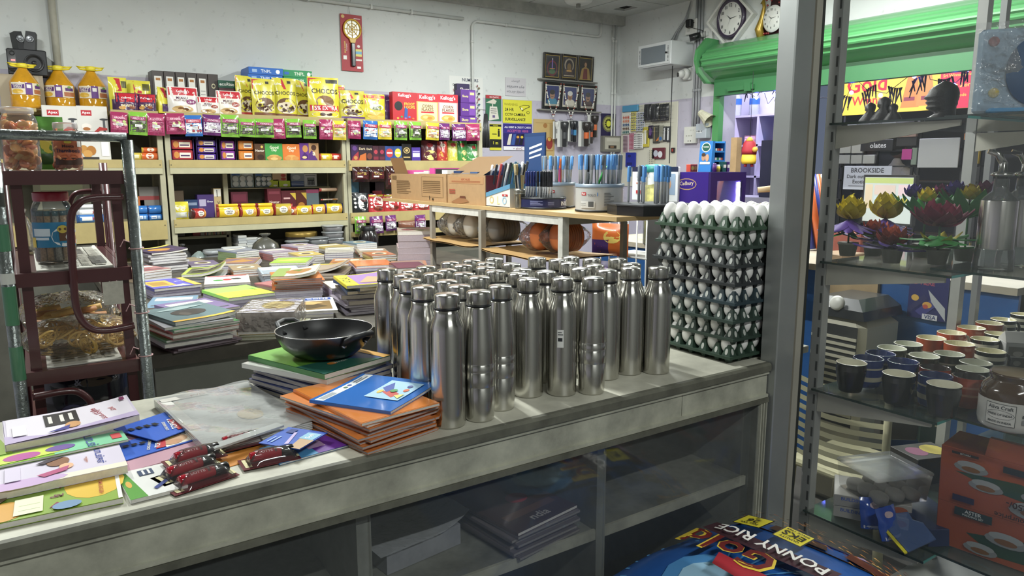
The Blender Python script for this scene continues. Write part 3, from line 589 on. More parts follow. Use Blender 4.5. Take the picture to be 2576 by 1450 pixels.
# oil bottles
def oil(r, k):
    Y = SHF+(.12 if k == 0 else .29); cx, zb, w, h = G(r, Y, ZT); 
    t = thing('oil_bottle', 'large clear bottle of yellow cooking oil with a yellow handle cap', 'oil bottle', (cx, SHF+(.12 if k == 0 else .29), ZT+.001), (0, 0, [.3, -.2, .05][k]), 'cooking oil bottles on the top shelf')
    q = w/2; sq = 1.0
    pf = [(.0, .0), (.9, .0), (.98, .02), (1, .05), (1, .27), (.97, .285), (1, .30), (1, .56), (.96, .6), (.6, .76), (.34, .87), (.3, .89), (.3, .94)]
    MB().lathe([(a*q, b*h) for a, b in pf], M('d8960f', .08, coat=.8, noise=.25, nscale=14), 20, cap=False, sy=.8).build('body', t)
    MB().lathe([(.33*q, .9*h), (.36*q, .905*h), (.36*q, .985*h), (.3*q, h), (0, h)], M('f2dc28', .4), 20, cap=False).build('cap', t)
    for s in (-1, 1): MB().tube([(s*.3*q, 0, .92*h), (s*.75*q, 0, .94*h), (s*.95*q, 0, .985*h), (s*.6*q, 0, .975*h), (s*.3*q, 0, .98*h)], .006, M('f2dc28', .4), 6).build('carry_handle', t)
    f = lambda u, v, o: ((q+.001+o)*math.cos(-PI+.35+u*2.45), (q+.001+o)*.8*math.sin(-PI+.35+u*2.45), h*(.3+.26*v))
    decals(f, (q*2.4, h*.26), [('r', 0, 0, 1, 1, 'e8dcc0'), ('r', .42, .0, .62, 1, '6a3a8c'), ('r', .46, .55, .58, .85, 'eceae4'), ('r', .02, .5, .4, .86, '5c2f7a'), ('t', 'TASTY', .21, .74, .32, .2, 'f6f0e0'), ('t', 'CHOICE', .21, .58, .28, .13, 'f6f0e0'), ('e', .2, .25, .16, .2, 'e0b23a'), ('r', .66, .1, .98, .45, 'b86a3c'), ('r', .7, .55, .95, .8, '5c2f7a'), ('e', .82, .86, .06, .1, '6aa03a')], grid=8).build('label', t)
for k, r in enumerate([(22,160,100,285), (111,166,188,285), (196,168,268,285)]): oil(r, k)
for k, r in enumerate([(110,266,199,409), (197,267,276,413)]):
    cx, zb, w, h = G(r, SHF+.01, Z2)
    carton('appliance_box', w-.004, h, .16, 'dcd9d2', [('r', .14, .82, .48, .92, 'c8202c'), ('t', 'Apex', .31, .87, .28, .08, 'ffffff'), ('r', .82, .45, .9, .76, '55585c'), ('e', .86, .76, .14, .02, '3a3c40'), ('p', [(.5,.52),(.7,.62),(.95,.6),(.95,.56),(.72,.55),(.55,.5)], 'c0302c'), ('e', .28, .62, .17, .06, 'efe6dc'), ('e', .28, .58, .12, .03, 'b06a30'), ('e', .12, .2, .14, .08, 'c8893a'), ('e', .36, .18, .16, .09, 'b87428'), ('e', .24, .12, .15, .07, 'd59a4a'), ('r', .0, .02, .6, .06, '3a3632'), ('r', .7, .08, .95, .4, 'f0efec')], (cx, SHF+.095, zb), f'white kitchen appliance carton with red logo and fried snack picture, {"under the middle oil bottle" if k == 0 else "beside the hanging sweets"}')
# --- level two -------------------------------------------------------------------
BI = '4a2a78'
def bars(r, col, strip, label, k):
    cx, zb, w, h = G(r, SHF+.03, Z2)
    t = thing('chocolate_bar_box', label, 'chocolate box', (cx, SHF+.08, zb))
    mb = MB(); c = M(col, .4); mb.box(-w/2, w/2, .04, .05, 0, h, c).box(-w/2, -w/2+.004, -.05, .04, 0, h*.9, c).box(w/2-.004, w/2, -.05, .04, 0, h*.9, c).box(-w/2, w/2, -.05, .04, 0, .004, c); mb.build('open_box', t)
    for j in range(k):
        z = .006+(h*.86/k)*j; p = MB(); p.bbox(-w/2+.008, w/2-.008, -.046, .035, z, z+h*.86/k-.006, M(strip, .25, coat=.6), .004); b_ = p.build('wrapped_bar', t)
        decals(lambda u, v, o: ((u-.5)*(w-.02), -.046-o, z+v*(h*.86/k-.006)), (w-.02, h*.8/k), [('r', .35, .2, .9, .75, 'e9dfc8' if j % 2 else 'f3ead8'), ('e', .2, .5, .14, .35, 'd88a3a'), ('r', .4, .36, .85, .5, '4a2a5c')], grid=1).build('print', b_)
bars((429,343,488,404), BI, 'b8343c', 'open purple box stacked with red cake bars on the second shelf', 2)
bars((494,344,546,404), '3c2468', '5b3a9c', 'open purple box stacked with shiny purple cookie bars', 3)
bars((553,346,594,404), '2b1c3a', '8a3a9c', 'open dark box with bright purple cookie packs', 2)
bars((597,346,641,404), '1c1a1c', 'e07a28', 'open black box with orange cookie packs', 2)
L2 = [((641,362,667,404), '5a3a24', [('t', 'Nextar', .5, .6, .85, .2, 'f3ead8'), ('e', .55, .22, .34, .16, '3a2216'), ('e', .7, .82, .12, .08, 'e0c25a')], 'brown biscuit carton with a dark cookie picture'),
 ((667,361,711,404), '3f9e46', [('t', 'Good', .52, .78, .5, .2, 'fbf6dc'), ('t', 'Day', .52, .6, .42, .18, 'fbf6dc'), ('e', .5, .2, .34, .16, 'd9a85a'), ('e', .28, .16, .2, .12, 'c8924a'), ('e', .74, .16, .2, .12, 'c8924a'), ('e', .5, .12, .22, .08, 'e6bd74')], 'green biscuit carton with round cookies and white lettering'),
 ((711,363,754,404), 'e2762c', [('t', 'Good', .52, .78, .5, .2, 'fbf6dc'), ('t', 'Day', .52, .6, .42, .18, 'fbf6dc'), ('e', .5, .2, .34, .16, 'e0a85a'), ('e', .28, .16, .2, .12, 'd8924a'), ('e', .74, .16, .2, .12, 'd8924a')], 'orange biscuit carton with round cookies and white lettering'),
 ((754,360,777,404), '6a3590', [('e', .6, .68, .3, .2, 'c98a4a'), ('p', [(.1,.1),(.5,.5),(.9,.3),(.9,.1)], '4a2270'), ('e', .5, .2, .25, .08, 'e0c88a')], 'purple biscuit carton with a tan cookie'),
 ((777,360,802,404), 'b98a5a', [('p', [(0,.0),(.9,.0),(.3,.6),(0,.4)], '5a2f80'), ('e', .5, .74, .26, .16, '4a2a1a'), ('t', 'a', .5, .4, .3, .2, 'f0e0c0')], 'tan and purple biscuit carton'),
 ((883,364,902,407), '3c2050', [('p', [(0,0),(1,0),(1,.6),(.3,.3)], 'a8303c'), ('e', .5, .78, .3, .14, '6a4090'), ('e', .6, .2, .25, .12, 'c98a4a')], 'dark purple cake carton with a red corner'),
 ((902,364,921,407), '33212c', [('t', 'Dark', .5, .75, .8, .2, 'f0d8b0'), ('p', [(0,0),(1,0),(1,.5),(.2,.35)], 'd06a2c')], 'dark biscuit carton with an orange foot'),
 ((921,365,938,407), '2c1c28', [('t', 'Dark', .5, .75, .8, .2, 'e9d0a8'), ('e', .5, .3, .4, .2, '7a3a2c')], 'narrow dark biscuit carton with a brown cookie'),
 ((938,367,953,407), '4a2030', [('e', .5, .6, .3, .14, 'c03a4a'), ('r', .1, .1, .9, .3, '8a2a3c')], 'narrow maroon biscuit carton with a red seal'),
 ((953,367,969,407), '3a1c2c', [('e', .5, .6, .3, .14, 'b0304a'), ('r', .1, .1, .9, .3, '6a2438')], 'narrow maroon biscuit carton with a dark seal'),
 ((969,368,991,407), '2a4a94', [('e', .5, .55, .4, .3, 'c83a3c'), ('r', .2, .5, .8, .6, 'f0ece4')], 'blue carton with a red roundel'),
 ((991,368,1011,407), '2b4f9c', [('e', .5, .55, .4, .3, 'e6cf3a'), ('r', .2, .5, .8, .6, 'f0ece4')], 'blue carton with a yellow roundel'),
 ((1011,362,1035,407), '1e1a18', [('e', .5, .62, .34, .18, 'd0b06a'), ('e', .5, .62, .25, .13, '1e1a18'), ('e', .5, .62, .16, .08, 'd0b06a'), ('r', .15, .2, .85, .26, 'd0b06a')], 'black coffee carton with a gold ring'),
 ((1036,371,1058,407), '4a2f9c', [('r', .1, .3, .9, .6, 'e9e4f0'), ('r', .1, .66, .9, .74, 'b8a8e0')], 'violet carton with a white band')]
for r, c, it, lab in L2: shelfbox(r, SHF+.015, Z2, .05, c, it, lab, 'biscuit box', 'biscuit_carton')
for r, c, it, lab in [((1060,354,1100,408), '5b1f2a', [('e', .5, .3, .4, .24, 'e6cf6a'), ('e', .5, .78, .2, .1, 'c8303a')], 'maroon pasta bag with a yellow pasta window'),
 ((1099,356,1126,408), 'b8342c', [('e', .5, .3, .4, .26, 'd9973a'), ('e', .5, .8, .24, .1, 'e6d6c0')], 'red bag of orange vermicelli'),
 ((1126,354,1151,408), 'c9c24a', [('e', .5, .34, .42, .3, 'e9dba0'), ('e', .5, .8, .26, .1, 'c83a3a'), ('r', .05, .9, .95, .97, '6aa03a')], 'yellow green bag of pasta shells'),
 ((1150,355,1174,408), '3a8a3a', [('e', .6, .3, .34, .26, 'd9c27a'), ('e', .5, .8, .24, .1, 'c83a3a')], 'narrow green pasta bag with a tan window'),
 ((1172,363,1206,409), '3f8f4a', [('e', .5, .34, .44, .28, 'e9e0c4'), ('e', .55, .82, .16, .1, 'c83a3a')], 'wide green bag of pale noodles')]:
    cx, zb, w, h = G(r, SHF+.05, Z2); pouch('pasta_bag', w, h, .05, c, it, (cx, SHF+.05, zb), lab, 'pasta', gus=1)
# --- biscuit rolls ---------------------------------------------------------------
def roll(px, py0, py1, Y, zb, col, end, label, group=None, ln=None, rotz=0, items=None):
    """flow-wrapped biscuit roll lying along x, with flared crimped ends"""
    cx, z, w, h = G((px[0], py0, px[1], py1), Y, zb); ln = ln or w; r = h/2
    t = thing('biscuit_roll', label, 'biscuit packet', (cx, Y, z+r), (0, 0, rotz), group)
    pf = [(-.5, .55, .98), (-.44, .35, .9), (-.41, .92, .92), (-.38, 1, 1), (.38, 1, 1), (.41, .92, .92), (.44, .35, .9), (.5, .55, .98)]
    rs = [[(a*ln, r*max(b if abs(a) > .43 else c, .1)*math.cos(2*PI*j/12)*(.4 if abs(a) > .43 else 1), r*c*math.sin(2*PI*j/12)) for j in range(12)] for a, b, c in pf]
    MB().loft(rs[2:6], M(col, .25, coat=.6), True, True).build('wrapper', t)
    for q in (rs[:3], rs[5:]): MB().loft(q, M(end, .3, coat=.5), True, True).build('crimped_end', t)
    f = lambda u, v, o: ((u-.5)*ln*.74, -(r+o)*math.cos((v-.5)*2.2), (r+o)*math.sin((v-.5)*2.2)+.0)
    decals(f, (ln*.74, r*2), items or [('e', .5, .52, .3, .26, 'f3efe4'), ('t', 'marie', .5, .6, .36, .2, '2c2a4a'), ('t', 'GOLD', .5, .42, .3, .14, '2c2a4a'), ('e', .9, .5, .09, .3, 'd9973a')]).build('print', t)
    return t
YR = SHF+.06
GM = 'yellow biscuit rolls piled on the middle shelf'
for xa, xb in ((544,604), (603,646), (646,688)):
    for k, zz in enumerate((Z3, Z3+.047, Z3+.094)):
        roll((xa, xb), 520, 538, YR+random.uniform(0, .02), zz, 'edc81e', 'a8322a', 'yellow and red biscuit roll piled in rows on the middle shelf', GM, rotz=random.uniform(-.06, .06)).scale = (1, 1, 1)
for r, c, e, lab in [((690,735,512,532), 'c9b03a', 'b8342c', 'dull yellow biscuit roll beside the pile of yellow rolls'), ((712,748,520,540), 'b8342c', 'e6c428', 'red biscuit roll with yellow ends on the middle shelf'),
 ((745,786,517,538), 'e6c428', 'b8342c', 'yellow biscuit roll with red ends beside the red roll'), ((783,818,514,534), 'ddb62a', '8a2a2c', 'yellow roll with a white price box on the middle shelf'), ((816,862,512,526), 'e9c52a', '3a3f8c', 'yellow and blue biscuit packet at the end of the middle shelf')]:
    roll(r[:2], r[2], r[3], YR, Z3, c, e, lab, rotz=random.uniform(-.3, .3))
roll((816,862), 512, 526, YR, Z3+.05, 'e9c52a', '3a3f8c', 'yellow and blue biscuit packet lying on its twin at the shelf end')
for k, (r, zz) in enumerate((((802,852,482,503), .19), ((806,856,500,520), .095))):
    roll(r[:2], r[2], r[3], YR+.1, Z3+zz, 'e6c0a0', 'c03a34', 'cream and red biscuit roll, ' + ('upper' if k == 0 else 'lower') + ' of two at the shelf end', rotz=.15, items=[('r', .1, .25, .6, .75, 'f3e6d8'), ('e', .8, .5, .14, .4, 'e09a4a'), ('r', .15, .45, .5, .55, 'b8485a')])
roll((476,518), 524, 548, YR, Z3, 'b8302c', '4a1a1a', 'dark red biscuit roll lying alone on the middle shelf', rotz=.5)
cx, zb, w, h = G((432,508,477,552), YR, Z3); pouch('biscuit_packet', w, h, .05, 'e6d83a', [('r', .05, .05, .95, .4, 'dfe3e6'), ('e', .5, .6, .3, .14, 'f6f0d8')], (cx, YR+.02, zb), 'yellow packet with a silver foot standing at the shelf end', 'packet', rot=(-.05, 0, .1))
for k, r in enumerate([(803,832), (830,860)]): roll(r, 386, 403, SHF+.05, Z2, ['e6c428', 'c8382c'][k], ['c8382c', 'e6c428'][k], ['yellow', 'red'][k] + ' biscuit roll at the end of the second shelf', items=[('r', .1, .3, .5, .7, 'f3e6c8')])
# things standing behind the biscuits
BK = [((428,480,464,552), '5d4c3a', [('r', .1, .1, .9, .2, '4a3c2e')], 'brown carton with crumpled plastic behind the biscuits'), ((465,503,500,552), '27406f', [('r', .1, .7, .9, .85, '8a9ab8')], 'dark blue box behind the red biscuit roll'),
 ((498,490,540,552), '4a3478', [('r', .1, .5, .5, .8, 'b8b0d0'), ('r', .12, .2, .4, .38, 'e6e6e6'), ('t', 'Oreo', .74, .7, .36, .2, 'f0f0f8')], 'purple biscuit carton with a barcode behind the rolls'), ((539,474,558,552), 'c2a878', [('r', .05, .72, .95, .97, 'e9e6dc'), ('r', .4, .7, .5, .95, '2a2a2a'), ('t', 'V', .6, .5, .4, .12, '6a5a3a')], 'tan open box of small white packs'),
 ((583,483,625,552), '5c1f30', [('r', .1, .6, .9, .9, '742a3e')], 'maroon box below the blister cards'), ((674,475,708,552), '6d2430', [('t', 'Nestar', .5, .5, .8, .1, 'e6d0c0'), ('r', .1, .8, .9, .9, '8a3a48')], 'maroon carton with pale lettering behind the rolls'),
 ((709,480,745,552), '5f1f2a', [('p', [(.6,.9),(1,.9),(1,.6)], 'd9b83a'), ('r', .15, .65, .6, .72, 'd8a8a8')], 'maroon carton with a yellow corner'), ((745,479,772,552), '5a2418', [('p', [(.5,.9),(1,.9),(1,.6)], 'c9a83a'), ('e', .5, .4, .3, .1, 'b8762c')], 'brown carton with a yellow corner'),
 ((772,477,803,552), '5a6a70', [('r', .0, .85, 1, 1, '8a3a5a')], 'grey blue carton behind the cream rolls')]
for r, c, it, lab in BK: shelfbox(r, SHF+.15, Z3, .08, c, it, lab, 'box', 'carton')
YC = SHF+.24; ZS = Z3+.2
lsh = tag(MB().box(dvx+1.4, 1.96, YC+.0, YC+.1, Z3+.19, ZS-.002, WDW).build('riser_shelf'), 'narrow riser shelf behind the maroon cartons', 'shelf')
for r, c, lab in (((582,436,640,484), '9fb4bc', 'pale blister card of six round lids standing on the riser'), ((643,437,686,482), '6a7f84', 'grey green blister card of six round lids standing on the riser')):
    cx, zb, w, h = G(r, YC, ZS); o = carton('blister_card', w, h, .012, c, [('r', .05, .84, .4, .96, '3f6fb8'), ('r', .5, .86, .95, .92, 'dde6ea')], (cx, YC+.02, zb), lab, 'blister card')
    for i in range(3):
        for j in range(2): MB().lathe([(w*.14, 0), (w*.14, .008), (w*.11, .011), (0, .011)], M('dfe6e6', .3), 16, cap=False).lathe([(w*.145, 0), (w*.145, .004)], M(['c0414a', '2f6f7a', '2f5a8a'][(i+j) % 3], .4), 16, cap=False).build('round_lid', o, ((i-1)*w*.31, -.006, h*(.26+.36*j)), (PI/2, 0, 0))
for r, c, it, lab in [((678,452,703,478), 'c9d92e', [('e', .6, .2, .2, .12, 'f3f3ea')], 'small acid yellow box on the riser'), ((700,455,731,478), 'bfe02a', [('e', .6, .3, .2, .2, 'f3f3ea')], 'wide acid yellow box on the riser'),
 ((686,436,722,455), 'd3b58a', [('e', .75, .7, .18, .2, 'c8483a'), ('e', .75, .25, .18, .2, 'c8483a')], 'tan card with red dots above the acid yellow boxes'), ((734,456,765,478), '2c4a86', [('r', .0, .3, 1, .4, 'dfe6f0'), ('r', .0, .6, 1, .7, 'dfe6f0')], 'dark blue tape pack on the riser'),
 ((733,436,766,457), '8a94a0', [('e', .4, .5, .3, .3, 'b8c0c8')], 'silver plastic pack above the blue tape'), ((766,438,798,478), 'c9ccd0', [('r', .25, .1, .8, .7, '3a3f48'), ('r', .3, .55, .75, .66, '8fa08f'), ('r', .1, .84, .9, .92, '8a8d92')] + [('r', .3+.12*i, .15+.1*j, .38+.12*i, .2+.1*j, 'a0a4aa') for i in range(4) for j in range(3)], 'white calculator box with a pocket calculator picture')]:
    cx, zb, w, h = G(r, YC, None if r[3] < 470 else ZS); 
    carton('stationery_box', w, h, .03, c, it, (cx, YC+.02, zb), lab, 'box')
# --- left unit -------------------------------------------------------------------
bl = [('r', .1, .3, .6, .72, 'dfe6f2'), ('r', .14, .42, .5, .5, '5a7ab8'), ('r', .66, .3, .9, .7, '9fc0ea')]
for k in range(3):
    for xa, xb in ((338, 374), (372, 410)): roll((xa, xb), 538, 555, SHF+.06, Z3+k*.05, '2f78cc', '1d4a94', 'bright blue biscuit packet stacked on the lower shelf behind the rack', 'blue biscuit packets', items=bl)
wl = [('r', .05, .3, .5, .7, 'f3f3f0'), ('t', 'Marie', .72, .5, .4, .4, 'c03a4a')]
for k in range(3): roll((192, 270), 538-12*k, 556-12*k, SHF+.06, Z3+k*.045, ['3a7ac8', 'e0e2e4', 'd8dade'][k], ['2c5a9c', 'b8bcc4', 'b8bcc4'][k], ['blue', 'white', 'silver white'][k] + ' biscuit roll in the pile behind the jar of cereal bars', items=wl)
for r, c, it, lab in [((338,494,365,510), 'e07a34', [('r', .1, .3, .9, .6, 'f0c8a0')], 'orange packet lying on the blue biscuit packets'), ((352,470,402,508), '8f8a84', [('r', 0, .3, 1, .4, 'c0b8b8'), ('r', 0, .6, 1, .72, 'b04a4a')], 'pile of pale pamphlets behind the blue biscuits')]:
    shelfbox((r[0], r[1], r[2], 552), SHF+.16, Z3, .06, c, it, lab, 'packet', 'packet')
for k, (xa, xb, c, e, lab) in enumerate([(-20, 14, '2a3f9c', '1c2c70', 'royal blue'), (62, 100, 'a878b8', '2a3f9c', 'lilac and blue'), (99, 153, '2646b0', '1c2c70', 'deep blue cookie'), (152, 200, '2c1c1e', '4a2a2c', 'dark brown'), (200, 247, '33201f', '5a2a2c', 'chocolate brown'), (246, 302, '3f9a3a', '2c6a2a', 'green')]):
    roll((xa, xb), 694, 722, SHF+.075, Z4, c, e, lab+' biscuit roll on the lowest shelf behind the rack', items=[('r', .15, .3, .75, .7, {'2646b0': 'dfe6f6'}.get(c, 'c9b8b0')), ('e', .85, .5, .1, .3, 'f0ead8')])
    roll((xa+4, xb+6), 694, 722, SHF+.19, Z4, c, e, lab+' biscuit roll in the second row of the lowest shelf', items=[('r', .15, .3, .75, .7, 'c9b8b0')]) if k else None
bgr = M('7a7d76', .6); 
lf = thing('wooden_casement', 'pale wooden frame leaning inside the shelving behind the rack', 'frame', (ony(165, 500, SHF+.3).x, SHF+.28, Z3+.001))
for x in (-.15, .12): MB().box(x-.02, x+.02, 0, .03, 0, .34, M('a9aa98', .5, noise=.2)).build('stile', lf)
MB().box(-.13, .1, .0, .02, .20, .24, M('b9c2a0', .4)).build('rail', lf); MB().box(-.13, .1, .02, .03, 0, .34, bgr).build('backing', lf)
cx, zb, w, h = G((352,371,396,405), SHF+.05, Z2)
roll((352, 400), 384, 404, SHF+.05, Z2, 'e6662c', 'd8b02a', 'orange and yellow biscuit packet above the blue biscuits', items=[('e', .5, .55, .28, .36, 'f6ead0'), ('t', 'MILK', .5, .5, .3, .2, 'c8302c')])
roll((356, 400), 371, 386, SHF+.06, Z2+.05, 'e6662c', 'd8b02a', 'orange biscuit packet lying on its twin', items=[('e', .5, .55, .28, .36, 'f6ead0')])
roll((318, 356), 384, 404, SHF+.05, Z2, 'd9c04a', 'c8a02a', 'golden biscuit packet beside the orange packets', items=[('r', .1, .3, .9, .7, 'e9dfae')])
# --- right unit, level three -----------------------------------------------------
LI = lambda: [('e', .16, .3, .07, .06, 'f0f0ea'), ('e', .16, .5, .07, .06, 'f0f0ea'), ('e', .16, .7, .07, .06, 'f0f0ea')]
cx, zb, w, h = G((884,486,928,537), SHF+.05, Z3)
pouch('date_pouch', w, h, .05, '22262a', LI()+[('e', .62, .5, .3, .42, 'eceae2'), ('t', 'LION', .62, .62, .4, .12, '7a2a2a'), ('t', 'Deseeded', .62, .48, .46, .08, '2a2a2a'), ('t', 'Dates', .62, .38, .36, .08, '2a2a2a'), ('e', .62, .2, .2, .1, '1c1a24')], (cx, SHF+.05, zb), 'black and white date pouch with a lion emblem word', 'dates', gus=1)
for k, r in enumerate([(926,489,965,537), (964,489,1005,537), (1004,502,1040,537), (1038,502,1080,537)]):
    cx, zb, w, h = G(r, SHF+.05, Z3)
    pouch('date_pouch', w, h, .05, 'c03036', LI()+[('e', .6, .55, .34, .34, 'f0e6da'), ('t', 'LION', .6, .64, .44, .12, 'b02a30'), ('e', .6, .22, .32, .14, '7a2c1e'), ('e', .5, .24, .12, .06, '94402c'), ('e', .72, .2, .12, .06, '5a1c14')] + ([('r', .05, .88, .95, .97, 'e6cf3a'), ('t', 'FREE', .5, .925, .5, .07, 'b02a30')] if k < 2 else []), (cx, SHF+.05, zb), 'red date pouch with a yellow free offer band' if k < 2 else 'red date pouch half hidden by the cardboard boxes', 'dates', gus=1, group='free offer date pouches' if k < 2 else 'plain red date pouches')
for k, r in enumerate([(884,420,926,458), (926,420,965,457), (967,418,1003,476)]):
    cx, zb, w, h = G(r, SHF-.03)
    pouch('snack_bag', w, h, .05, '3a1c1a', [('r', .1, .2, .9, .7, '5c1f22'), ('t', 'DATES', .5, .55, .6, .16, 'd9c04a'), ('r', .2, .3, .55, .4, 'e6e0d8'), ('e', .7, .75, .14, .1, '1a1210')], (cx, SHF-.05, zb), 'clear bag of dark sticky fruit hanging below the pasta bags', 'snack bag', group='hanging dark fruit bags', rough=.15)
for r, c, it, lab in [((878,450,904,474), '6aa8cc', [('r', .1, .3, .9, .6, 'dfeaf2')], 'pale blue packet behind the black date pouch'), ((905,456,945,486), '5c5a5e', [('r', .1, .2, .9, .6, '77757a')], 'grey carton above the date pouches'), ((930,458,968,488), '3a1a22', [('r', .2, .3, .8, .7, 'a8323a'), ('e', .7, .3, .15, .2, 'c9b83a')], 'dark red snack packet above the date pouches')]:
    shelfbox((r[0], r[1], r[2], 537), SHF+.16, Z3, .05, c, it, lab, 'packet', 'packet')
# --- foot of the shelving: tubs, boxes, bags -------------------------------------
CLR = clear('b8bcc0', .28, .6, .1); LIDW = M('8f9498', .3); LIDC = clear('c9ced2', .45, .6, .12)
def tubbox(cx, Y, zb, w, h, d, fill, label, lid=None, group=None, rotz=0, shell=CLR):
    t = thing('food_container', label, 'container', (cx, Y, zb), (0, 0, rotz), group)
    def rr(w_, d_, z, q=.25, n=4):
        r = min(w_, d_)*q; out = []
        for sx, sy, a0 in ((1, -1, -PI/2), (1, 1, 0), (-1, 1, PI/2), (-1, -1, PI)):
            for i in range(n+1): a = a0+PI/2*i/n; out.append((sx*(w_/2-r)+r*math.cos(a), sy*(d_/2-r)+r*math.sin(a), z))
        return out
    MB().loft([rr(w*.8, d*.8, 0), rr(w*.84, d*.84, .004), rr(w*.93, d*.93, h*.8)], shell, True, True).build('tub', t)
    MB().loft([rr(w*.74, d*.74, .006), rr(w*.84, d*.84, h*.66)], M(fill, .6, noise=.4, nscale=60, bump=.4), True, True).build('contents', t)
    MB().loft([rr(w, d, h*.8), rr(w, d, h*.93), rr(w*.94, d*.94, h), rr(w*.8, d*.8, h*.97)], lid or LIDC, True, True).build('lid', t)
    return t
YB = SHF-.14
for k in range(5):
    cx, zb, w, h = G((815,640,863,657), YB, ZB); tubbox(cx, YB, ZB+.046*k, w, .046, .12, '4a2c28', 'clear food container with dark fruit in the tallest stack of five', group='stack of five fruit containers')
for k in range(3):
    cx, zb, w, h = G((771,622,824,642), YB-.06, ZB); tubbox(cx, YB-.07, ZB+.052*k, w, .052, .11, '33302e', 'clear food container with black snacks in the stack of three', M('6a6f72', .3) if k == 2 else None, 'stack of three snack containers', rotz=.1)
for k in range(3):
    cx, zb, w, h = G((719,622,775,645), YB-.09, ZB); tubbox(cx, YB-.1, ZB+.048*k, w, .048, .1, '3c3d3e', 'oblong clear container with a frosted lid beside the stack of three', M('7c8286', .3) if k == 2 else None, 'oblong frosted containers')
cx, zb, w, h = G((556,622,612,665), YB-.1, ZB)
tubbox(cx, YB-.1, ZB, w, h*.5, .13, '1c1c1e', 'white round tub, lower of two on the cabinet', M('dfe2e2', .35), shell=M('e3e5e4', .4)); 
o = tubbox(cx+.01, YB-.1, ZB+h*.5, w, h*.5, .13, '1c1c1e', 'white tub with a black label and tilted white lid', M('dfe2e2', .35), shell=M('e3e5e4', .4))
decals(lambda u, v, o_: ((u-.5)*w*.7, -.062-o_-.004, h*(.06+.26*v)), (w*.7, h*.26), [('r', 0, 0, 1, 1, '1a1b1e'), ('r', .2, .3, .75, .55, 'e0e0dc')], grid=1).build('label', o)
cx, zb, w, h = G((514,640,572,672), YB-.16, ZB); tubbox(cx, YB-.16, ZB, w, .12, .14, '3d2c2a', 'square clear box of dark sweets beside the white tubs')
def lump(name, r, Y, zb, mat, label, cat, d=.12, knot=True, seed=1):
    cx, zb, w, h = G(r, Y, zb); rnd = random.Random(seed); t = thing(name, label, cat, (cx, Y, zb))
    def ringp(f, z, ph): return [(w/2*f*math.cos(2*PI*j/18)*(1+.12*math.sin(3*j+ph)+.07*math.sin(5*j+2*ph)), d/2*f*math.sin(2*PI*j/18)*(1+.1*math.sin(4*j+ph)), z) for j in range(18)]
    MB().loft([ringp(f, z*h, seed+z*3) for f, z in ((.8, 0), (1, .12), (1.0, .4), (.85, .62), (.45, .78), (.16, .86))], mat, True, True).build('bag_body', t)
    if knot: MB().loft([ringp(f, z*h, seed+z*5) for f, z in ((.14, .85), (.2, .9), (.38, .97), (.3, 1.0))], mat, True, True).build('bag_mouth', t)
    return t
PLG = M('9a9c98', .35, coat=.4, noise=.2, nscale=20)
lump('tied_bag', (630,587,705,652), YB-.02, ZB, M('55544c', .3, coat=.5, noise=.35, nscale=14), 'tied dark grey plastic bag standing on the low cabinet', 'bag', .16, seed=3)
lump('tied_bag', (441,614,480,660), YB-.1, ZB, M('35363a', .3, coat=.4, noise=.3, nscale=14), 'black tied bag with a silver knot on the low cabinet', 'bag', .12, seed=5)
lump('tied_bag', (478,625,524,668), YB-.12, ZB, M('8fa09c', .35, coat=.4, noise=.3, nscale=14), 'pale green wrapped bundle on the low cabinet', 'bag', .12, False, seed=8)
lump('tied_bag', (476,645,520,680), YB-.17, ZB, M('b89a3a', .22, .5, noise=.4, nscale=20), 'gold foil snack bag on the low cabinet', 'bag', .12, False, seed=9)
lump('tied_bag', (448,655,478,682), YB-.18, ZB, M('6a2e22', .22, coat=.6, noise=.4, nscale=20), 'red and brown foil snack bag on the low cabinet', 'bag', .1, False, seed=11)
t = thing('round_tin', 'round black tin with a gold band on the low cabinet', 'tin', (ony(753, 620, SHF+.05).x, YB+.13, ZB+.001))
MB().lathe([(.0, 0), (.11, 0), (.11, .15)], M('2c2422', .4), 28, cap=False).build('tin_body', t); MB().lathe([(.112, .15), (.112, .155), (.112, .175), (.108, .18), (0, .18)], M('8f7430', .35, .6), 28, cap=False).build('tin_lid', t)
for k, (xa, xb, yt) in enumerate([(594,615,590), (614,642,595), (641,664,596)]):
    cx, zb, w, h = G((xa, yt, xb, 660), SHF+.1, ZB); nb = 9
    for j in range(nb):
        MB_ = MB(); MB_.bbox(-w/2, w/2, -.1, .1, 0, h/nb-.0015, M(['b9bcbc', 'a9adb0', 'c4c4be'][j % 3], .6), .001)
        tag(MB_.build('book', None, (cx+random.uniform(-.004, .004), SHF+.12, zb+j*h/nb)), 'grey white book piled flat in the foot of the shelving', 'book', 'pale books at the foot of the shelving')
for r, c, it, lab in [((486,584,504,604), 'c0343a', [('r', .1, .2, .9, .4, '8a2028')], 'small red box on the inner shelf'), ((505,586,515,604), 'b8b0a8', [], 'thin grey box on the inner shelf'), ((516,584,570,604), 'c9b08a', [('r', .1*i, 0, .1*i+.04, 1, ['a83a3a', '3a5a8a', 'd8d0c0', '5a8a4a'][i % 4]) for i in range(9)], 'box of small striped packs on the inner shelf'), ((436,586,466,604), '57544c', [], 'dull brown box on the inner shelf')]:
    shelfbox(r, SHF+.18, 1.018, .06, c, it, lab, 'box', 'small_box')
t = thing('dark_jar', 'dark brown jar standing below the hanging sweets', 'jar', (ony(928, 625, YB).x, YB, ZB))
MB().lathe([(0, 0), (.07, 0), (.075, .01), (.075, .13), (.055, .17), (.05, .18)], M('221c1e', .2, coat=.6), 24, cap=False).build('body', t); MB().lathe([(.054, .178), (.054, .205), (.05, .21), (0, .21)], M('17171a', .4), 20, cap=False).build('lid', t)
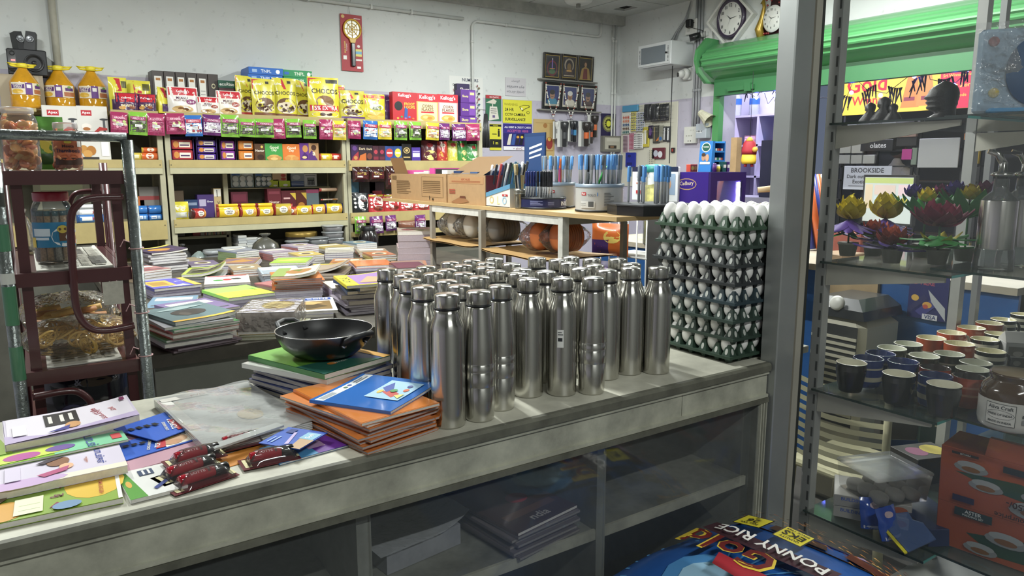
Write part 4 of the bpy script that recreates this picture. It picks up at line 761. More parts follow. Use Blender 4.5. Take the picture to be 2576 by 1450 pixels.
lump('dark_bag', (868,602,899,650), YB-.02, ZB, M('4a4644', .4, coat=.3, noise=.3), 'smoke grey bag beside the dark jar', 'bag', .1, False, seed=13)
# ---------------------------------------------------------------- book tables
TW = M('4b463c', .6, noise=.5, nscale=9, bump=.2)
bt = thing('book_table', 'long table with a dark chipped wooden edge carrying stacks of notebooks', 'table', (.95, TBLF, 0))
def tpart(n, x0, x1, y0, y1, z0, z1, m): MB().box(x0-.95, x1-.95, y0-TBLF, y1-TBLF, z0, z1, m).build(n, bt)
tpart('table_top', .265, 1.64, TBLF, 3.42, TBL-.04, TBL, TW)
tpart('front_panel', .28, .62, TBLF+.03, TBLF+.05, .0, TBL-.042, M('7d7f75', .65, noise=.2, nscale=4))
for x, y in ((.29, TBLF+.06), (1.58, TBLF+.06), (.29, 3.34), (1.58, 3.34)): tpart('leg', x, x+.05, y, y+.05, 0, TBL-.041, TW)
bt2 = thing('book_table', 'second dark table behind the first, filling the space up to the low cabinet', 'table', (1.3, 3.43, 0))
MB().box(-1.035, 1.0, 0, 1.37, TBL-.04, TBL, TW).build('table_top', bt2)
for x, y in ((-1.0, .03), (.93, .03), (-1.0, 1.3), (.93, 1.3)): MB().box(x, x+.05, y, y+.05, 0, TBL-.041, TW).build('leg', bt2)
# ---------------------------------------------------------------- notebooks
_bk = {}
def book_mesh(w, l, t, cover, pages, curl):
    k = (w, l, t, cover, pages, curl)
    if k in _bk: return _bk[k]
    c = min(.0008, t*.1); nx = 6 if curl else 1
    zf = lambda u: curl*(max(0, u-.35)/.65)**2
    p = MB(); pm = M(pages, .75, noise=.12, nscale=120)
    def slab(mb, x0, x1, y0, y1, z0, z1, m):
        if not curl: return mb.box(x0, x1, y0, y1, z0, z1, m)
        rs = []
        for i in range(nx+1):
            x = x0+(x1-x0)*i/nx; dz = zf(i/nx); rs.append([(x, y0, z0+dz), (x, y1, z0+dz), (x, y1, z1+dz), (x, y0, z1+dz)])
        return mb.loft(rs, m)
    slab(p, -w/2+.001, w/2-.0006, -l/2+.0006, l/2-.0006, c, t-c, pm)
    q = MB(); cm = M(cover, .3, coat=.3)
    slab(q, -w/2, w/2, -l/2, l/2, 0, c*.9, cm); slab(q, -w/2, w/2, -l/2, l/2, t-c*.9, t, cm); q.box(-w/2-.0006, -w/2+.0006, -l/2, l/2, 0, t, cm)
    _bk[k] = (p.mesh('notebook'), q.mesh('cover')); return _bk[k]
def book(w, l, t, cover, loc, rotz, label, items=None, pages='d9d5cd', group=None, curl=0, name='notebook', tilt=(0, 0), cat='notebook', bscale=None):
    bscale = bscale or (.95 if loc[1] > 2.2 else 1)
    w, l = w*bscale, l*bscale; a, b = book_mesh(w, l, t, cover, pages, curl)
    o = tag(put(name, a, None, loc, (tilt[0], tilt[1], rotz)), label, cat, group); put('cover', b, o)
    if items:
        f = (lambda u, v, o_: ((u-.5)*w, (v-.5)*l, t+o_+curl*(max(0, u-.35)/.65)**2)) if curl else flat_top(w, l, t)
        decals(f, (w, l), items, grid=6 if curl else 1).build('cover_print', o)
    return o
def stack(px, py, H_, w, l, rot, layers, label, zb=TBL, jit=.006, jr=.05, group=None, swing=0, base=None):
    """layers from the bottom: (count, thickness, cover, pages); returns centre and top z"""
    c = Vector((*(STK.get((px, py)) or base), 0)); z = zb+.0008; n = sum(x[0] for x in layers); k = 0
    for cnt, t, cov, pg in layers:
        for i in range(cnt):
            book(w, l, t-.0006, cov, (c.x+random.uniform(-jit, jit), c.y+random.uniform(-jit, jit), z), rot+random.uniform(-jr, jr)+swing*(k % 2)*PI, label, None, pg, group or label); z += t; k += 1
    return c.x, c.y, z
R = math.radians
STK = {(402, 628): (0.585, 4.321), (437, 712): (0.496, 3.477), (515, 682): (0.725, 3.885), (460, 650): (0.749, 4.637), (600, 733): (0.693, 3.062), (470, 788): (0.4, 2.465), (641, 776): (0.667, 2.465), (803, 767): (0.859, 2.681), (745, 685): (0.942, 3.073), (890, 705): (1.094, 2.684), (605, 656): (0.981, 4.226), (735, 654): (1.205, 4.0), (705, 678): (1.031, 3.64), (838, 672): (1.218, 3.478), (948, 660): (1.468, 3.512), (1000, 664): (1.701, 3.548), (1065, 606): (1.865, 3.792), (1110, 650): (1.53, 3.2)}   # stack centres, spread so that no two stacks share space
FX, FY = 0.733, 3.43
B = 'dcd8d0'; PG = 'b8b0bd'
# far row of the table
x, y, z = stack(402, 628, 0.116, .2, .28, R(12), [(8, .013, '8a8590', 'c9c6c6')], 'grey edged notebook in the tall stack beside the rack', jit=.008)
book(.2, .28, .009, '3a2f4a', (x, y, z), R(14), 'dark purple book with a yellow border topping the tall stack', [('r', 0, .0, 1, 1, '4a3a5a'), ('r', 0, .86, 1, 1, 'e3cf5a'), ('e', .45, .45, .3, .22, 'd8962c'), ('r', .15, .3, .8, .36, '7a5a8a')], curl=.012)
x, y, z = stack(437, 712, 0.050, .2, .27, R(8), [(3, .0125, '77708a', 'b9b4c4')], 'purple edged notebook in the stack under the castle book', jit=.006)
book(.205, .275, .012, '3c3f9a', (x, y, z), R(8), 'blue book with an orange castle picture on its stack', [('r', .0, .0, 1, 1, '5a55b0'), ('r', .04, .2, .55, .85, 'c9a04a'), ('r', .1, .3, .45, .7, 'a07c38'), ('t', '2023', .75, .6, .2, .1, 'dfe2f6'), ('r', .85, 0, 1, 1, 'e0a848'), ('p', [(.3,.05),(.8,.05),(.7,.25)], 'cfd6f0')])
x, y, z = stack(515, 682, 0.038, .19, .26, R(-18), [(2, .013, '8a8f98', 'c9c9c9')], 'plain notebook under the lime bordered book', jit=.01)
book(.19, .27, .014, 'b6d23a', (x, y, z), R(-18), 'lime bordered book with a dark picture and a lifted corner', [('r', .1, .06, .97, .86, '5a5a48'), ('r', .2, .2, .85, .5, '3c3c30'), ('p', [(.2,.5),(.5,.8),(.9,.6),(.6,.45)], '8a8568')], curl=.03)
x, y, z = stack(460, 650, 0.024, .2, .26, R(5), [(1, .012, 'b9a88a', 'c8c4bc')], 'plain notebook lying flat behind the lime bordered book', zb=TBL)
book(.2, .27, .01, 'd8c9c0', (FX, FY, TBL+.0425), R(-12), 'white book with coloured fruit pictures behind the lime and yellow book', [('r', .05, .1, .95, .9, 'e3e0dc'), ('e', .3, .4, .12, .1, '3f8a3a'), ('e', .5, .45, .1, .1, 'c03a3a'), ('e', .7, .5, .12, .1, '3a3a3a'), ('r', .05, .85, .95, .93, 'b8434a')])
for k in range(3): book(.2, .27, .0135, '8f8aa0', (FX, FY, TBL+.001+.0137*k), R(-12), 'lilac notebook under the white fruit book', group='lilac notebooks under the fruit book', pages='c6c2cc')
x, y, z = stack(600, 733, 0.053, .2, .28, R(10), [(3, .0135, '9a93ad', 'a9a4b4')], 'lilac edged notebook under the lime and yellow book', jit=.006)
book(.2, .285, .012, '8fd84a', (x, y, z), R(10), 'bright lime and yellow covered notebook on top of its stack', [('r', .0, .5, 1, 1, '8fdc55'), ('r', 0, 0, 1, .5, 'e6ea3c'), ('t', 'RELAX', .86, .52, .3, .06, '5a8a2a', PI/2), ('r', .2, .12, .45, .13, 'a8ac30')])
x, y, z = stack(470, 788, 0.098, .215, .27, R(10), [(3, .0075, '5d4a52', '8a7a84'), (1, .012, '9a9aa0', B), (1, .008, '3d8a4c', B), (1, .009, 'd04a44', B), (1, .008, 'e3d9c9', B), (1, .009, 'd6453e', B), (1, .008, '3d8a4c', B), (1, .009, '9a9aa0', B)], 'long thin notebook in the fanned stack with red and green covers', jit=.014, jr=.09)
book(.2, .27, .012, '2a5a58', (x, y, z), R(14), 'dark teal book with an elephant picture and yellow spine', [('r', .0, .0, 1, 1, '5d7478'), ('r', 0, .0, 1, .08, 'd8a83a'), ('e', .5, .48, .28, .2, '3c3a38'), ('e', .4, .4, .08, .12, '55504a'), ('p', [(.05,.75),(.6,.9),(.95,.75),(.5,.7)], '8fa4a4')], curl=.006)
x, y, z = stack(641, 776, 0.093, .2, .25, R(-26), [(2, .0085, 'a9a98a', 'bdbda8'), (1, .012, 'd8b14a', B)], 'thin notebook under the shrink-wrapped pack', jit=.012, jr=.08)
pk = thing('wrapped_book_pack', 'shrink-wrapped pack of pale notebooks shining under film', 'book pack', (x, y, z), (0, 0, R(-26)))
MB().box(-.09, .09, -.12, .12, 0, .06, M('b5aaa2', .7, noise=.15, nscale=90)).build('page_block', pk)
decals(flat_top(.18, .24, .061), (.18, .24), [('r', 0, 0, 1, 1, 'cfcbd2'), ('e', .6, .55, .3, .3, 'b9a45c'), ('r', .1, .1, .9, .25, 'b8b2c4'), ('r', .55, .85, .95, .93, '6a6ab0')], grid=1).build('cover_print', pk)
MB().box(-.093, .093, -.123, .123, -.0003, .0635, clear('ffffff', .05, 1.6, .12, .9, 26)).build('shrink_film', pk)
x, y, z = stack(803, 767, 0.040, .2, .29, R(-20), [(1, .016, 'd9d6d4', B), (1, .012, '8a86a0', B)], 'white drawing pad in the stack beside the pan', jit=.01)
book(.21, .3, .011, 'e3e3e3', (x, y, z), R(-16), 'white drawing book with a brown rope picture and blue label', [('r', .12, .1, .92, .72, '7a6038'), ('p', [(.2,.2),(.6,.6),(.85,.3),(.5,.15)], '4a3a22'), ('p', [(.3,.5),(.5,.7),(.8,.6),(.6,.45)], 'b9925a'), ('r', .45, .8, .95, .95, '2c4a9c'), ('t', 'SHOC', .7, .875, .4, .1, 'f3f3f3', PI), ('r', .02, .1, .08, .7, '5a4030')])
x, y, z = stack(745, 685, 0.111, .2, .27, R(-14), [(4, .012, 'c6c2d2', 'cfcbd6'), (6, .0085, 'd0743c', 'a89a98')], 'notebook in the tall orange and white pile at the middle of the table', jit=.009)
book(.19, .26, .012, '7a9a4a', (x, y, z), R(-24), 'green and tan picture book with a curled page topping the orange pile', [('r', 0, 0, 1, 1, 'c9b9a0'), ('r', 0, 0, .3, 1, '7c8f4c'), ('e', .55, .5, .3, .28, '96693c'), ('e', .5, .6, .14, .12, '5c6a2c')], curl=.018)
x, y, z = stack(890, 705, 0.116, .2, .28, R(-6), [(4, .0105, '8a8290', 'b0a8b0'), (2, .017, '3a3440', 'a89c8c'), (2, .014, '2c4a7a', 'c9b89a')], 'orange cornered atlas in the heap beside the bottles', jit=.02, jr=.16)
book(.21, .29, .012, 'e8d92a', (x, y, z), R(-10), 'yellow atlas with a purple map picture topping the heap', [('r', .25, .05, .98, .95, '8a6aa0'), ('r', .02, .05, .22, .95, 'ecdc30'), ('t', 'ATLAS', .12, .5, .7, .12, '3a3a2a', PI/2), ('p', [(.3,.2),(.6,.7),(.9,.4),(.7,.1)], 'a88a6a')], curl=.01)
x, y, z = stack(605, 656, 0.036, .2, .27, R(-20), [(2, .012, 'a59aa8', 'c4c0c8')], 'pale notebook under the brown picture book', jit=.008)
book(.2, .27, .01, '8f6a4a', (x, y, z), R(-22), 'brown and violet picture book at the back of the table', [('r', .05, .05, .95, .95, '8a6a78'), ('p', [(.1,.2),(.5,.8),(.9,.5),(.6,.2)], 'c08a4a'), ('r', 0, .9, 1, 1, 'd89a4a')])
x, y, z = stack(735, 654, 0.048, .2, .27, R(-26), [(3, .012, 'a9a4b8', 'cac6cf')], 'pale notebook under the bright green book', jit=.008)
book(.2, .27, .011, 'a8cf4a', (x, y, z), R(-28), 'bright green book with a yellow pattern at the back of the table', [('r', .05, .1, .95, .9, '9cc44e'), ('p', [(.1,.3),(.5,.7),(.95,.4),(.5,.3)], 'd6dc5a'), ('r', 0, .92, 1, 1, 'b9a4c4')])
x, y, z = stack(705, 678, 0.050, .2, .27, R(-10), [(3, .0125, '8f98a4', 'b9c0c8')], 'blue grey notebook under the pale blue book', jit=.008)
book(.2, .27, .01, 'a9bccb', (x, y, z), R(-10), 'pale blue grey book lying behind the orange pile', [('r', .05, .5, .95, .95, 'b9cad6'), ('r', .05, .05, .95, .45, '8f9aa4')])
x, y, z = stack(838, 672, 0.064, .2, .27, R(-30), [(4, .013, '7a6a5c', 'b9ac9c')], 'brown edged notebook between the orange pile and the atlas heap', jit=.01, jr=.1)
book(.2, .27, .01, '8a7a6a', (x, y, z), R(-32), 'brown book with an upturned yellow corner', [('r', 0, .9, 1, 1, 'd8a848'), ('r', .05, .1, .95, .85, '9a8a7a')], curl=.03)
x, y, z = stack(948, 660, 0.066, .2, .27, R(-12), [(4, .0135, 'a49ab8', 'c6c0d0')], 'lilac notebook under the plain orange book', jit=.01)
book(.2, .27, .012, 'e07a3c', (x, y, z), R(-14), 'plain orange book at the back of the table', [('r', .0, .86, 1, 1, 'd8c09a'), ('r', .4, .08, .7, .11, 'b05a2a')])
x, y, z = stack(1000, 664, 0.039, .2, .27, R(-20), [(2, .0135, 'b08a8a', 'c6bcb4')], 'rust edged notebook beside the plain orange book', jit=.012)
book(.2, .27, .01, 'c8845a', (x, y, z), R(-24), 'rust and grey patterned book behind the bottles', [('r', .1, .1, .9, .9, '9a8478'), ('e', .5, .5, .3, .25, 'd8b88a')])
# hardcover albums beside the pen table
x, y, z = stack(1065, 606, .19, .22, .30, R(-24), [(5, .036, 'c9b8bc', 'a99ca4')], 'thick hardcover album in the stack beside the pen table', jit=.006, jr=.02, base=(1.86, 3.78))
decals(flat_top(.21, .29, 0), (.21, .29), [('r', 0, 0, 1, 1, 'd8cdb8'), ('e', .3, .4, .2, .2, '8a3a4a'), ('e', .7, .6, .2, .2, 'c8a0a4'), ('r', .1, .8, .9, .9, '6a2a3c')], grid=1)
book(.22, .3, .02, 'cfc4b4', (x, y, z), R(-24), 'cream album with maroon flower pattern on top of the hardcover stack', [('e', .3, .4, .2, .18, '8a3a4a'), ('e', .7, .62, .2, .18, 'b98a94'), ('e', .6, .25, .12, .1, '7a8a4a'), ('r', .05, .86, .95, .94, '6a2a3c')])
x, y, z = stack(1110, 650, .05, .2, .28, R(-15), [(4, .013, 'a09aac', 'c0bac6')], 'pale notebook in front of the album stack', jit=.008, base=(1.53, 3.2))
book(.16, .24, .03, '5a2c3c', (x, y, z), R(-15), 'dark maroon patterned notebook lying before the album stack', [('r', .05, .05, .95, .95, '6d3a4c')])
# low stacks of thin books in the gaps between the tall ones
LOW = [(1.504, 3.964, -26, 0.17, 0.24), (1.05, 4.556, 18, 0.15, 0.21), (1.264, 4.485, 8, 0.17, 0.24), (1.68, 4.68, 7, 0.19, 0.26), (1.302, 3.085, -3, 0.17, 0.24), (0.463, 3.974, 23, 0.15, 0.21), (1.604, 4.338, -20, 0.17, 0.24), (0.446, 3.068, -15, 0.17, 0.24), (1.837, 4.373, -17, 0.19, 0.26), (0.483, 2.773, 16, 0.19, 0.26), (1.35, 2.817, 4, 0.19, 0.26), (1.769, 4.102, -7, 0.15, 0.21), (0.496, 3.735, 6, 0.15, 0.21), (1.448, 4.627, 12, 0.15, 0.21), (1.362, 4.241, 0, 0.15, 0.21), (1.297, 3.726, -26, 0.15, 0.21), (0.959, 3.363, 19, 0.15, 0.21), (0.563, 4.615, 3, 0.15, 0.21), (1.883, 4.695, 5, 0.15, 0.21), (0.936, 3.928, -6, 0.15, 0.21), (0.804, 4.356, -2, 0.15, 0.21), (1.107, 2.947, -8, 0.15, 0.21)]
LC = [('c8743a', 'orange'), ('8f98b4', 'slate blue'), ('b8a8c4', 'mauve'), ('d0b45a', 'mustard'), ('8aa070', 'sage green'), ('b06a6a', 'dusty red'), ('c9c4b8', 'cream'), ('6f8fa8', 'steel blue'), ('a08a70', 'tan'), ('7a6a98', 'violet'), ('d8d0c4', 'ivory')]
LP = [('stripe', [('r', .1, .6, .9, .85, 'e3ddcc'), ('r', .1, .15, .9, .2, '5a5a62')]), ('disc', [('e', .5, .5, .3, .24, 'd8cfae'), ('e', .5, .5, .18, .14, '6a5a4a')])]
for i, (x, y, rd, w, l) in enumerate(LOW):
    col, nm = LC[i % 11]; pn, pit = LP[i // 11]; z = TBL+.0008
    for k in range(1+(i*7) % 4): book(w, l, .0125, LC[(i+3) % 11][0], (x, y, z), R(rd)+random.uniform(-.04, .04), 'thin exercise book in one of the low stacks between the tall ones', group='low stacked exercise books', pages='c9c5c4', bscale=1); z += .0131
    book(w, l, .009, col, (x, y, z), R(rd), nm + ' exercise book with a ' + pn + ' design topping a low stack', pit, bscale=1)
# ---------------------------------------------------------------- maroon display rack
MR = M('4d1f22', .35, coat=.3); RX0, RX1, RY0, RY1 = -.037, .212, 2.0, 2.6
rk = thing('display_rack', 'maroon steel rack with curved side loops and film-wrapped front posts', 'rack', (.09, 2.3, 0))
P_ = lambda n, x0, x1, y0, y1, z0, z1, m=MR: MB().box(x0-.09, x1-.09, y0-2.3, y1-2.3, z0, z1, m).build(n, rk)
for x in (RX0+.012, RX1-.036):
    for y in (RY0+.02, RY1): P_('leg', x, x+.022, y, y+.022, 0, 1.46)
tz = (1.478, 1.243, 1.008, .80)
for z in tz:
    P_('front_bar', RX0, RX1-.008, RY0, RY0+.018, z-.032, z); P_('back_bar', RX0, RX1-.008, RY1+.022, RY1+.04, z-.032, z)
    for x in (RX0, RX1-.02): P_('side_bar', x, x+.011, RY0+.018, RY1+.022, z-.03, z-.002)
    P_('tier', RX0+.012, RX1-.022, RY0+.018, RY1+.022, z-.006, z-.001)
FILM = M('8f9896', .16, .75, noise=.4, nscale=26, bump=.5)
for x, c in ((RX0-.012, FILM), (RX1+.004, FILM)):
    mb = MB(); mb.tube([(x-.09, RY0-.02-2.3, .0), (x-.09, RY0-.02-2.3, 1.55)], .0135, c, 12); mb.build('wrapped_post', rk)
    mb = MB(); mb.tube([(x-.09, RY1-2.3+.055, .0), (x-.09, RY1-2.3+.055, 1.5)], .012, MR, 10); mb.build('rear_post', rk)
MB().tube([(RX0-.025-.09, RY0-.02-2.3, 1.558), (RX1+.004-.09, RY0-.02-2.3, 1.556)], .0115, FILM, 12).build('wrapped_rail', rk)
for z0, z1, cc in ((1.13, 1.22, '3c7a55'), (1.3, 1.36, '45805c'), (1.0, 1.08, '3c7a55'), (1.225, 1.25, 'c9ccc6'), (1.4, 1.43, '40433f')):
    mb = MB(); mb.tube([(RX0-.012-.09, RY0-.02-2.3, z0), (RX0-.012-.09, RY0-.02-2.3, z1)], .0142, M(cc, .35, coat=.4), 12, False); mb.build('printed_wrap', rk)
def loop(pts, y, r=.0085, n='side_loop'):
    p = [Vector((a-.09, y-2.3, b)) for a, b in pts]; out = []
    for i in range(len(p)-1):                # round the corners
        for k in range(6):
            t_ = k/6; p0, p1, p2, p3 = p[max(i-1, 0)], p[i], p[i+1], p[min(i+2, len(p)-1)]
            out.append(.5*((2*p1)+(p2-p0)*t_+(2*p0-5*p1+4*p2-p3)*t_*t_+(3*p1-p0-3*p2+p3)*t_**3))
    MB().tube(out+[p[-1]], r, MR, 10).build(n, rk)
cpx = [(310,496),(230,499),(196,515),(178,556),(184,690),(194,780),(222,822),(265,832),(338,819)]
loop([(ony(a, b, 1.965).x, ony(a, b, 1.965).z) for a, b in cpx], 1.965)
loop([(ony(a, b, 2.66).x, ony(a, b, 2.66).z) for a, b in [(285,483),(215,482),(182,497),(172,560),(176,700),(200,740),(240,752),(300,748)]], 2.66)
loop([(ony(a, b, 1.965).x, ony(a, b, 1.965).z) for a, b in [(82,1000),(150,987),(190,985),(218,1000),(232,1022),(238,1060)]], 1.965)
for z in (1.29, 1.02, 1.13):
    c = [(RX1+.004-.09+.0165*math.cos(a), RY0-.02-2.3+.0165*math.sin(a), z) for a in [2*PI*i/12 for i in range(13)]]
    MB().tube(c + [(RX1-.09-.02, RY0-2.3-.005, z+.02), (RX1-.09-.03, RY0-2.3-.015, z+.005)], .0016, M('c79a9a', .5), 5).build('string_tie', rk)
def newspaper(z, label, y0, y1):
    nmb = MB(); o = MB().box(-.08, .08, -(y1-y0)/2, (y1-y0)/2, 0, .003, M('c9c7bb', .7, noise=.1, nscale=30)).build('newspaper', None, (.087, (y0+y1)/2, z)); tag(o, label, 'newspaper')
    it = [('r', .06+.18*i, .05+.0*j, .2+.18*i, .9, 'aeaca0') for i in range(5) for j in range(1)] + [('r', .45, .55, .72, .8, '4a4a48'), ('r', .05, .92, .95, .97, '33332f'), ('r', .75, .1, .95, .4, '6a6a66')]
    it += [('r', .07+.18*i, .08+.05*k, .19+.18*i, .1+.05*k, '77756c') for i in range(5) for k in range(9)]
    decals(flat_top(.16, y1-y0, .003), (.16, y1-y0), it, grid=1).build('newsprint', o)
newspaper(tz[1]+.0005, 'sheet of newspaper lining the tier under the jar of cereal bars', RY0+.02, RY1)
newspaper(tz[2]+.0005, 'sheet of newspaper lining the tier under the bags of fried wheels', RY0+.02, RY1)
newspaper(tz[3]+.0005, 'newspaper on the lowest visible tier of the rack', RY0+.02, RY1)
P_('newspaper_flap', RX1-.075, RX1-.03, RY0-.003, RY0-.001, tz[1]-.09, tz[1]-.033, M('b9b6a8', .7, noise=.2, nscale=80))
CJ = clear('f0f4f4', .07, .9, .05)
def jar(px, wpx, ytop, zb, Y, lidc, label, fill, name='sweets_jar', lidh=.1, lab=None, rib=0):
    a = ony(px-wpx/2, ytop+60, Y); b = ony(px+wpx/2, ytop+60, Y); r = (b-a).length/2*.93; c = (a+b)/2; h = ony(px, ytop, Y).z-zb
    t = thing(name, label, 'jar', (c.x, Y, zb))
    hh = h*(1-lidh)
    MB().lathe([(0, .0), (r*.9, 0), (r*.97, .006), (r, .015), (r, hh*.42), (r*.96, hh*.45), (r, hh*.48), (r, hh*.86), (r*.9, hh*.95), (r*.8, hh), (r*.8, hh+.003)], CJ, 28, cap=False).build('jar_body', t)
    MB().lathe([(r*.83, hh), (r*.86, hh+.003), (r*.86, h-.004), (r*.82, h), (0, h)], lidc, 28, cap=False).build('lid', t)
    fill(t, r, hh)
    if lab: lab(t, r, hh)
    return t
def candy_fill(cols, n, s):
    def fn(t, r, hh):
        rnd = random.Random(n)
        for k in range(n):
            a = rnd.random()*6.28; q = r*.9*math.sqrt(rnd.random())*.82; z = .012+hh*.74*(k/n)
            MB().lathe([(0, -s*.35), (s*.7, -s*.35), (s, -s*.1), (s, s*.1), (s*.7, s*.35), (0, s*.35)], M(cols[k % len(cols)], .35, coat=.3), 12, cap=False).build('sweet', t, (q*math.cos(a), q*math.sin(a), z), (rnd.uniform(-1.2, 1.2), rnd.uniform(-1.2, 1.2), 0))
    return fn
jar(48, 106, 271, tz[0], 2.12, clear('ffffff', .35, .8, .15), 'clear plastic jar of orange and yellow sugared sweets on the rack top', candy_fill(['f09a52', 'f2b468', 'ec8a58', 'f0c880'], 110, .0125))
def tham_label(t, r, hh):
    f = lambda u, v, o: ((r*1.004+o)*math.cos(-2.6+u*2.1), (r*1.004+o)*math.sin(-2.6+u*2.1), hh*(.14+.6*v))
    decals(f, (r*2.1, hh*.6), [('r', 0, 0, 1, 1, 'c9683c'), ('r', 0, 0, 1, .28, '4a2c1e'), ('e', .5, .3, .3, .12, 'b5532c'), ('t', 'Thamboola', .5, .56, .84, .18, '2c2a4a'), ('t', 'Meeta', .5, .74, .4, .12, '4a2a2a'), ('e', .5, .9, .12, .06, 'd8c03a'), ('r', .8, .72, .96, .96, 'e9e6dc')], grid=8).build('label', t)
jar(168, 80, 309, tz[0], 2.06, clear('ffffff', .35, .8, .15), 'clear jar of orange sweets with an orange Thamboola label', candy_fill(['e88a4c', 'dc763c', 'ec9c5c'], 50, .012), lab=tham_label, lidh=.13)
def bar_fill(t, r, hh):
    for k in range(19):
        a = 2*PI*k/13 if k < 13 else 2*PI*k/6; q = r*.8 if k < 13 else r*.42; col = ['c09a68', 'b0aa9c', 'cfa878'][k % 3]
        b = MB(); b.tube([(0, 0, .0), (0, 0, hh*.72)], r*.16, M(col, .45, noise=.5, nscale=160, bump=.6), 8); o = b.build('cereal_bar', t, (q*math.cos(a), q*math.sin(a), .008))
        MB().tube([(0, 0, hh*.72), (0, 0, hh*.8)], r*.17, M('1f5f6a', .3, coat=.5), 8).build('wrapper_end', o)
def bar_label(t, r, hh):
    f = lambda u, v, o: ((r*1.006+o)*math.cos(-2.95+u*2.6), (r*1.006+o)*math.sin(-2.95+u*2.6), hh*(.27+.4*v))
    decals(f, (r*2.6, hh*.4), [('r', 0, 0, 1, 1, '2b7fae'), ('e', .72, .42, .26, .4, 'e3e9ea'), ('e', .72, .42, .17, .27, '2b86b4'), ('r', .1, .45, .45, .75, 'cfe0ea'), ('r', .12, .3, .42, .4, 'cfe0ea'), ('r', .0, .0, .14, .4, 'e6c83a'), ('r', .6, .25, .74, .8, '6a4a34'), ('e', .67, .72, .1, .16, 'd8c04a'), ('t', 'C', .86, .4, .3, .7, 'e3e9ea'), ('r', .9, .1, .96, .8, 'b86a4a')], grid=8).build('label', t)
jar(131, 116, 482, tz[1]+.0048, 2.16, M('a8283c', .35, coat=.3), 'clear jar of cereal bars with a blue label and red lid', bar_fill, name='cereal_bar_jar', lidh=.13, lab=bar_label)
# bags on the rack
FB = clear('f6f2e0', .06, 1.3, .08, .6, 30)
def wheel_mesh(r):
    mb = MB(); m = M('dcb25c', .5, noise=.15, nscale=70)
    mb.tube([(r*math.cos(a), r*math.sin(a), 0) for a in [2*PI*i/16 for i in range(17)]], r*.14, m, 6)
    for k in range(5):
        a = 2*PI*k/5; mb.tube([(r*.2*math.cos(a), r*.2*math.sin(a), 0), (r*.95*math.cos(a), r*.95*math.sin(a), 0)], r*.1, m, 5)
    mb.tube([(r*.24*math.cos(a), r*.24*math.sin(a), 0) for a in [2*PI*i/8 for i in range(9)]], r*.1, m, 5)
    return mb.mesh('fried_wheel')
wm = wheel_mesh(.0215)
def snack_bag(cx, y, z, w, d, h, label, inside, rz=0):
    t = thing('snack_bag', label, 'snack bag', (cx, y, z), (0, 0, rz))
    fn = lambda s: (lambda u, v: ((u-.5)*w, (v-.5)*d + .004*math.sin(13*u), (h/2 + s*h/2*(max(0, 1-(2*u-1)**4)**.7)*(max(0, 1-(2*v-1)**4)**.7)*(1+.12*math.sin(11*u+3*v)*math.sin(9*v)) if s > 0 else h/2-h/2*(max(0, 1-(2*u-1)**4)**.5)*(max(0, 1-(2*v-1)**4)**.5))))
    mb = MB(); mb.surf(fn(1), 20, 12, FB); mb.surf(lambda u, v: fn(-1)(1-u, v), 20, 12, FB); mb.build('film', t); inside(t, w, d, h); return t
def wheels(t, w, d, h):
    rnd = random.Random(5)
    for k in range(28):
        put('fried_wheel', wm, t, (rnd.uniform(-.38, .38)*w, rnd.uniform(-.38, .38)*d, h*(.26+.42*rnd.random())), (rnd.uniform(-1.4, 1.4), rnd.uniform(-1.4, 1.4), 0))
def tubes_in(t, w, d, h):
    rnd = random.Random(9)
    for k in range(26):
        a = rnd.uniform(-.5, .5); c = (rnd.uniform(-.3, .3)*w, rnd.uniform(-.3, .3)*d, h*(.22+.4*rnd.random()))
        MB().tube([(-.03, 0, 0), (.03, 0, 0)], .0085, M(['d9a84a', 'b9783c', 'e0c05a'][k % 3], .5, noise=.2, nscale=60), 8).build('fried_tube', t, c, (0, rnd.uniform(-.2, .2), a))
snack_bag(.085, 2.15, tz[2]+.009, .25, .19, .085, 'clear bag of yellow fried wheel snacks on the rack tier', wheels)
snack_bag(.075, 2.42, tz[2]+.009, .24, .2, .11, 'clear bag of golden fried tubes behind the wheel snacks', tubes_in, .1)
cx = .09
pouch('printed_bag', .2, .16, .09, '1e1f2c', [('e', .3, .3, .12, .1, '3a3a5a'), ('e', .62, .72, .2, .08, '4a3a2c'), ('e', .62, .32, .2, .08, '3a332c'), ('r', .5, .05, .52, .95, '2c2c38'), ('t', '&', .4, .75, .1, .12, '8a8aa0')], (cx, 2.2, tz[3]+.009), 'glossy black printed packet on the low tier of the rack', 'packet', rough=.15)
lump('puffed_bag', (40,525,84,625), 2.5, tz[1]+.004, clear('efe6d0', .35, 1.0, .1, .5, 25), 'crumpled clear bag of biscuits behind the jar of cereal bars', 'snack bag', .08, True, seed=21)
pouch('oil_pouch', .07, .14, .04, '5a9a3a', [('e', .5, .5, .35, .2, 'd8d04a'), ('r', .1, .1, .9, .3, '2c5a2a')], (.07, 2.34, tz[0]+.002), 'green packet between the two jars on the rack', 'packet')
# ---------------------------------------------------------------- goods on the front counter
def lay(q, z):
    """px corners far-left, far-right, near-right, near-left on the plane z -> centre, rotation, width, length"""
    p = [onz(a, b, z) for a, b in q]; c = (p[0]+p[1]+p[2]+p[3])/4
    d = (p[1]-p[0]) + (p[2]-p[3]); e = (p[0]-p[3]) + (p[1]-p[2])
    return c, math.atan2(d.y, d.x), d.length/2, e.length/2
def laybook(q, z, t, cover, label, items, w=None, l=None, **k):
    c, r, ww, ll = lay(q, z+t); return book(w or ww, l or ll, t, cover, (c.x, c.y, z), r, label, items, **k)
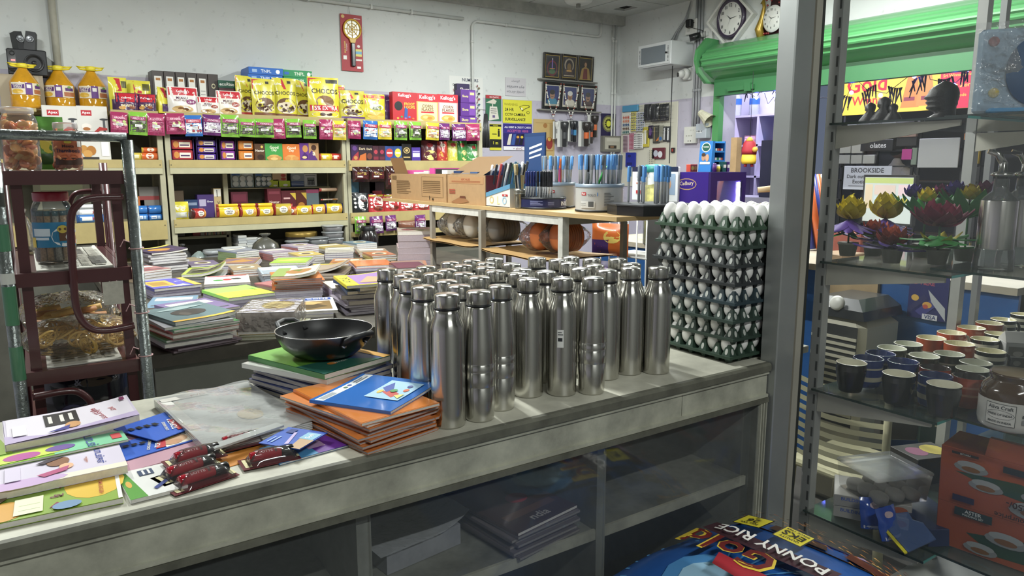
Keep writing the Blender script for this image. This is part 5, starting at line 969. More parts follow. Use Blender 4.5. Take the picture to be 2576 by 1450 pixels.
# notebook stack carrying the pan
c, r, w, l = lay([(630,890),(740,860),(975,900),(757,960)], 1.03); pr_ = R(22)
pc = (.555, 1.665)
x, y, z = stack(0, 0, 0, .2, .27, R(200), [(6, .0105, '3a4a8a', 'c2bcb8')], 'white paged notebook with dark covers in the stack under the black pan', zb=CTR, base=pc, jit=.007, jr=.07)
book(.2, .275, .011, 'd8d8d2', (x-.012, y, z), R(26), 'white covered notebook just below the green and blue book', None)
book(.2, .28, .012, '3f8a3c', (x, y, z+.0115), R(20), 'green and blue notebook with a yellow border carrying the pan', [('r', 0, 0, 1, 1, '2f4a84'), ('p', [(0,.25),(.0,1),(.6,1),(.75,.6),(.45,.2)], '6aa83c'), ('p', [(0,.0),(0,.35),(.5,.3),(.85,.0)], '2a6a5a'), ('r', .88, 0, 1, 1, 'e0a234'), ('e', .34, .2, .06, .035, 'd8822c'), ('t', 'YOUVA', .45, .19, .2, .05, 'e6e9e0', PI), ('e', .85, .8, .03, .03, '7ab06a')], curl=0)
zp = z+.0115+.0125
pan = thing('frying_pan', 'black non-stick wok with two loop handles resting on the notebook stack', 'pan', (.567, 1.655, zp), (0, 0, .0))
PB = M('17181a', .33, coat=.35, noise=.1, nscale=200); PBI = M('1c1d1f', .42, noise=.1, nscale=300)
MB().lathe([(0, 0), (.05, 0), (.075, .008), (.098, .028), (.111, .052), (.1145, .066)], PB, 48, cap=False).build('outer_bowl', pan)
MB().lathe([(.1125, .0655), (.109, .052), (.096, .03), (.073, .011), (.05, .004), (0, .004)], PBI, 48, cap=False).build('inner_bowl', pan)
MB().lathe([(.1145, .0655), (.1148, .0672), (.1125, .0672), (.1125, .0655)], M('d9d9d6', .25, .9), 48, cap=False).build('rim', pan)
for a in (R(115), R(-70)):
    ca, sa = math.cos(a), math.sin(a); tx, ty = -sa, ca; pts = []
    for s, o_, zz in ((-.034, .1, .045), (-.034, .118, .058), (-.026, .134, .068), (0, .14, .071), (.026, .134, .068), (.034, .118, .058), (.034, .1, .045)): pts.append((ca*o_+tx*s, sa*o_+ty*s, zz))
    h_ = MB(); h_.tube(pts, .0068, M('1b1c1e', .5), 10); ho = h_.build('loop_handle', pan)
    for s in (-.034, .034):
        MB().lathe([(0, 0), (.006, 0), (.006, .003), (0, .004)], M('b9b9b6', .3, .9), 12, cap=False).build('rivet', ho, (ca*.1065+tx*s, sa*.1065+ty*s, .045), (0, -PI/2+.5, a+PI))
        MB().ball((ca*.103+tx*s, sa*.103+ty*s, .047), .005, M('2a2b2d', .4), 10).build('inner_rivet', ho)
# orange notebooks with the blue one on top
oc = (.545, 1.385)
x, y, z = stack(0, 0, 0, .178, .285, R(192), [(9, .0056, 'd97a32', 'a99f9f')], 'thin orange covered notebook in the stack at the counter edge', zb=CTR, base=oc, jit=.006, jr=.07)
book(.178, .285, .0055, 'e07f34', (x-.008, y+.004, z), R(197), 'orange notebook lying askew near the top of the orange stack', None)
book(.18, .285, .006, 'e8832f', (x+.006, y-.006, z+.006), R(8), 'glossy orange notebook topping the orange stack', [('r', .01, .01, .99, .99, M('ea8430', .18, coat=.6))])
c, rr_, w, l = lay([(785,1012),(900,950),(1083,965),(970,1055)], z+.02)
sd = [('r', 0, 0, 1, 1, M('2f78d8', .2, coat=.5)), ('r', .02, .84, .98, .95, 'd9dfe2'), ('r', .06, .86, .3, .93, '9aa4aa'), ('e', .5, .89, .03, .025, '2f6a3a'), ('e', .58, .895, .03, .025, '2f4a9c'), ('r', .68, .87, .92, .885, '6a7078'), ('r', .68, .905, .86, .92, '6a7078'), ('r', .3, .1, .88, .52, '9fcbe8'), ('p', [(.36,.22),(.5,.42),(.62,.36),(.5,.2)], 'd04438'), ('p', [(.5,.36),(.62,.48),(.82,.44),(.62,.34)], '2c4ab0'), ('e', .5, .44, .06, .03, 'e6c040'), ('e', .62, .18, .05, .03, 'e0683c'), ('e', .74, .2, .04, .03, '3a4a9c'), ('p', [(.34,.13),(.5,.13),(.42,.22)], 'e6d86a'), ('e', .56, .3, .05, .04, '3f9a4a')]
book(.19, .19, .006, '2d70cc', (.573, 1.372, z+.0125), R(34), 'glossy blue notebook with a coloured picture lying on the orange stack', sd, curl=.004)
# blue and violet leaflets slipping under the stack
laybook([(690,1120),(845,1085),(852,1122),(664,1178)], CTR+.001, .003, '3f8ac8', 'pale blue leaflet sticking out beside the orange stack', [('r', .0, 0, 1, 1, '4a9ad0'), ('r', .55, 0, 1, 1, '6a2a9c'), ('r', .5, .3, .75, .8, 'c9a0c8')])
# clear plastic folders
c, r, w, l = lay([(382,1000),(640,943),(765,1062),(520,1105)], CTR+.03)
cf = thing('folder_pack', 'pack of clear plastic folders shining on the counter', 'folder', (c.x, c.y, CTR+.001), (0, 0, r))
for k in range(5): MB().box(-w/2, w/2, -l/2, l/2, .004*k, .004*k+.003, M('d6d9d6', .25, coat=.6, noise=.06, nscale=12)).build('plastic_sheet', cf)
MB().surf(lambda u, v: ((u-.5)*w*1.02, (v-.5)*l*1.02, .0215+.0025*math.sin(11*u+4*v)*math.sin(9*v-2*u)), 30, 24, clear('f2f4f2', .3, 1.6, .07, .12, 16)).build('outer_film', cf)
decals(flat_top(w, l, .0195), (w, l), [('r', .02, .3, .12, .9, 'e3e2dc'), ('e', .62, .35, .12, .1, 'd6c49a'), ('t', 'TOP', .7, .4, .16, .12, '9a9488', .4), ('r', .03, .88, .5, .95, 'd8d4cc'), ('t', 'PVC', .4, .91, .14, .05, 'a86a5a')], grid=1).build('sheet_print', cf)
# blister cards and tubes
TAN = 'd0a57e'
def card(q, z, label, items, col='2456c0', t=.0012, name='blister_card'):
    c, r, w, l = lay(q, z); o = MB().box(-w/2, w/2, -l/2, l/2, 0, t, M(col, .25, coat=.4)).build(name, None, (c.x, c.y, z), (0, 0, r)); tag(o, label, 'card')
    decals(flat_top(w, l, t), (w, l), items, grid=1).build('print', o); return o
ti = [('r', 0, 0, 1, 1, '2a60d0'), ('p', [(.55,.05),(.98,.05),(.98,.9),(.75,.8),(.6,.4)], 'e9e2cf'), ('e', .78, .38, .16, .24, TAN), ('e', .7, .22, .12, .14, 'c8926a'), ('p', [(.62,.5),(.9,.92),(.98,.7),(.75,.45)], 'e6c83a'), ('p', [(.42,.1),(.62,.62),(.7,.58),(.55,.08)], 'c8323a'), ('t', 'TOPAZ 2', .54, .4, .5, .1, 'f6f6f0', 1.1), ('t', 'LONG HANDLE', .42, .4, .4, .06, 'f3e9c0', 1.1)] + [('r', .06+.1*i, .66-.04*i, .13+.1*i, .78-.04*i, '14161a') for i in range(4)]
o = card([(300,1075),(420,1040),(560,1048),(380,1120)], CTR+.012, 'blue razor card with a hand picture lying on top of another', ti)
o = card([(280,1120),(430,1085),(515,1098),(300,1170)], CTR+.006, 'blue razor card half hidden under the curled booklets', ti)
tag(MB().box(-.17, .1, -.1, .1, 0, .005, M('b98a9a', .5)).build('leaflet', None, (.2, 1.5, CTR+.0005), (0, 0, .2)), 'dull pink leaflet lying beneath the razor cards', 'leaflet')
def glue(a, b, z, label):
    p, q = onz(*a, z+.012), onz(*b, z+.012); c = (p+q)/2; d = q-p; L_ = d.length; t = thing('lip_tube', label, 'tube', (c.x, c.y, z), (0, 0, math.atan2(d.y, d.x)), 'red tubes on cards')
    MB().box(-L_*.72, L_*.62, -.026, .026, 0, .001, M('6a1420', .3, coat=.4)).build('backing_card', t)
    MB().lathe([(0, -L_/2), (.0085, -L_/2), (.0095, -L_/2+.004), (.0095, L_*.22), (.006, L_*.24)], M('b01226', .12, coat=.8), 18, cap=False).build('red_tube', t, (0, 0, .0115), (0, PI/2, 0))
    MB().lathe([(.0096, L_*.22), (.0102, L_*.23), (.0102, L_*.5), (.009, L_*.52), (0, L_*.52)], M('101114', .2, coat=.6), 18, cap=False).build('black_cap', t, (0, 0, .0115), (0, PI/2, 0))
    f = lambda u, v, o: ((u-.5)*L_*.62-L_*.13, -(.0097+o)*math.cos(.5+v*1.2), .0115+(.0097+o)*math.sin(.5+v*1.2))
    decals(f, (L_*.6, .012), [('t', 'LOTTE', .5, .5, .5, .5, 'e6b8bc'), ('r', .82, .1, .9, .9, '5a0a14'), ('r', .1, .2, .2, .8, '8a0f1e')]).build('tube_print', t)
    MB().surf(lambda u, v: ((u-.5)*L_*1.14, (v-.5)*.05, .0015+.021*(max(0, 1-(2*v-1)**2)**.5)*(max(0, 1-(2*u-1)**6))), 10, 10, clear('ffffff', .03, 1.4, .06)).build('blister', t)
    decals(flat_top(L_*1.3, .05, .0012), (L_*1.3, .05), [('r', .0, .1, .12, .9, 'd8cf9a'), ('r', .9, .2, .98, .8, 'd8cf9a')], grid=1).build('card_print', t)
for a, b, z in (((439,1152),(547,1125),.012), ((421,1190),(536,1152),.006), ((450,1212),(570,1174),.003), ((628,1152),(735,1130),.004), ((560,1112),(650,1092),.006)):
    glue(a, b, CTR+z, 'red tube with a black cap sealed on a dark red card')
for a, b, zz in (((470,1172),(640,1128),.001),):
    c = onz(610, 1150, CTR); tag(MB().box(-.05, .05, -.03, .03, 0, .0012, M('d8872c', .4)).build('leaflet', None, (c.x, c.y, CTR+.0004), (0, 0, .2)), 'orange leaflet under the red tubes', 'leaflet')
o = card([(659,1116),(722,1076),(828,1092),(745,1134)], CTR+.02, 'blue toothbrush card in crumpled wrapper against the orange stack', [('r', 0, 0, 1, 1, '2a5cc8'), ('p', [(0,.0),(.5,.0),(.5,.35),(.0,.25)], 'c9a47a'), ('r', .5, .04, .86, .38, '8ac4e0'), ('t', 'Soft', .68, .22, .26, .2, 'f0f6fa'), ('p', [(.1,.45),(.75,.66),(.78,.6),(.15,.38)], 'c6b4e6'), ('r', .68, .66, .9, .84, '1c3a8c'), ('r', .1, .75, .45, .79, '9fc0ee'), ('r', .1, .85, .4, .88, '9fc0ee')])
tag(MB().box(-.075, .075, -.012, .012, 0, .004, clear('dfe3e0', .5, 1.2, .1)).build('plastic_strip', None, tuple(onz(622, 1100, CTR+.026)), (0, 0, .35)), 'clear plastic hanger strip lying beside the toothbrush card', 'strip')
# booklets
lp = 'd9cfe2'
laybook([(-70,1257),(299,1181),(306,1256),(-70,1330)], CTR+.001, .010, '8fae36', 'green and yellow alphabet workbook lying at the counter edge', [('r', 0, 0, 1, 1, '86a832'), ('e', .82, .7, .22, .5, 'dfb42c'), ('e', .2, .3, .16, .3, 'd89a2a'), ('r', .97, 0, 1, 1, 'e9e6dc'), ('t', 'A', .55, .2, .09, .2, '8a2a4a', -.1), ('t', 'அ', .55, .48, .09, .22, '7a2a4a', -.1), ('t', 'अ', .55, .78, .09, .22, '8a2a3a', -.1), ('t', 'TAMIL-ENGLISH', .86, .5, .6, .05, 'b8502c', -PI/2), ('r', .27, .08, .46, .58, 'e3e6c0'), ('r', .3, .2, .44, .205, '9aa86a'), ('r', .3, .35, .44, .355, '9aa86a'), ('e', .12, .75, .1, .2, '6a5438'), ('e', .62, .1, .1, .12, '6f92b8')])
laybook([(306,1188),(430,1163),(470,1222),(313,1266)], CTR+.001, .006, 'e6e6e2', 'white exercise book with a green grassy edge at the counter front', [('p', [(0,0),(.0,1),(.14,1),(.22,.5),(.3,.0)], '4f9a2c'), ('e', .1, .5, .05, .12, 'd8a43a'), ('r', .35, .7, .62, .9, '3a4a6a'), ('r', .42, .72, .46, .88, 'e6e6e2'), ('r', .52, .72, .56, .88, 'e6e6e2'), ('p', [(.45,.2),(.8,.45),(.85,.38),(.5,.14)], '2c3f8c')])
laybook([(-70,1182),(316,1105),(300,1178),(-70,1250)], CTR+.0125, .014, 'ddd4e6', 'white and lilac story booklet with blue Tamil lettering', [('r', 0, 0, 1, .16, 'e6dfc8'), ('e', .3, .1, .3, .14, 'c6a4d0'), ('t', 'பாடல்கள்', .84, .55, .7, .1, '2c3f9c', -PI/2), ('t', 'குழந்தை', .74, .5, .4, .05, 'b8602c', -PI/2), ('e', .55, .62, .08, .16, '8a5a3a'), ('e', .6, .4, .05, .1, 'e6b088'), ('p', [(.4,.25),(.62,.4),(.6,.25),(.45,.15)], 'b84a7a'), ('p', [(.4,.65),(.52,.8),(.6,.75),(.45,.6)], '3a2a3a'), ('r', .2, .2, .3, .7, 'cfc4da')], pages='e3dcc8')
laybook([(-70,1165),(312,1084),(318,1106),(-70,1182)], CTR+.028, .004, '8fc83a', 'thin rainbow coloured booklet lying over the lilac one', [('r', .5, .0, 1, 1, '7cc89a'), ('p', [(0,0),(0,.7),(.5,.9),(.6,.2)], 'c9d84a'), ('e', .3, .4, .12, .3, 'b84a9a'), ('e', .55, .5, .1, .25, '6a4a9c'), ('r', .9, .3, .97, .8, 'd8484a'), ('t', 'பாடல்', .76, .55, .3, .3, '3a4a9c', -PI/2)], l=.06)
laybook([(5,1060),(330,1006),(341,1060),(14,1122)], CTR+.034, .012, 'd6cce0', 'lilac and white booklet with red Tamil lettering on top of the pile', [('r', .02, .02, .98, .98, 'd9d2dc'), ('p', [(0,0),(0,.3),(.3,.1),(1,.2),(1,0)], 'b9a8cc'), ('t', 'வழித்துணை', .72, .5, .8, .1, 'a8303c', -PI/2+.15), ('t', 'நமது', .83, .55, .4, .06, 'b8484a', -PI/2+.15), ('r', .3, .4, .56, .9, '2a2624'), ('r', .33, .5, .36, .8, 'd8d4cc'), ('r', .42, .5, .45, .8, 'd8d4cc'), ('r', .49, .5, .52, .8, 'd8d4cc'), ('e', .5, .3, .06, .12, 'c8925a'), ('p', [(.3,.14),(.48,.3),(.46,.14)], '3a3a8c'), ('r', .06, .2, .16, .6, 'ece8ee'), ('r', .92, .78, .96, .92, '7a2a5a')], pages='e3dcc8', curl=.012)
laybook([(-60,1100),(14,1085),(14,1160),(-60,1180)], CTR+.028, .005, '9ac43a', 'lime green booklet peeping from under the lilac booklets', [('r', 0, 0, 1, 1, 'a4c840')], l=.1)
# things inside the counter
c = onz(1010, 1330, .63)
sp = thing('plastic_sheaf', 'sheaf of papers in a clear plastic sleeve inside the counter', 'papers', (.655, 1.5, .6135), (0, 0, R(8)))
MB().box(-.1, .1, -.14, .14, 0, .05, M('8f929a', .7, noise=.2)).build('paper_block', sp); MB().surf(lambda u, v: ((u-.5)*.24, (v-.5)*.3, .052+.03*(max(0, u-.6)/.4)**2+.003*math.sin(9*v)), 10, 6, clear('dfe4ea', .4, 1.3, .1, .5, 30)).build('sleeve', sp)
x, y, z = stack(0, 0, 0, .2, .26, R(8), [(8, .007, '6d6468', '8f8a86')], 'magazine in the pile on the shelf inside the counter', zb=.6135, base=(.92, 1.385), jit=.008)
book(.2, .26, .008, '4a3430', (x, y, z), R(10), 'magazine with a red patch topping the pile inside the counter', [('e', .6, .5, .15, .1, 'a8283a'), ('r', .1, .2, .9, .3, '6a4a3a'), ('t', 'ndia', .5, .12, .3, .1, 'b9b0a8')])
x, y, z = stack(0, 0, 0, .2, .26, R(-4), [(11, .011, '7a7478', '8f8a8a')], 'notebook in the tall pile at the back of the counter compartment', zb=.6135, base=(.935, 1.655), jit=.006)
tag(MB().bbox(-.16, .16, -.14, .14, 0, .2, M('1c2c20', .6, noise=.5, nscale=9), .02).build('dark_sack', None, (.9, 1.5, .062)), 'dark green sack on the floor of the counter compartment', 'sack')
# rice sacks lying before the counter
RB = M('1f5fb8', .38, coat=.15, noise=.08, nscale=40)
def sack_surf(w, l, h, s):
    def fn(u, v, o=0):
        a = max(0, 1-abs(2*u-1)**3.2)**.55 * max(0, 1-abs(2*v-1)**3.2)**.55
        return ((u-.5)*w*(1-.05*(2*v-1)**2), (v-.5)*l*(1-.05*(2*u-1)**2), h/2+s*(h/2*a+o)+.004*math.sin(17*u+5*v)*math.sin(13*v)*a)
    return fn
SC = (1.235, .885); SW, SL, SH = .72, .60, .31
for k, zz in enumerate((.002, .325)):
    t = thing('rice_sack', ('blue woven rice sack with lettered harvest picture, upper of the two before the counter' if k else 'blue woven rice sack lying under the lettered one before the counter'), 'sack', (SC[0], SC[1], zz))
    mb = MB(); mb.surf(sack_surf(SW, SL, SH, 1), 26, 22, RB); mb.surf(lambda u, v: sack_surf(SW, SL, SH, -1)(1-u, v), 26, 22, RB); mb.build('woven_bag', t)
    if not k: continue
    it = []
    for j in range(30):                       # printed rays
        a = 2*PI*j/30; it.append(('p', [(.33+.1*math.cos(a), .55+.12*math.sin(a)), (.33+.27*math.cos(a-.02), .55+.36*math.sin(a-.02)), (.33+.27*math.cos(a+.02), .55+.36*math.sin(a+.02))], '4f97d8'))
    it += [('e', .33, .55, .15, .18, '4a94d8'), ('e', .33, .55, .1, .12, '9fd0f0')]
    rnd = random.Random(4)
    it += [('p', [(.72,.93),(.9,.93),(.94,.5),(.93,.06),(.8,.06),(.79,.3),(.74,.55),(.73,.75)], 'b8702c'), ('p', [(.84,.9),(.88,.9),(.9,.4),(.86,.35),(.84,.6)], 'b898b8'), ('p', [(.70,.95),(.8,.95),(.78,.82),(.72,.8)], '4a261a'), ('p', [(.75,.7),(.81,.72),(.82,.5),(.77,.46)], '55301e'), ('p', [(.79,.4),(.85,.42),(.86,.24),(.8,.2)], '6d3420')]
    for j in range(170):
        u, v = .75+.17*rnd.random(), .1+.8*rnd.random(); it.append(('p', [(u, v), (u+.01, v+.03), (u+.004, v+.034)], rnd.choice(['e0963c', 'd88a30', 'b5602a', 'ecb05a', '7a3a20'])))
    A_ = R(97)
    it += [('p', [(.508,.79),(.58,.79),(.605,.28),(.535,.28)], '4a2a34'), ('t', 'PONNY RICE', .556, .53, .37, .075, 'f0ece6', R(93))]
    for u, v, t1, t2, t3 in ((.655, .69, 'Net Wt.', '26', 'Kg'), (.665, .52, 'QUALITY', 'EKS', 'SINCE 1964')):
        c_, s__ = math.cos(A_), math.sin(A_); rotp = lambda x, y, u=u, v=v: (u+(x*c_-y*s__)*SL/SW, v+(x*s__+y*c_))
        it += [('p', [rotp(a*.058, b*.058) for a, b in ((-1,-1),(1,-1),(1,1),(-1,1))], '2a2a20'), ('p', [rotp(a*.053, b*.053) for a, b in ((-1,-1),(1,-1),(1,1),(-1,1))], 'f0df2a')]
        for tx, dy, hh in ((t1, .034, .016), (t2, 0, .04), (t3, -.036, .018)): uu, vv = rotp(0, dy); it.append(('t', tx, uu, vv, .075, hh, '2a2416', A_))
    it += [('t', 'Gold', .438, .60, .32, .14, 'e9c832', R(95)), ('t', 'Gold', .442, .60, .30, .13, '7a1c1c', R(95)), ('p', [(.33,.56),(.4,.6),(.41,.4),(.34,.38)], 'b01c2c')]
    decals(sack_surf(SW, SL, SH, 1), (SW, SL), it, eps=.00035).build('print', t)
# ---------------------------------------------------------------- pen table
FRM = M('d6d4ca', .5, noise=.25, nscale=14, bump=.1); FRG = M('9a9488', .5, noise=.2, nscale=12); PLY = M('c2a06a', .5, noise=.12, nscale=6); PLK = M('b58f58', .55, noise=.1, nscale=30)
PX0, PX1, PY0, PY1, PZ = 1.765, 2.14, 1.96, 4.02, 1.305
pt = thing('pen_table', 'long stand of white angle-iron with a plywood top and a sagging lower shelf', 'table', (1.9, 2.9, 0))
def pp(n, x0, x1, y0, y1, z0, z1, m): return MB().box(x0-1.9, x1-1.9, y0-2.9, y1-2.9, z0, z1, m).build(n, pt)
pp('plywood_top', PX0, PX1, PY0, PY1, PZ-.016, PZ, PLY)
pp('top_rail', 1.77, 1.795, 2.29, 3.42, PZ-.05, PZ-.017, FRM); pp('top_rail', 2.1, 2.125, 2.29, 3.42, PZ-.05, PZ-.017, FRG)
pp('end_rail', 1.795, 2.1, 2.29, 2.31, PZ-.05, PZ-.017, FRG); pp('end_rail', 1.795, 2.1, 3.4, 3.42, PZ-.05, PZ-.017, FRG)
pp('leg', 1.768, 1.80, 2.28, 2.31, .0, PZ-.017, FRM); pp('leg', 1.768, 1.79, 3.4, 3.425, .0, PZ-.017, FRG); pp('leg', 1.742, 1.768, 2.86, 2.885, .0, PZ-.017, FRG)
for y in (2.05, 2.29, 2.62, 2.92, 3.18, 3.4): pp('leg', 2.103, 2.125, y, y+.022, .0, PZ-.051 if y > 2.2 else PZ-.017, FRG)
pp('leg', 2.1, 2.122, 1.98, 2.0, 0, PZ-.017, FRG)
lz = 1.114
for k, (ya, yb) in enumerate(((2.32, 2.86), (2.89, 3.46))): 
    MB().surf(lambda u, v: (1.74+.36*u-1.9, ya+(yb-ya)*v-2.9, lz+(.006 if k else 0)-.012*math.sin(PI*v)-.004*math.sin(9*v)*(1-u)), 6, 10, PLK).surf(lambda u, v: (2.10-.36*u-1.9, ya+(yb-ya)*v-2.9, lz-.006+(.006 if k else 0)-.012*math.sin(PI*v)-.004*math.sin(9*v)*u), 6, 10, PLK).build('lower_shelf', pt)
# stacked lids and bowls in clear bags on the lower shelf
BAG = clear('eef0ee', .05, .9, .07, .6, 24); BAGD = clear('8f8e88', .35, 1.0, .12, .8, 22)
def bagged(y, z, r, x0, x1_, label, col, disc, dn=7, name='bagged_bowls', bagm=BAG):
    x1 = x1_-.035; t = thing(name, label, 'bagged bowls', (x0, y, z), group=None)
    for k in range(dn):
        x = .03+(x1-x0-.05)*k/dn
        MB().lathe([(0, 0), (r*.72, 0), (r*.9, -.006), (r*.98, -.02), (r, -.022), (r, -.016), (r*.9, .002), (r*.7, .008), (0, .008)], M(col, .35), 28, cap=False).build(disc, t, (x, 0, r), (0, -PI/2, 0))
    rs = []
    for q, f in ((-.05, .25), (-.045, .45), (-.01, .85), (.01, 1.08), (x1-x0-.03, 1.08), (x1-x0+.02, .7), (x1-x0+.07, .2)):
        rs.append([(q+.006*math.sin(5*j), r*f*math.cos(2*PI*j/22)*(1+.06*math.sin(3*j+9*q)), r+max(-r*.985, r*f*math.sin(2*PI*j/22)*(1+.05*math.sin(4*j+7*q)))) for j in range(22)])
    MB().loft(rs, bagm, True, True).build('clear_bag', t); return t
yy = lambda px, x=1.8: onx(px, 575, x).y
bagged(yy(1110), lz+.012, .064, 1.84, 2.03, 'bagged stack of white plastic lids at the far end of the lower shelf', 'e9ebe6', 'lid')
bagged(yy(1150), lz+.012, .064, 1.84, 2.03, 'bagged stack of white plastic lids beside its twin on the lower shelf', 'dfe2de', 'lid')
bagged(yy(1212), lz+.012, .062, 1.84, 2.03, 'bagged grey bowls with a loose crumpled bag mouth beside the middle leg', '77787a', 'bowl')
bagged(yy(1318), lz+.004, .062, 1.84, 2.03, 'bagged orange bowls behind the white tied bag mouth', 'e3752c', 'bowl')
bagged(yy(1378)+.05, lz+.006, .066, 1.86, 2.03, 'bagged orange bowls with a white tie next to the thick white leg', 'e07028', 'bowl')
# cardboard boxes
def cbox(pxa, pxb, ytop, x0, x1, label, items, end=None, flap=None, fill=None, z=PZ):
    ya, yb = onx(pxa, 505, x0).y, onx(pxb, 505, x0).y; h = onx((pxa+pxb)/2, ytop, x0).z-z
    t = thing('cardboard_box', label, 'box', (x0, (ya+yb)/2, z+.0006)); CB = M('b08a5e', .7, noise=.1, nscale=30); L_ = abs(ya-yb)-.008; k = .004; w = x1-x0
    MB().box(0, w, -L_/2, L_/2, 0, k, CB).box(0, k, -L_/2, L_/2, k, h, CB).box(w-k, w, -L_/2, L_/2, k, h, CB).build('carton', t)
    MB().box(k, w-k, -L_/2, -L_/2+k, k, h, M(end, .6) if end else CB).build('end_wall', t); MB().box(k, w-k, L_/2-k, L_/2, k, h, CB).build('end_wall', t)
    decals(lambda u, v, o: (-o, L_/2-u*L_, v*h), (L_, h), items, grid=1).build('print', t)
    if flap:
        MB().add([(0, L_*flap[0], h), (0, L_*flap[1], h), (flap[2], L_*flap[1]+flap[4], h+flap[3]), (flap[2], L_*flap[0]+flap[4], h+flap[3])], [(0, 1, 2, 3), (3, 2, 1, 0)], M('a8855c', .7)).build('flap', t)
    if fill:
        for i, (c, dz) in enumerate(fill): MB().box(k+.01, w-.02, -L_/2+.01+L_*.9*i/len(fill), -L_/2+.006+L_*.9*(i+.9)/len(fill), k+.002, h+dz, M(c, .5)).build('packet', t)
    return t
pl = lambda: [('r', .2, .22+.07*i, .2+.5*random.uniform(.6, 1), .25+.07*i, '7a5c3c') for i in range(8)]
cbox(985, 1060, 438, 1.80, 2.05, 'opened cardboard carton with a raised flap at the far end of the pen table', pl()+[('r', .05, .78, .2, .92, '7a5c3c')], flap=(-.1, .35, -.02, .09, .02), fill=[('e6e2dc', .01), ('d84a9a', .02), ('2a2a2c', .02)])
cbox(1054, 1124, 438, 1.79, 2.05, 'cardboard carton printed with a boxed block of text', [('r', .1, .15, .9, .9, '8a6a48'), ('r', .12, .17, .88, .88, 'b08a5e')] + [('r', .16, .3+.07*i, .8, .33+.07*i, '7a5c3c') for i in range(7)] + [('r', .4, .06, .42, .2, '3a2c20'), ('r', .5, .05, .56, .12, '3a2c20')], fill=[('e9e6e0', .02), ('2b2b2e', .025), ('e04aa0', .03), ('dcd8d2', .015)])
cbox(1126, 1222, 441, 1.785, 2.06, 'cardboard carton with red printing and a dark red end wall', [('r', .04, .7, .96, .93, 'c0855a'), ('r', .05, .71, .95, .92, 'b5895c'), ('t', 'HDFC VALUES', .5, .85, .4, .07, 'a8402c')] + [('r', .12, .75+.035*i, .88, .765+.035*i, 'b0603c') for i in range(2)] + [('r', .05, .35+.06*i, .22, .38+.06*i, 'b0503c') for i in range(3)] + [('p', [(.1,.05),(.4,.28),(.6,.1),(.3,.0)], '9a6a44'), ('r', .35, .2, .5, .28, '6a3a28')], end='6a1c22', flap=(-.45, .45, .17, .09, 0), fill=[('4f6f9c', .0), ('3a5a8c', .015), ('7a8fae', .01), ('2a3f6a', .02)])
# pens
def pen_mesh(kind):
    mb = MB()
    if kind == 'cap_blue': mb.lathe([(0, 0), (.0045, .002), (.005, .01), (.005, .082)], M('b0b4b8', .3, .5), 10, cap=False).lathe([(.0058, .08), (.0062, .082), (.0062, .135), (.0045, .14), (0, .14)], M('5a9ae0', .3), 10, cap=False).box(-.002, .002, -.0095, -.006, .1, .138, M('5a9ae0', .3))
    elif kind == 'light': mb.lathe([(0, 0), (.005, .002), (.0055, .085)], M('b9bcbf', .3, .4), 10, cap=False).lathe([(.006, .083), (.0066, .085), (.0066, .138), (.005, .143), (0, .143)], M('6aa8ea', .3), 10, cap=False).box(-.0022, .0022, -.0105, -.0066, .1, .14, M('4f90d8', .3))
    elif kind == 'grey': mb.lathe([(0, 0), (.005, .002), (.0055, .085)], M('a9adb0', .3, .4), 10, cap=False).lathe([(.006, .083), (.0066, .085), (.0066, .138), (.005, .143), (0, .143)], M('7a828a', .3), 10, cap=False).box(-.0022, .0022, -.0105, -.0066, .1, .14, M('666e76', .3))
    elif kind in ('navy', 'black'):
        c = '1c2a6c' if kind == 'navy' else '1d1e22'
        mb.lathe([(0, 0), (.005, .002), (.0055, .075)], M('c6c8ca', .3, .3), 10, cap=False).lathe([(.0058, .074), (.006, .076), (.006, .136), (.0045, .141), (0, .141)], M(c, .25, coat=.3), 10, cap=False)
        for i in range(5): mb.box(-.0056+.002*i, -.0046+.002*i, -.0062, -.0052, .008+.012*i, .03+.009*i, M(c, .4))
        mb.box(-.002, .002, -.0092, -.006, .1, .138, M(c, .3))
    else: mb.lathe([(0, 0), (.0048, .003), (.005, .1)], M(kind, .35), 10, cap=False).lathe([(.0055, .1), (.0055, .136), (.004, .14), (0, .14)], M(kind, .3, coat=.3), 10, cap=False).box(-.0018, .0018, -.0085, -.0055, .105, .138, M(kind, .3))
    return mb.mesh('pen')
_pm = {}
def pen(kind, loc, label, group, rot=(0, 0, 0)):
    if kind not in _pm: _pm[kind] = pen_mesh(kind)
    return tag(put('pen', _pm[kind], None, loc, rot), label, 'pen', group)
def tub(name, cx, cy, rx, ry, h, col, rim, label, items, rimh=.014, base=None, z=PZ, a0=None, span=2.3, top=None):
    t = thing(name, label, 'pen stand', (cx, cy, z+.0006)); n = 36
    ring = lambda f, zz: [(rx*f*math.cos(2*PI*j/n), ry*f*math.sin(2*PI*j/n), zz) for j in range(n)]
    MB().loft([ring(1, .006), ring(1, h-rimh)], M(col, .35, coat=.2), False, True).build('wrap', t)
    if base: MB().loft([ring(1.02, 0), ring(1.02, .008)], M(base, .4), True, True).build('base', t)
    MB().loft([ring(1.02, h-rimh), ring(1.02, h), ring(.93, h), ring(.93, h-.03)], M(rim, .35), False, True).build('rim', t)
    MB().loft([ring(.92, h-.032), ring(.92, h-.03)], M('2c2e31', .6), True, True).build('inner_plate', t)
    a0 = math.atan2(-cy, -cx)-span/2 if a0 is None else a0
    f = lambda u, v, o: ((rx+o+.0004)*math.cos(a0+u*span), (ry+o+.0004)*math.sin(a0+u*span), .008+v*(h-rimh-.01))
    decals(f, (span*(rx+ry)/2, h-rimh-.01), items, grid=10).build('label', t); return t
dy = lambda px, py, x: onx(px, py, x).y
DX = 1.95; d1 = dy(1508, 505, DX)
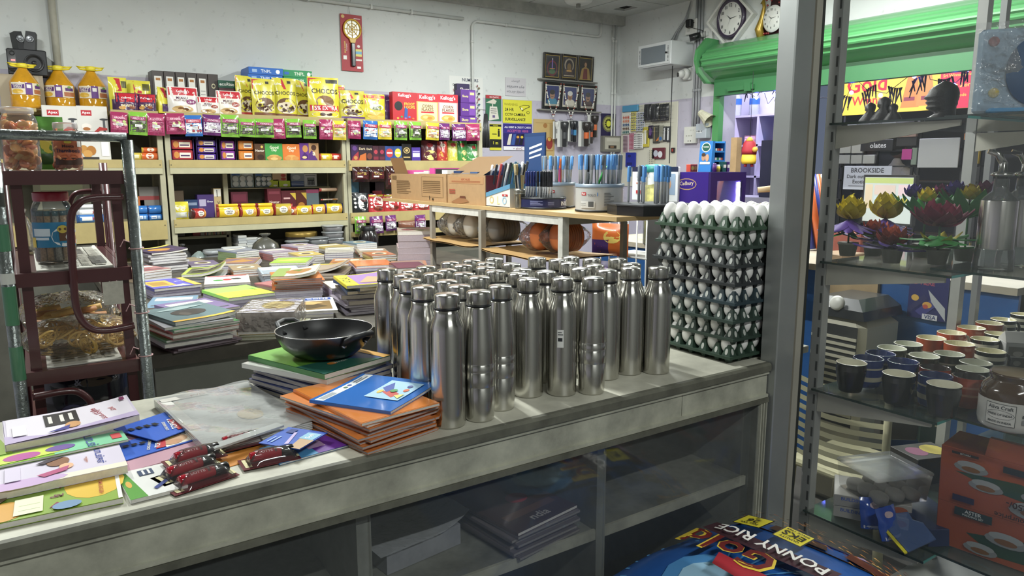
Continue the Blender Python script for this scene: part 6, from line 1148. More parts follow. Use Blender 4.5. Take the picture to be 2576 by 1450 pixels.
FL = lambda u, v, w: [('r', u-w/2, v-.07, u+w/2, v+.07, 'c02a30'), ('t', 'Flair', u, v, w*.8, .1, 'f3ecec')]
tub('pen_tub', DX, d1, .098, .098, .112, 'b4b5b4', '77889a', 'large grey pen tub lettered YOLO crowded with blue capped pens', FL(.2, .74, .1)+[('t', 'YOLO', .36, .68, .16, .2, '6a6e74'), ('r', .46, .64, .475, .8, '3f7ac8'), ('r', .14, .1, .42, .42, 'c9cac8'), ('r', .3, .16, .4, .4, '55585a')] + [('r', .58, .2+.07*i, .58+.2*random.uniform(.5, 1), .23+.07*i, '6a6c70') for i in range(9)] + [('r', .15, .3, .26, .32, '77797c'), ('r', .15, .22, .26, .24, '77797c')], base='16171a')
kk = 0
for ring_n, rr in ((20, .082), (12, .05)):
    for i in range(ring_n):
        a = 2*PI*i/ring_n+.1; kk += 1
        kd = ['light', 'light', 'grey', 'light', 'grey'][kk % 5]
        if ring_n == 12 and i in (5,): kd = 'black'
        pen(kd, (DX+rr*math.cos(a), d1+rr*math.sin(a), PZ+.0855), {'light': 'light blue capped pen standing in the large YOLO tub', 'grey': 'grey capped pen standing in the large YOLO tub', 'black': 'black pen standing among blue pens in the large YOLO tub'}[kd], 'pens in the large tub', (random.uniform(-.05, .05), random.uniform(-.05, .05), random.uniform(0, 6)))
pen('37b84a', (DX-.02, d1+.0, PZ+.0855), 'bright green pen leaning across the large YOLO tub', None, (.1, .5, .3))
d2 = dy(1424, 500, 1.99); tub('pen_tub', 1.99, d2+.07, .085, .085, .112, 'b0b1b0', '77889a', 'smaller grey pen tub half hidden behind the large one', FL(.4, .74, .12), base='16171a')
for i in range(14):
    a = 2*PI*i/14; pen(['light', 'grey'][i % 2], (1.99+.06*math.cos(a), d2+.07+.06*math.sin(a), PZ+.0855), ['light blue capped pen in the half hidden tub', 'grey capped pen in the half hidden tub'][i % 2], 'pens in the half hidden tub', (random.uniform(-.06, .06), random.uniform(-.06, .06), 0))
d3 = dy(1367, 510, 1.89)
tub('pen_tray', 1.885, d3, .095, .115, .05, '1b2150', '17181c', 'low navy oval pen tray lettered INXI', [('t', 'INXI', .80, .5, .2, .55, 'f0f0f4'), ('r', .9, .15, .99, .9, 'e3e3e6'), ('t', 'Y', .945, .5, .06, .5, '1b2150')] + [('r', .06, .3+.12*i, .06+.25*random.uniform(.6, 1), .35+.12*i, '8a90c0') for i in range(5)] + [('r', .4, .35+.15*i, .52, .4+.15*i, '8a90c0') for i in range(3)], rimh=.006, base='121317', span=2.2, a0=math.atan2(-d3, -1.885)-.75)
for i, px in enumerate((1325, 1331, 1338, 1345, 1353, 1362, 1368, 1374, 1380, 1387)):
    kd = 'navy' if i < 4 else 'black'; X_ = 1.86+.02*(i % 2); pen(kd, (X_, dy(px, 490, X_), PZ+.021), 'navy pen with silver patterned barrel in the low oval tray' if kd == 'navy' else 'black pen with silver patterned barrel in the low oval tray', kd+' pens in the oval tray', (0, 0, math.atan2(-dy(px, 490, X_), -X_)+PI/2))
d4 = dy(1630, 520, 1.98)
tr = thing('pen_tray', 'low black half-round pen tray with a white label and blue capped pens', 'pen stand', (1.98, d4, PZ+.0006)); PB2 = M('15161a', .35)
poly = [(-.12, -.1), (.02, -.16), (.13, -.12), (.16, .02), (.13, .1), (0, .14), (-.1, .12), (-.14, .02)]
MB().prismz(poly, 0, .036, PB2).build('tray', tr); MB().prismz([(a*1.03, b*1.03) for a, b in poly], .036, .041, M('3a3c40', .4)).build('rim', tr)
for k in range(1):
    p0, p1 = Vector((*poly[1], 0)), Vector((*poly[2], 0)); nrm = Vector((p1.y-p0.y, -(p1.x-p0.x), 0)).normalized()
    decals(lambda u, v, o: tuple(p0+(p1-p0)*u+nrm*(o+.0008)+Vector((0, 0, .004+.03*v))), (.12, .03), [('r', .05, .05, .98, .95, 'd9d9d2')] + [('r', .1, .2+.15*i, .9, .24+.15*i, '77797c') for i in range(5)], grid=1).build('label', tr)
for i, (px, kd) in enumerate(((1581, 'cap_blue'), (1607, 'grey'), (1615, 'light'), (1619, 'cap_blue'), (1648, 'light'), (1656, 'cap_blue'), (1664, 'light'), (1672, 'light'), (1680, 'cap_blue'), (1652, 'light'), (1668, 'cap_blue'), (1676, 'light'))):
    X_ = 1.955+.025*(i % 3); pen(kd, (X_, dy(px, 490, X_), PZ+.042), {'grey': 'grey capped pen standing in the black tray', 'light': 'light blue capped pen standing in the black tray', 'cap_blue': 'blue capped silver pen standing in the black tray'}[kd], 'pens in the black tray', (0, 0, 1.2))
d5 = dy(1273, 495, 1.86)
ob = thing('pen_box', 'white wedge shaped pen box with a blue rim lettered YOLO', 'pen stand', (1.86, d5, PZ+.0006))
hw, hl = .07, .138
def wz(y): return .075+.03*(-y/hl)
body = [[(x, y, z_) for x, y in ((-hw, hl), (-hw, -hl), (hw, -hl), (hw, hl)) for z_ in (0,)]]
MB().loft([[(-hw, hl, 0), (-hw, -hl, 0), (hw, -hl, 0), (hw, hl, 0)], [(-hw, hl, wz(hl)-.02), (-hw, -hl, wz(-hl)-.02), (hw, -hl, wz(-hl)-.02), (hw, hl, wz(hl)-.02)]], M('dcd9d0', .4)).build('box_body', ob)
MB().loft([[(-hw-.002, hl+.002, wz(hl)-.02), (-hw-.002, -hl-.002, wz(-hl)-.02), (hw+.002, -hl-.002, wz(-hl)-.02), (hw+.002, hl+.002, wz(hl)-.02)], [(-hw-.002, hl+.002, wz(hl)), (-hw-.002, -hl-.002, wz(-hl)), (hw+.002, -hl-.002, wz(-hl)), (hw+.002, hl+.002, wz(hl))]], M('5a94b8', .35)).build('blue_rim', ob)
decals(lambda u, v, o: (-hw-o, hl-u*2*hl, v*.06), (2*hl, .06), [('t', 'Y', .22, .5, .2, .7, 'c9a0c0'), ('t', 'O', .45, .5, .2, .6, 'd8bf7a'), ('t', 'L', .66, .5, .2, .6, 'd6d09a'), ('t', 'O', .84, .5, .2, .6, '9cc0d8'), ('r', .0, .0, 1, .05, '17181c')] + FL(.86, .9, .16), grid=1).build('label', ob)
cols = ['e3e3e6', '2a2c50', '26282c', 'd8d4cc', 'b03a3c', '2f4a3c', '33353a', '4a5a4c', '2b2d33', 'e6e6e6', '2c5a7c', '3a3c44']
for i, c in enumerate(cols):
    yy_ = hl*.85-2*hl*.85*i/len(cols)*1.0
    pen(c, (1.86-.03+.05*(i % 2), d5+yy_, PZ+.055+.018*(i/len(cols))), 'assorted ballpoint pen leaning in the white wedge box', 'pens in the wedge box', (.28, .05, 0))
sp_ = thing('steel_cup', 'small dented steel cup holding pencils beside the oval tray', 'cup', (1.80, dy(1307, 500, 1.80), PZ+.0006))
MB().lathe([(0, 0), (.02, 0), (.0215, .004), (.024, .06), (.0258, .061), (.0258, .066), (.0245, .068), (.0258, .07), (.0258, .075), (.0265, .085), (.0245, .085), (.0225, .004)], M('9c9a90', .3, .8, noise=.3, nscale=30), 24, cap=False).build('cup_wall', sp_)
yc = dy(1307, 500, 1.80)
for i in range(11):
    a = 2*PI*i/11; pen(['c9b88a', '2a2c30', 'd8d8da', '34557a', 'b8a06a'][i % 5], (1.80+.011*math.cos(a), yc+.011*math.sin(a), PZ+.004+.05), 'pencil or pen standing in the small steel cup', 'pencils in the steel cup', (.12*math.sin(a), .12*math.cos(a), 0))
# upright blue card and things standing behind
def upright(name, px0, px1, yt, X_, z, col, items, label, cat, th=.006):
    ya, yb = dy(px0, 450, X_), dy(px1, 450, X_); h = onx((px0+px1)/2, yt, X_).z-z; L_ = ya-yb
    o = MB().box(0, th, -L_/2, L_/2, 0, h, M(col, .35)).build(name, None, (X_, (ya+yb)/2, z+.0006)); tag(o, label, cat)
    decals(lambda u, v, o_: (-o_, L_/2-u*L_, v*h), (L_, h), items, grid=1).build('print', o); return o
upright('display_card', 1319, 1371, 335, 2.08, PZ, '24406e', [('r', .05, .1, .95, .95, '2b4a7c'), ('p', [(.25,.8),(.85,.86),(.85,.83),(.25,.77)], 'dfe6ee'), ('p', [(.25,.73),(.85,.79),(.85,.76),(.25,.7)], 'dfe6ee'), ('p', [(.25,.66),(.8,.71),(.8,.685),(.25,.635)], 'dfe6ee'), ('r', .05, .0, .95, .3, '2f6fae')], 'tall dark blue display card with three white strokes standing behind the pens', 'card')
upright('orange_marker_pack', 1396, 1412, 400, 2.05, PZ, 'e0662c', [('r', .1, .2, .4, .9, 'f0d8c8'), ('r', .6, .1, .9, .8, 'c04a8a')], 'orange pack of markers standing behind the oval tray', 'marker')
# dark panel and packets below the near end
tag(MB().box(0, .05, -.3, .3, 0, .665, M('4a4a4a', .45, noise=.1)).build('grey_board', None, (2.30, 2.08, .62), (0, 0, -.1)), 'dark grey flat panel standing behind the near end of the pen table', 'panel')
tag(MB().bbox(0, .13, -.3, .3, 0, .617, M('57534c', .6, noise=.2), .01).build('wooden_crate', None, (2.27, 2.08, .0)), 'brown crate under the dark grey panel', 'crate')
dsk0 = thing('packet_rack', 'white wire rack standing behind the pen table', 'rack', (2.6, 2.75, 0))
for i in range(9): MB().tube([(-.0, -.3+.07*i, 0), (-.0, -.3+.07*i, 1.30)], .004, M('d9d9d6', .4), 6).build('wire', dsk0)
for z in (.82, 1.02, 1.22): MB().tube([(0, -.3, z), (0, .26, z)], .005, M('d9d9d6', .4), 6).build('cross_wire', dsk0); MB().box(0, .25, -.3, .26, z-.006, z, M('c9c9c4', .5)).build('wire_shelf', dsk0)
for i, (c, it, lab) in enumerate((('e06a24', [('r', .0, .0, .5, .5, '4a2a70'), ('e', .6, .6, .25, .2, 'f0d060')], 'orange and purple chips packet on the white wire rack'), ('4a2f7c', [('t', 'Gold', .55, .35, .5, .2, 'e08a2c', PI), ('e', .3, .7, .2, .12, 'c9a8e0')], 'purple packet with orange lettering on the white wire rack'))):
    pouch('chips_packet', .2, .17, .06, c, it, (2.53, onx(1535, 600, 2.53).y-.02*i, 1.023 if i == 0 else .826), lab, 'packet', rot=(0, 0, -PI/2+.5))
# ---------------------------------------------------------------- things on the back wall
WY = WALLY-.003
def poster(name, r, col, items, label, cat='poster', Y=WY, th=.003, rough=.5, grid=1):
    cx, zb, w, h = G(r, Y-th); o = MB().box(-w/2, w/2, -th, 0, 0, h, M(col, rough)).build(name, None, (cx, Y, zb)); tag(o, label, cat)
    if items: decals(lambda u, v, o_: ((u-.5)*w, -th-o_, v*h), (w, h), items, grid=grid).build('print', o)
    return o
# mosquito racket on its red card
r = (858, 37, 912, 179); cx, zb, w, h = G(r, WY-.01)
rc = poster('racket_package', r, 'b3222c', [('e', .12, .955, .08, .03, 'd8b04a'), ('r', .62, .93, .92, .94, 'e9dcd8'), ('t', 'HILA RACKET', .17, .42, .5, .06, 'f0dc3a', PI/2), ('t', 'Rechargeable', .25, .42, .3, .03, 'e9dcd8', PI/2), ('r', .08, .2, .24, .27, 'e6e6e0'), ('r', .66, .27, .94, .4, 'd8c83a'), ('r', .66, .31, .94, .36, '4aa0c8'), ('r', .66, .19, .94, .22, 'e6e0da'), ('e', .8, .45, .07, .025, 'e9dcd8'), ('r', .7, .05, .88, .09, 'f0f0ee')], 'red carded yellow mosquito racket hanging on the wall', 'racket', WY-.006)
RY = M('e0b02a', .4); n = 28; ra, rb = w*.39, h*.17; rcx, rcz = w*.02, h*.74
mb = MB(); mb.tube([(rcx+ra*math.cos(2*PI*i/n), -.012, rcz+rb*math.sin(2*PI*i/n)) for i in range(n+1)], .007, RY, 8); mb.build('racket_hoop', rc)
MB().lathe([(0, 0), (1, 0)], M('b9b9ae', .4, .4), 28, cap=False).build('racket_mesh', rc, (rcx, -.008, rcz), (PI/2, 0, 0), (ra*.95, rb*.95, 1))
for k in range(4): a = PI*k/4; MB().tube([(rcx-ra*math.cos(a), -.011, rcz-rb*math.sin(a)), (rcx+ra*math.cos(a), -.011, rcz+rb*math.sin(a))], .0022, RY, 6).build('spoke', rc)
for f in (.35, .6): MB().tube([(rcx+ra*f*math.cos(2*PI*i/n), -.0105, rcz+rb*f*math.sin(2*PI*i/n)) for i in range(n+1)], .002, RY, 6).build('guard_ring', rc)
MB().prism([(rcx-.03, rcz-rb*.9), (rcx+.03, rcz-rb*.9), (rcx+.018, h*.5), (rcx-.018, h*.5)], -.018, -.006, RY).build('throat', rc)
MB().bbox(rcx-.017, rcx+.017, -.026, -.004, h*.08, h*.5, M('2a2b30', .25, coat=.5), .006).build('racket_handle', rc)
MB().tube([(rcx-.01, -.004, h), (rcx-.02, -.004, h+.05), (rcx+.0, -.0, h+.11)], .0012, M('77756c', .5), 5).build('hanging_wire', rc)
# framed pictures
def frame(r, label, pic, fr='2b2622', inner='b59a4a', wires=True):
    cx, zb, w, h = G(r, WY-.03); t = thing('framed_picture', label, 'picture', (cx, WY-.016, zb), (.06, 0, 0))
    b = .018; F = M(fr, .35, coat=.3)
    for n_, a in (('frame_side', (-w/2, -w/2+b, 0, h)), ('frame_side', (w/2-b, w/2, 0, h)), ('frame_rail', (-w/2+b, w/2-b, 0, b)), ('frame_rail', (-w/2+b, w/2-b, h-b, h))): MB().bbox(a[0], a[1], -.012, .01, a[2], a[3], F, .003).build(n_, t)
    MB().box(-w/2+b, w/2-b, -.004, .004, b, h-b, M(inner, .4)).build('mount', t)
    q = b+.006; decals(lambda u, v, o: (-w/2+q+u*(w-2*q), -.0045-o, q+v*(h-2*q)), (w-2*q, h-2*q), pic, grid=1).build('picture', t)
    MB().box(-w/2+q, w/2-q, -.0075, -.007, q, h-q, clear('ffffff', .02, .6, .04)).build('glass', t)
    return t, w, h
frame((1368,133,1411,199), 'gold edged frame with a red oval and lamp picture on the upper ledge', [('r', 0, 0, 1, 1, '1c1420'), ('e', .5, .4, .4, .38, '7a2024'), ('e', .5, .4, .32, .3, '1a1830'), ('e', .5, .24, .24, .12, '3f6a3a'), ('r', .46, .35, .54, .8, '8a6ac0'), ('r', .3, .36, .7, .4, 'c98a3a'), ('e', .5, .84, .03, .05, 'e6e0d0')])
frame((1411,137,1453,201), 'gold edged frame with an arched shrine picture in the middle of the upper ledge', [('r', 0, 0, 1, 1, '241820'), ('e', .5, .6, .38, .34, 'a89880'), ('e', .5, .58, .28, .28, '2a1c20'), ('r', .2, .1, .8, .4, '4a3430'), ('e', .5, .5, .16, .2, '8a6a3a'), ('r', .3, .28, .7, .36, 'c99a4a'), ('r', .1, .06, .9, .1, 'c9b89a')])
frame((1453,141,1493,206), 'gold edged frame with a robed figure picture on the upper ledge', [('r', 0, 0, 1, 1, '221c16'), ('p', [(.05,0),(.2,.5),(.5,.62),(.8,.5),(.95,0)], 'a8843c'), ('p', [(.3,0),(.36,.5),(.64,.5),(.7,0)], '7a2420'), ('e', .5, .72, .12, .12, 'b98a64'), ('e', .5, .76, .18, .16, '3a2618'), ('e', .5, .7, .1, .11, 'b98a64')])
for px0, px1, y0, y1 in ((1355, 1498, 195, 208), (1353, 1508, 273, 281)):
    a, b_ = ony(px0, y0, WY-.02), ony(px1, y1, WY-.02); z_ = (a.z+b_.z)/2-.004
    tag(MB().box(a.x, b_.x, WALLY-.055, WALLY-.001, z_-.012, z_-.0, M('8f8d86', .45, .3)).build('picture_ledge'), 'thin grey wall ledge under the ' + ('gold edged pictures' if y0 < 250 else 'garlanded portraits'), 'ledge')
def por(shirt, cap): return [('r', 0, 0, 1, 1, 'dcd6c4'), ('r', .06, .1, .94, .96, '1f2f78'), ('e', .5, .2, .36, .2, shirt), ('e', .5, .52, .17, .2, 'a87858'), ('e', .5, .66, .18, .12, cap), ('r', .42, .43, .58, .46, '2a1c18'), ('r', .1, .0, .9, .09, 'cfc8b4'), ('r', .2, .03, .8, .055, '6a665c')]
for k, (r, sh_, cp, lab) in enumerate((((1366,207,1413,273), '2f86a8', '2a2420', 'black framed portrait of a person in a blue shirt'), ((1411,211,1457,276), 'd8d2c2', 'dcdad2', 'black framed portrait of a person in white with a white cap'), ((1457,215,1501,279), '4a2c28', '2a2420', 'black framed portrait of a person in a brown shirt'))):
    t, w, h = frame(r, lab + ', garlanded', por(sh_, cp), '1d1c1a', '2a2826')
    g = thing('bead_garland', 'string of white beads hung over the portrait of the person in ' + ('blue', 'white', 'brown')[k], 'garland', (t.location.x, WY-.034, t.location.z))
    for s in (-1, 1):
        for i in range(22):
            f = i/21; x_ = s*w*.4*(1-f**1.6*.98); z_ = h*.95-f*h*1.25
            MB().ball((x_, -.012, z_), .0062+.002*(i % 3 == 0), M('e9e6da' if i % 5 else '8a3a2c', .5), 8).build('bead', g)
# posters
WT = 'dfe0dc'
it = [('t', 'NUMBERS', .62, .94, .66, .06, '3a3f5c')]
for i in range(5):
    for j in range(8): it += [('t', str((j*5+i) % 10), .12+.17*i, .84-.1*j, .06, .05, ['4a4a4a', '8a3a3a', '2a4a7a'][(i+j) % 3]), ('e', .17+.17*i, .80-.1*j, .035, .018, ['7a6a4a', '2a2a2c', 'a8505a', '3a6a8a'][(i*3+j) % 4])]
poster('number_chart', (1131,193,1215,330), WT, it, 'white NUMBERS learning chart pinned behind the purple boxes', 'chart', WALLY-.0005, .0015)
poster('wall_poster', (1222,240,1261,304), '2f6f4f', [('r', 0, .87, 1, 1, 'b8343c'), ('t', 'NO PLASTIC', .55, .93, .7, .06, 'f0e6e6'), ('p', [(.0,.7),(.5,.86),(.7,.78),(.6,.66),(.3,.68)], 'd6d0c0'), ('p', [(.2,.0),(.25,.56),(.72,.56),(.84,.08)], 'd8d4c8'), ('r', .4, .56, .46, .66, 'd8d4c8'), ('r', .32, .46, .68, .48, '55585a'), ('r', .3, .38, .7, .40, '55585a'), ('r', .32, .3, .68, .32, '55585a'), ('r', .42, .12, .58, .22, '6a5a8a')], 'green and red poster showing a hand holding a carrier bag')
poster('paper_note', (1271,196,1323,242), 'c9c6cb', [('t', 'பேசாதே', .5, .8, .5, .16, '8a8a92', .03), ('t', 'சத்தமாக பேச', .5, .5, .9, .2, '7a7a84'), ('t', 'கூடாது இங்கே', .5, .22, .85, .18, '8a8a92')], 'grey handwritten paper note taped to the wall', 'note')
cam_ = [('p', [(.56,.72),(.6,.62),(.68,.52),(.72,.6),(.92,.72),(.9,.8),(.7,.8)], '2a2a1c'), ('p', [(.58,.71),(.62,.63),(.67,.56),(.71,.62),(.89,.73),(.88,.78),(.7,.78)], 'e3dc2c'), ('e', .645, .63, .03, .05, 'f0ece0'), ('e', .86, .48, .05, .07, '2a2a1c'), ('e', .86, .48, .035, .05, 'e3dc2c')]
poster('warning_sign', (1265,252,1338,310), 'dcd72f', [('t', 'WARNING', .27, .80, .46, .14, 'a8a020'), ('t', '24 HR', .22, .58, .3, .13, '1c1c16'), ('t', 'CCTV CAMERA', .42, .37, .7, .14, '1c1c16'), ('t', 'SURVEILLANCE', .42, .16, .7, .14, '1c1c16')] + cam_, 'yellow CCTV camera surveillance warning sign on the wall', 'sign')
CR = [('p', [(.12+.14*i, .2), (.2+.14*i, .6), (.3+.14*i, .62), (.24+.14*i, .2)], c) for i, c in enumerate(('dcd6c4', '3a5aa8', '2a2438', '1c1a2c', '4a2a5c'))]
poster('card_poster', (1266,312,1338,378), '33288a', [('r', 0, .15, 1, .64, '2a2470'), ('t', 'ALL DEBIT & CREDIT CARDS', .5, .87, .92, .1, 'eceaf4'), ('t', 'ACCEPTED HERE', .5, .73, .74, .1, 'c05a9c')] + CR + [('e', .5, .5, .05, .05, 'e0a23a'), ('e', .64, .5, .05, .05, 'e0c23a'), ('e', .8, .4, .05, .05, 'e0a23a'), ('r', 0, .0, 1, .14, 'eceaf0'), ('t', 'உள்ளே', .5, .06, .6, .1, '8a2a4a')], 'blue ALL DEBIT AND CREDIT CARDS poster below the yellow warning sign')
poster('distance_sign', (1232,312,1261,378), 'dbd52c', [('r', .0, .9, 1, .98, '22221a'), ('t', 'கவனம்', .5, .94, .7, .05, 'dbd52c'), ('e', .78, .78, .08, .035, '22221a'), ('r', .7, .52, .86, .74, '22221a'), ('r', .2, .6, .6, .63, '22221a'), ('r', .0, .1, 1, .42, '22221a'), ('t', '1 m', .5, .28, .5, .12, 'dbd52c')], 'yellow and black keep distance sign half hidden by black spatulas', 'sign')
poster('calendar', (1342,300,1395,400), 'c2a468', [('e', .55, .84, .1, .06, 'a8743c'), ('e', .75, .4, .16, .16, '9a3a34'), ('e', .75, .5, .08, .05, 'd8b04a'), ('r', .6, .2, .92, .22, 'a8743c'), ('r', .1, .9, .9, .91, 'a8884c')], 'tan cloth wall calendar with a small red and gold figure', 'calendar')
poster('glow_picture', (1512,286,1549,342), '2a2350', [('e', .5, .55, .42, .38, '6a6a4a'), ('e', .5, .55, .34, .31, 'a8a85a'), ('e', .5, .55, .24, .22, '2c2c20'), ('e', .5, .55, .15, .14, 'dce03a')] + [('p', [(.5+.2*math.cos(a-.07), .55+.18*math.sin(a-.07)), (.5+.33*math.cos(a), .55+.3*math.sin(a)), (.5+.2*math.cos(a+.07), .55+.18*math.sin(a+.07))], 'dce03a') for a in [2*PI*i/12 for i in range(12)]], 'dark picture with a glowing yellow rosette on the wall', 'picture')
mt = poster('meter_box', (1517,342,1562,382), '77756a', [('r', .1, .15, .95, .9, 'b5b3a2'), ('r', .3, .2, .75, .4, '3a3830'), ('r', .4, .24, .6, .36, '8a6a4a'), ('r', .2, .65, .9, .85, 'c6c4b4')], 'grimy electric meter box with a clear cover below the rosette picture', 'meter box', th=.04)
# torches hanging on hooks
def torch(r, body, acc, k, lab):
    cx, zb, w, h = G(r, WY-.06); t = thing('torch_pack', lab, 'torch', (cx, WY-.062-.022*(k % 3), zb), (0, 0, .04*(k % 3-1)))
    MB().box(-w/2, -w/2+w*.25, -.002, .002, 0, h, M('d3d3ce', .4)).box(-w*.25, w/2, .0, .002, 0, h, M('8f908e', .4)).build('card', t)
    MB().lathe([(0, 0), (w*.15, 0), (w*.17, .006), (w*.17, h*.6), (w*.3, h*.72), (w*.33, h*.92), (w*.28, h*.95), (0, h*.95)], M(body, .35, coat=.3), 14, cap=False).build('torch_body', t, (w*.12, -.012, .003))
    MB().lathe([(w*.18, h*.3), (w*.18, h*.55)], M(acc, .35), 14, cap=False).build('grip', t, (w*.12, -.012, .003))
    MB().tube([(0, .0, h-.002), (0, .0, h+.006), (0, .055, h+.012)], .002, M('8a8a88', .3, .8), 6).build('hook', t)
for k, (r, b_, a_, lab) in enumerate((((1391,306,1403,350), 'c9c9c4', '8a8a88', 'grey torch pack half hidden at the end of the torch row'), ((1398,305,1424,370), '2b2d30', '44474a', 'black torch in a white pack hanging on the wall'), ((1421,304,1434,356), '26282c', '2a4a7a', 'dark torch behind the blue one'), ((1431,303,1451,358), '20242c', '3a8ac0', 'black and blue torch in a pack'), ((1451,306,1480,369), '2c2624', 'd8622c', 'black torch with an orange grip in a pack'), ((1470,310,1484,362), '33302f', 'b0502c', 'dark torch partly behind the orange one'), ((1478,289,1503,346), '2a2422', 'de6a34', 'highest hanging torch with orange head and grip'))): torch(r, b_, a_, k, lab)
sp_ = thing('spatula_bundle', 'bundle of black ribbed spatulas hanging at the end of the shelving', 'spatula', (ony(1222, 340, SHF+.1).x, SHF+.1, ony(1222, 372, SHF+.1).z))
for i in range(5): MB().tube([(-.03+.016*i, 0, 0), (-.025+.013*i, 0, .12), (-.01+.006*i, 0, .28)], [.008, .007, .005], M('2a2b2e', .35, coat=.3), 8).build('spatula', sp_)
MB().tube([(0, 0, .28), (0, 0, .31), (-.11, .0, .315)], .003, M('8a8a88', .3, .8), 6).build('hook', sp_)
# ---------------------------------------------------------------- things on the wall with the shutter
WX = WALLX-.003
def GX(r, X, zb=None):
    ym = (r[1]+r[3])/2; ya = onx(r[0], ym, X).y; yb = onx(r[2], ym, X).y; xm = (r[0]+r[2])/2
    z1 = onx(xm, r[1], X).z; z0 = onx(xm, r[3], X).z if zb is None else zb
    return (ya+yb)/2, z0, ya-yb, z1-z0
def plate(name, r, X, th, col, items, label, cat, rough=.45, mat=None):
    cy, zb, L_, h = GX(r, X-th); o = MB().bbox(-th, 0, -L_/2, L_/2, 0, h, mat or M(col, rough), min(.003, th/4)).build(name, None, (X, cy, zb)); tag(o, label, cat)
    if items: decals(lambda u, v, o_: (-th-o_, L_/2-u*L_, v*h), (L_, h), items, grid=1).build('print', o)
    return o
# network cabinet
cy, zb, L_, h = GX((1606,110,1688,158), 4.76, None); zb, h = 2.365, .2
nc = thing('network_cabinet', 'white wall cabinet with a grey glass door near the ceiling', 'cabinet', (4.76, cy, zb)); CW2 = M('cdd1d2', .4)
MB().bbox(0, WALLX-4.76-.001, -L_/2, L_/2, 0, h, CW2, .005).build('body', nc)
MB().box(-.008, 0, -L_/2+.008, L_/2-.008, .01, h-.006, CW2).build('door', nc)
MB().box(-.0095, -.008, -L_/2+.06, L_/2-.045, .028, h-.03, M('6f7880', .2, coat=.5)).build('door_glass', nc)
MB().lathe([(0, 0), (.008, 0), (.008, .012), (0, .014)], M('1a1b1d', .4), 12, cap=False).build('lock', nc, (-.008, -L_/2+.045, h*.5), (0, -PI/2, 0))
for s in (-1, 1):
    for i in range(12): MB().box(-.009, -.008, s*(L_/2-.028)-.008, s*(L_/2-.028)+.008, .03+.011*i, .034+.011*i, M('2c2e30', .6)).build('vent_slot', nc)
for i in range(22): MB().box(.03, .05, -L_/2+.02+i*(L_-.04)/22, -L_/2+.026+i*(L_-.04)/22, -.0008, 0, M('2c2e30', .6)).build('vent_slot', nc)
# sockets, cables, cameras
so = plate('socket_board', (1724,49,1752,86), WX, .03, 'd6d6d0', [('e', .3, .72, .05, .03, '2a2a2a'), ('e', .42, .72, .05, .03, '2a2a2a'), ('e', .36, .82, .05, .03, '2a2a2a'), ('e', .65, .74, .05, .03, '2a2a2a'), ('e', .77, .74, .05, .03, '2a2a2a'), ('r', .2, .2, .4, .4, 'bdbdb6')], 'white socket board with a black adapter above the network cabinet', 'socket')
yq, zq = so.location.y, so.location.z
ad = thing('power_adapter', 'black plug adapter pushed into the upper socket board', 'adapter', (WX-.034, yq-.01, zq+.05))
MB().bbox(-.05, 0, -.03, .03, 0, .07, M('1a1b1d', .4), .008).build('adapter_body', ad)
MB().tube([(-.03, -.02, 0), (-.045, -.17, -.05), (-.05, -.2, -.2), (-.05, -.19, -.27), (-.05, -.21, -.2), (-.045, -.2, -.06)], .003, M('1a1b1d', .4), 6).build('cable', ad)
cb = thing('cable_bundle', 'bundle of grey cables dropping from the ceiling to the network cabinet', 'cable', (WX-.02, onx(1712, 60, WX).y, 2.56))
for i in range(4): MB().tube([(-.01*i, .06+.015*i, .0), (-.005, .0+.01*i, .12), (0, -.09+.006*i, .22), (.005, -.13, .36)], .0045, M(['9a9d9f', '77797b', 'b5b7b8', '8a8c8e'][i], .5), 6).build('cable', cb)
bc = tag(MB().tube([(0, 0, 0), (.0, .0, -.5), (.01, .01, -.85)], .004, M('1b1b1d', .4), 6).build('black_cable', None, (4.86, GX((1690,160,1694,170), 4.86)[0], 2.364)), 'black cable hanging straight down from the network cabinet', 'cable')
def cctv(px, py, dome):
    y, z = onx(px, py, WX-.05).y, onx(px, py, WX-.05).z; t = thing('security_camera', 'white dome security camera below the network cabinet' if dome else 'black and white bullet camera beside the diamond clock box', 'camera', (WX, y, z))
    MB().box(-.025, 0, -.045, .045, -.05, .05, M('d9dad6', .4)).build('mount', t)
    if dome:
        MB().lathe([(0, 0), (.05, 0), (.05, .02), (.044, .035), (.0, .036)], M('dfe0dc', .35), 24, cap=False).build('base', t, (-.026, 0, 0), (0, -PI/2, 0))
        MB().ball((-.07, .015, 0), .036, M('dfe0dc', .3), 16).build('eyeball', t); MB().lathe([(0, 0), (.02, 0), (.02, .006), (0, .008)], M('141518', .15, coat=.6), 16, cap=False).build('lens', t, (-.1, .03, -.008), (0, -PI/2, -.5))
    else:
        MB().tube([(-.02, -.0, 0), (-.07, .06, -.01)], .02, M('d9dad6', .4), 14).build('arm', t); MB().tube([(-.06, .05, -.008), (-.12, .12, -.03)], .03, M('1b1c1f', .3, coat=.4), 16).build('barrel', t)
cctv(1722, 186, True); cctv(1776, 84, False)
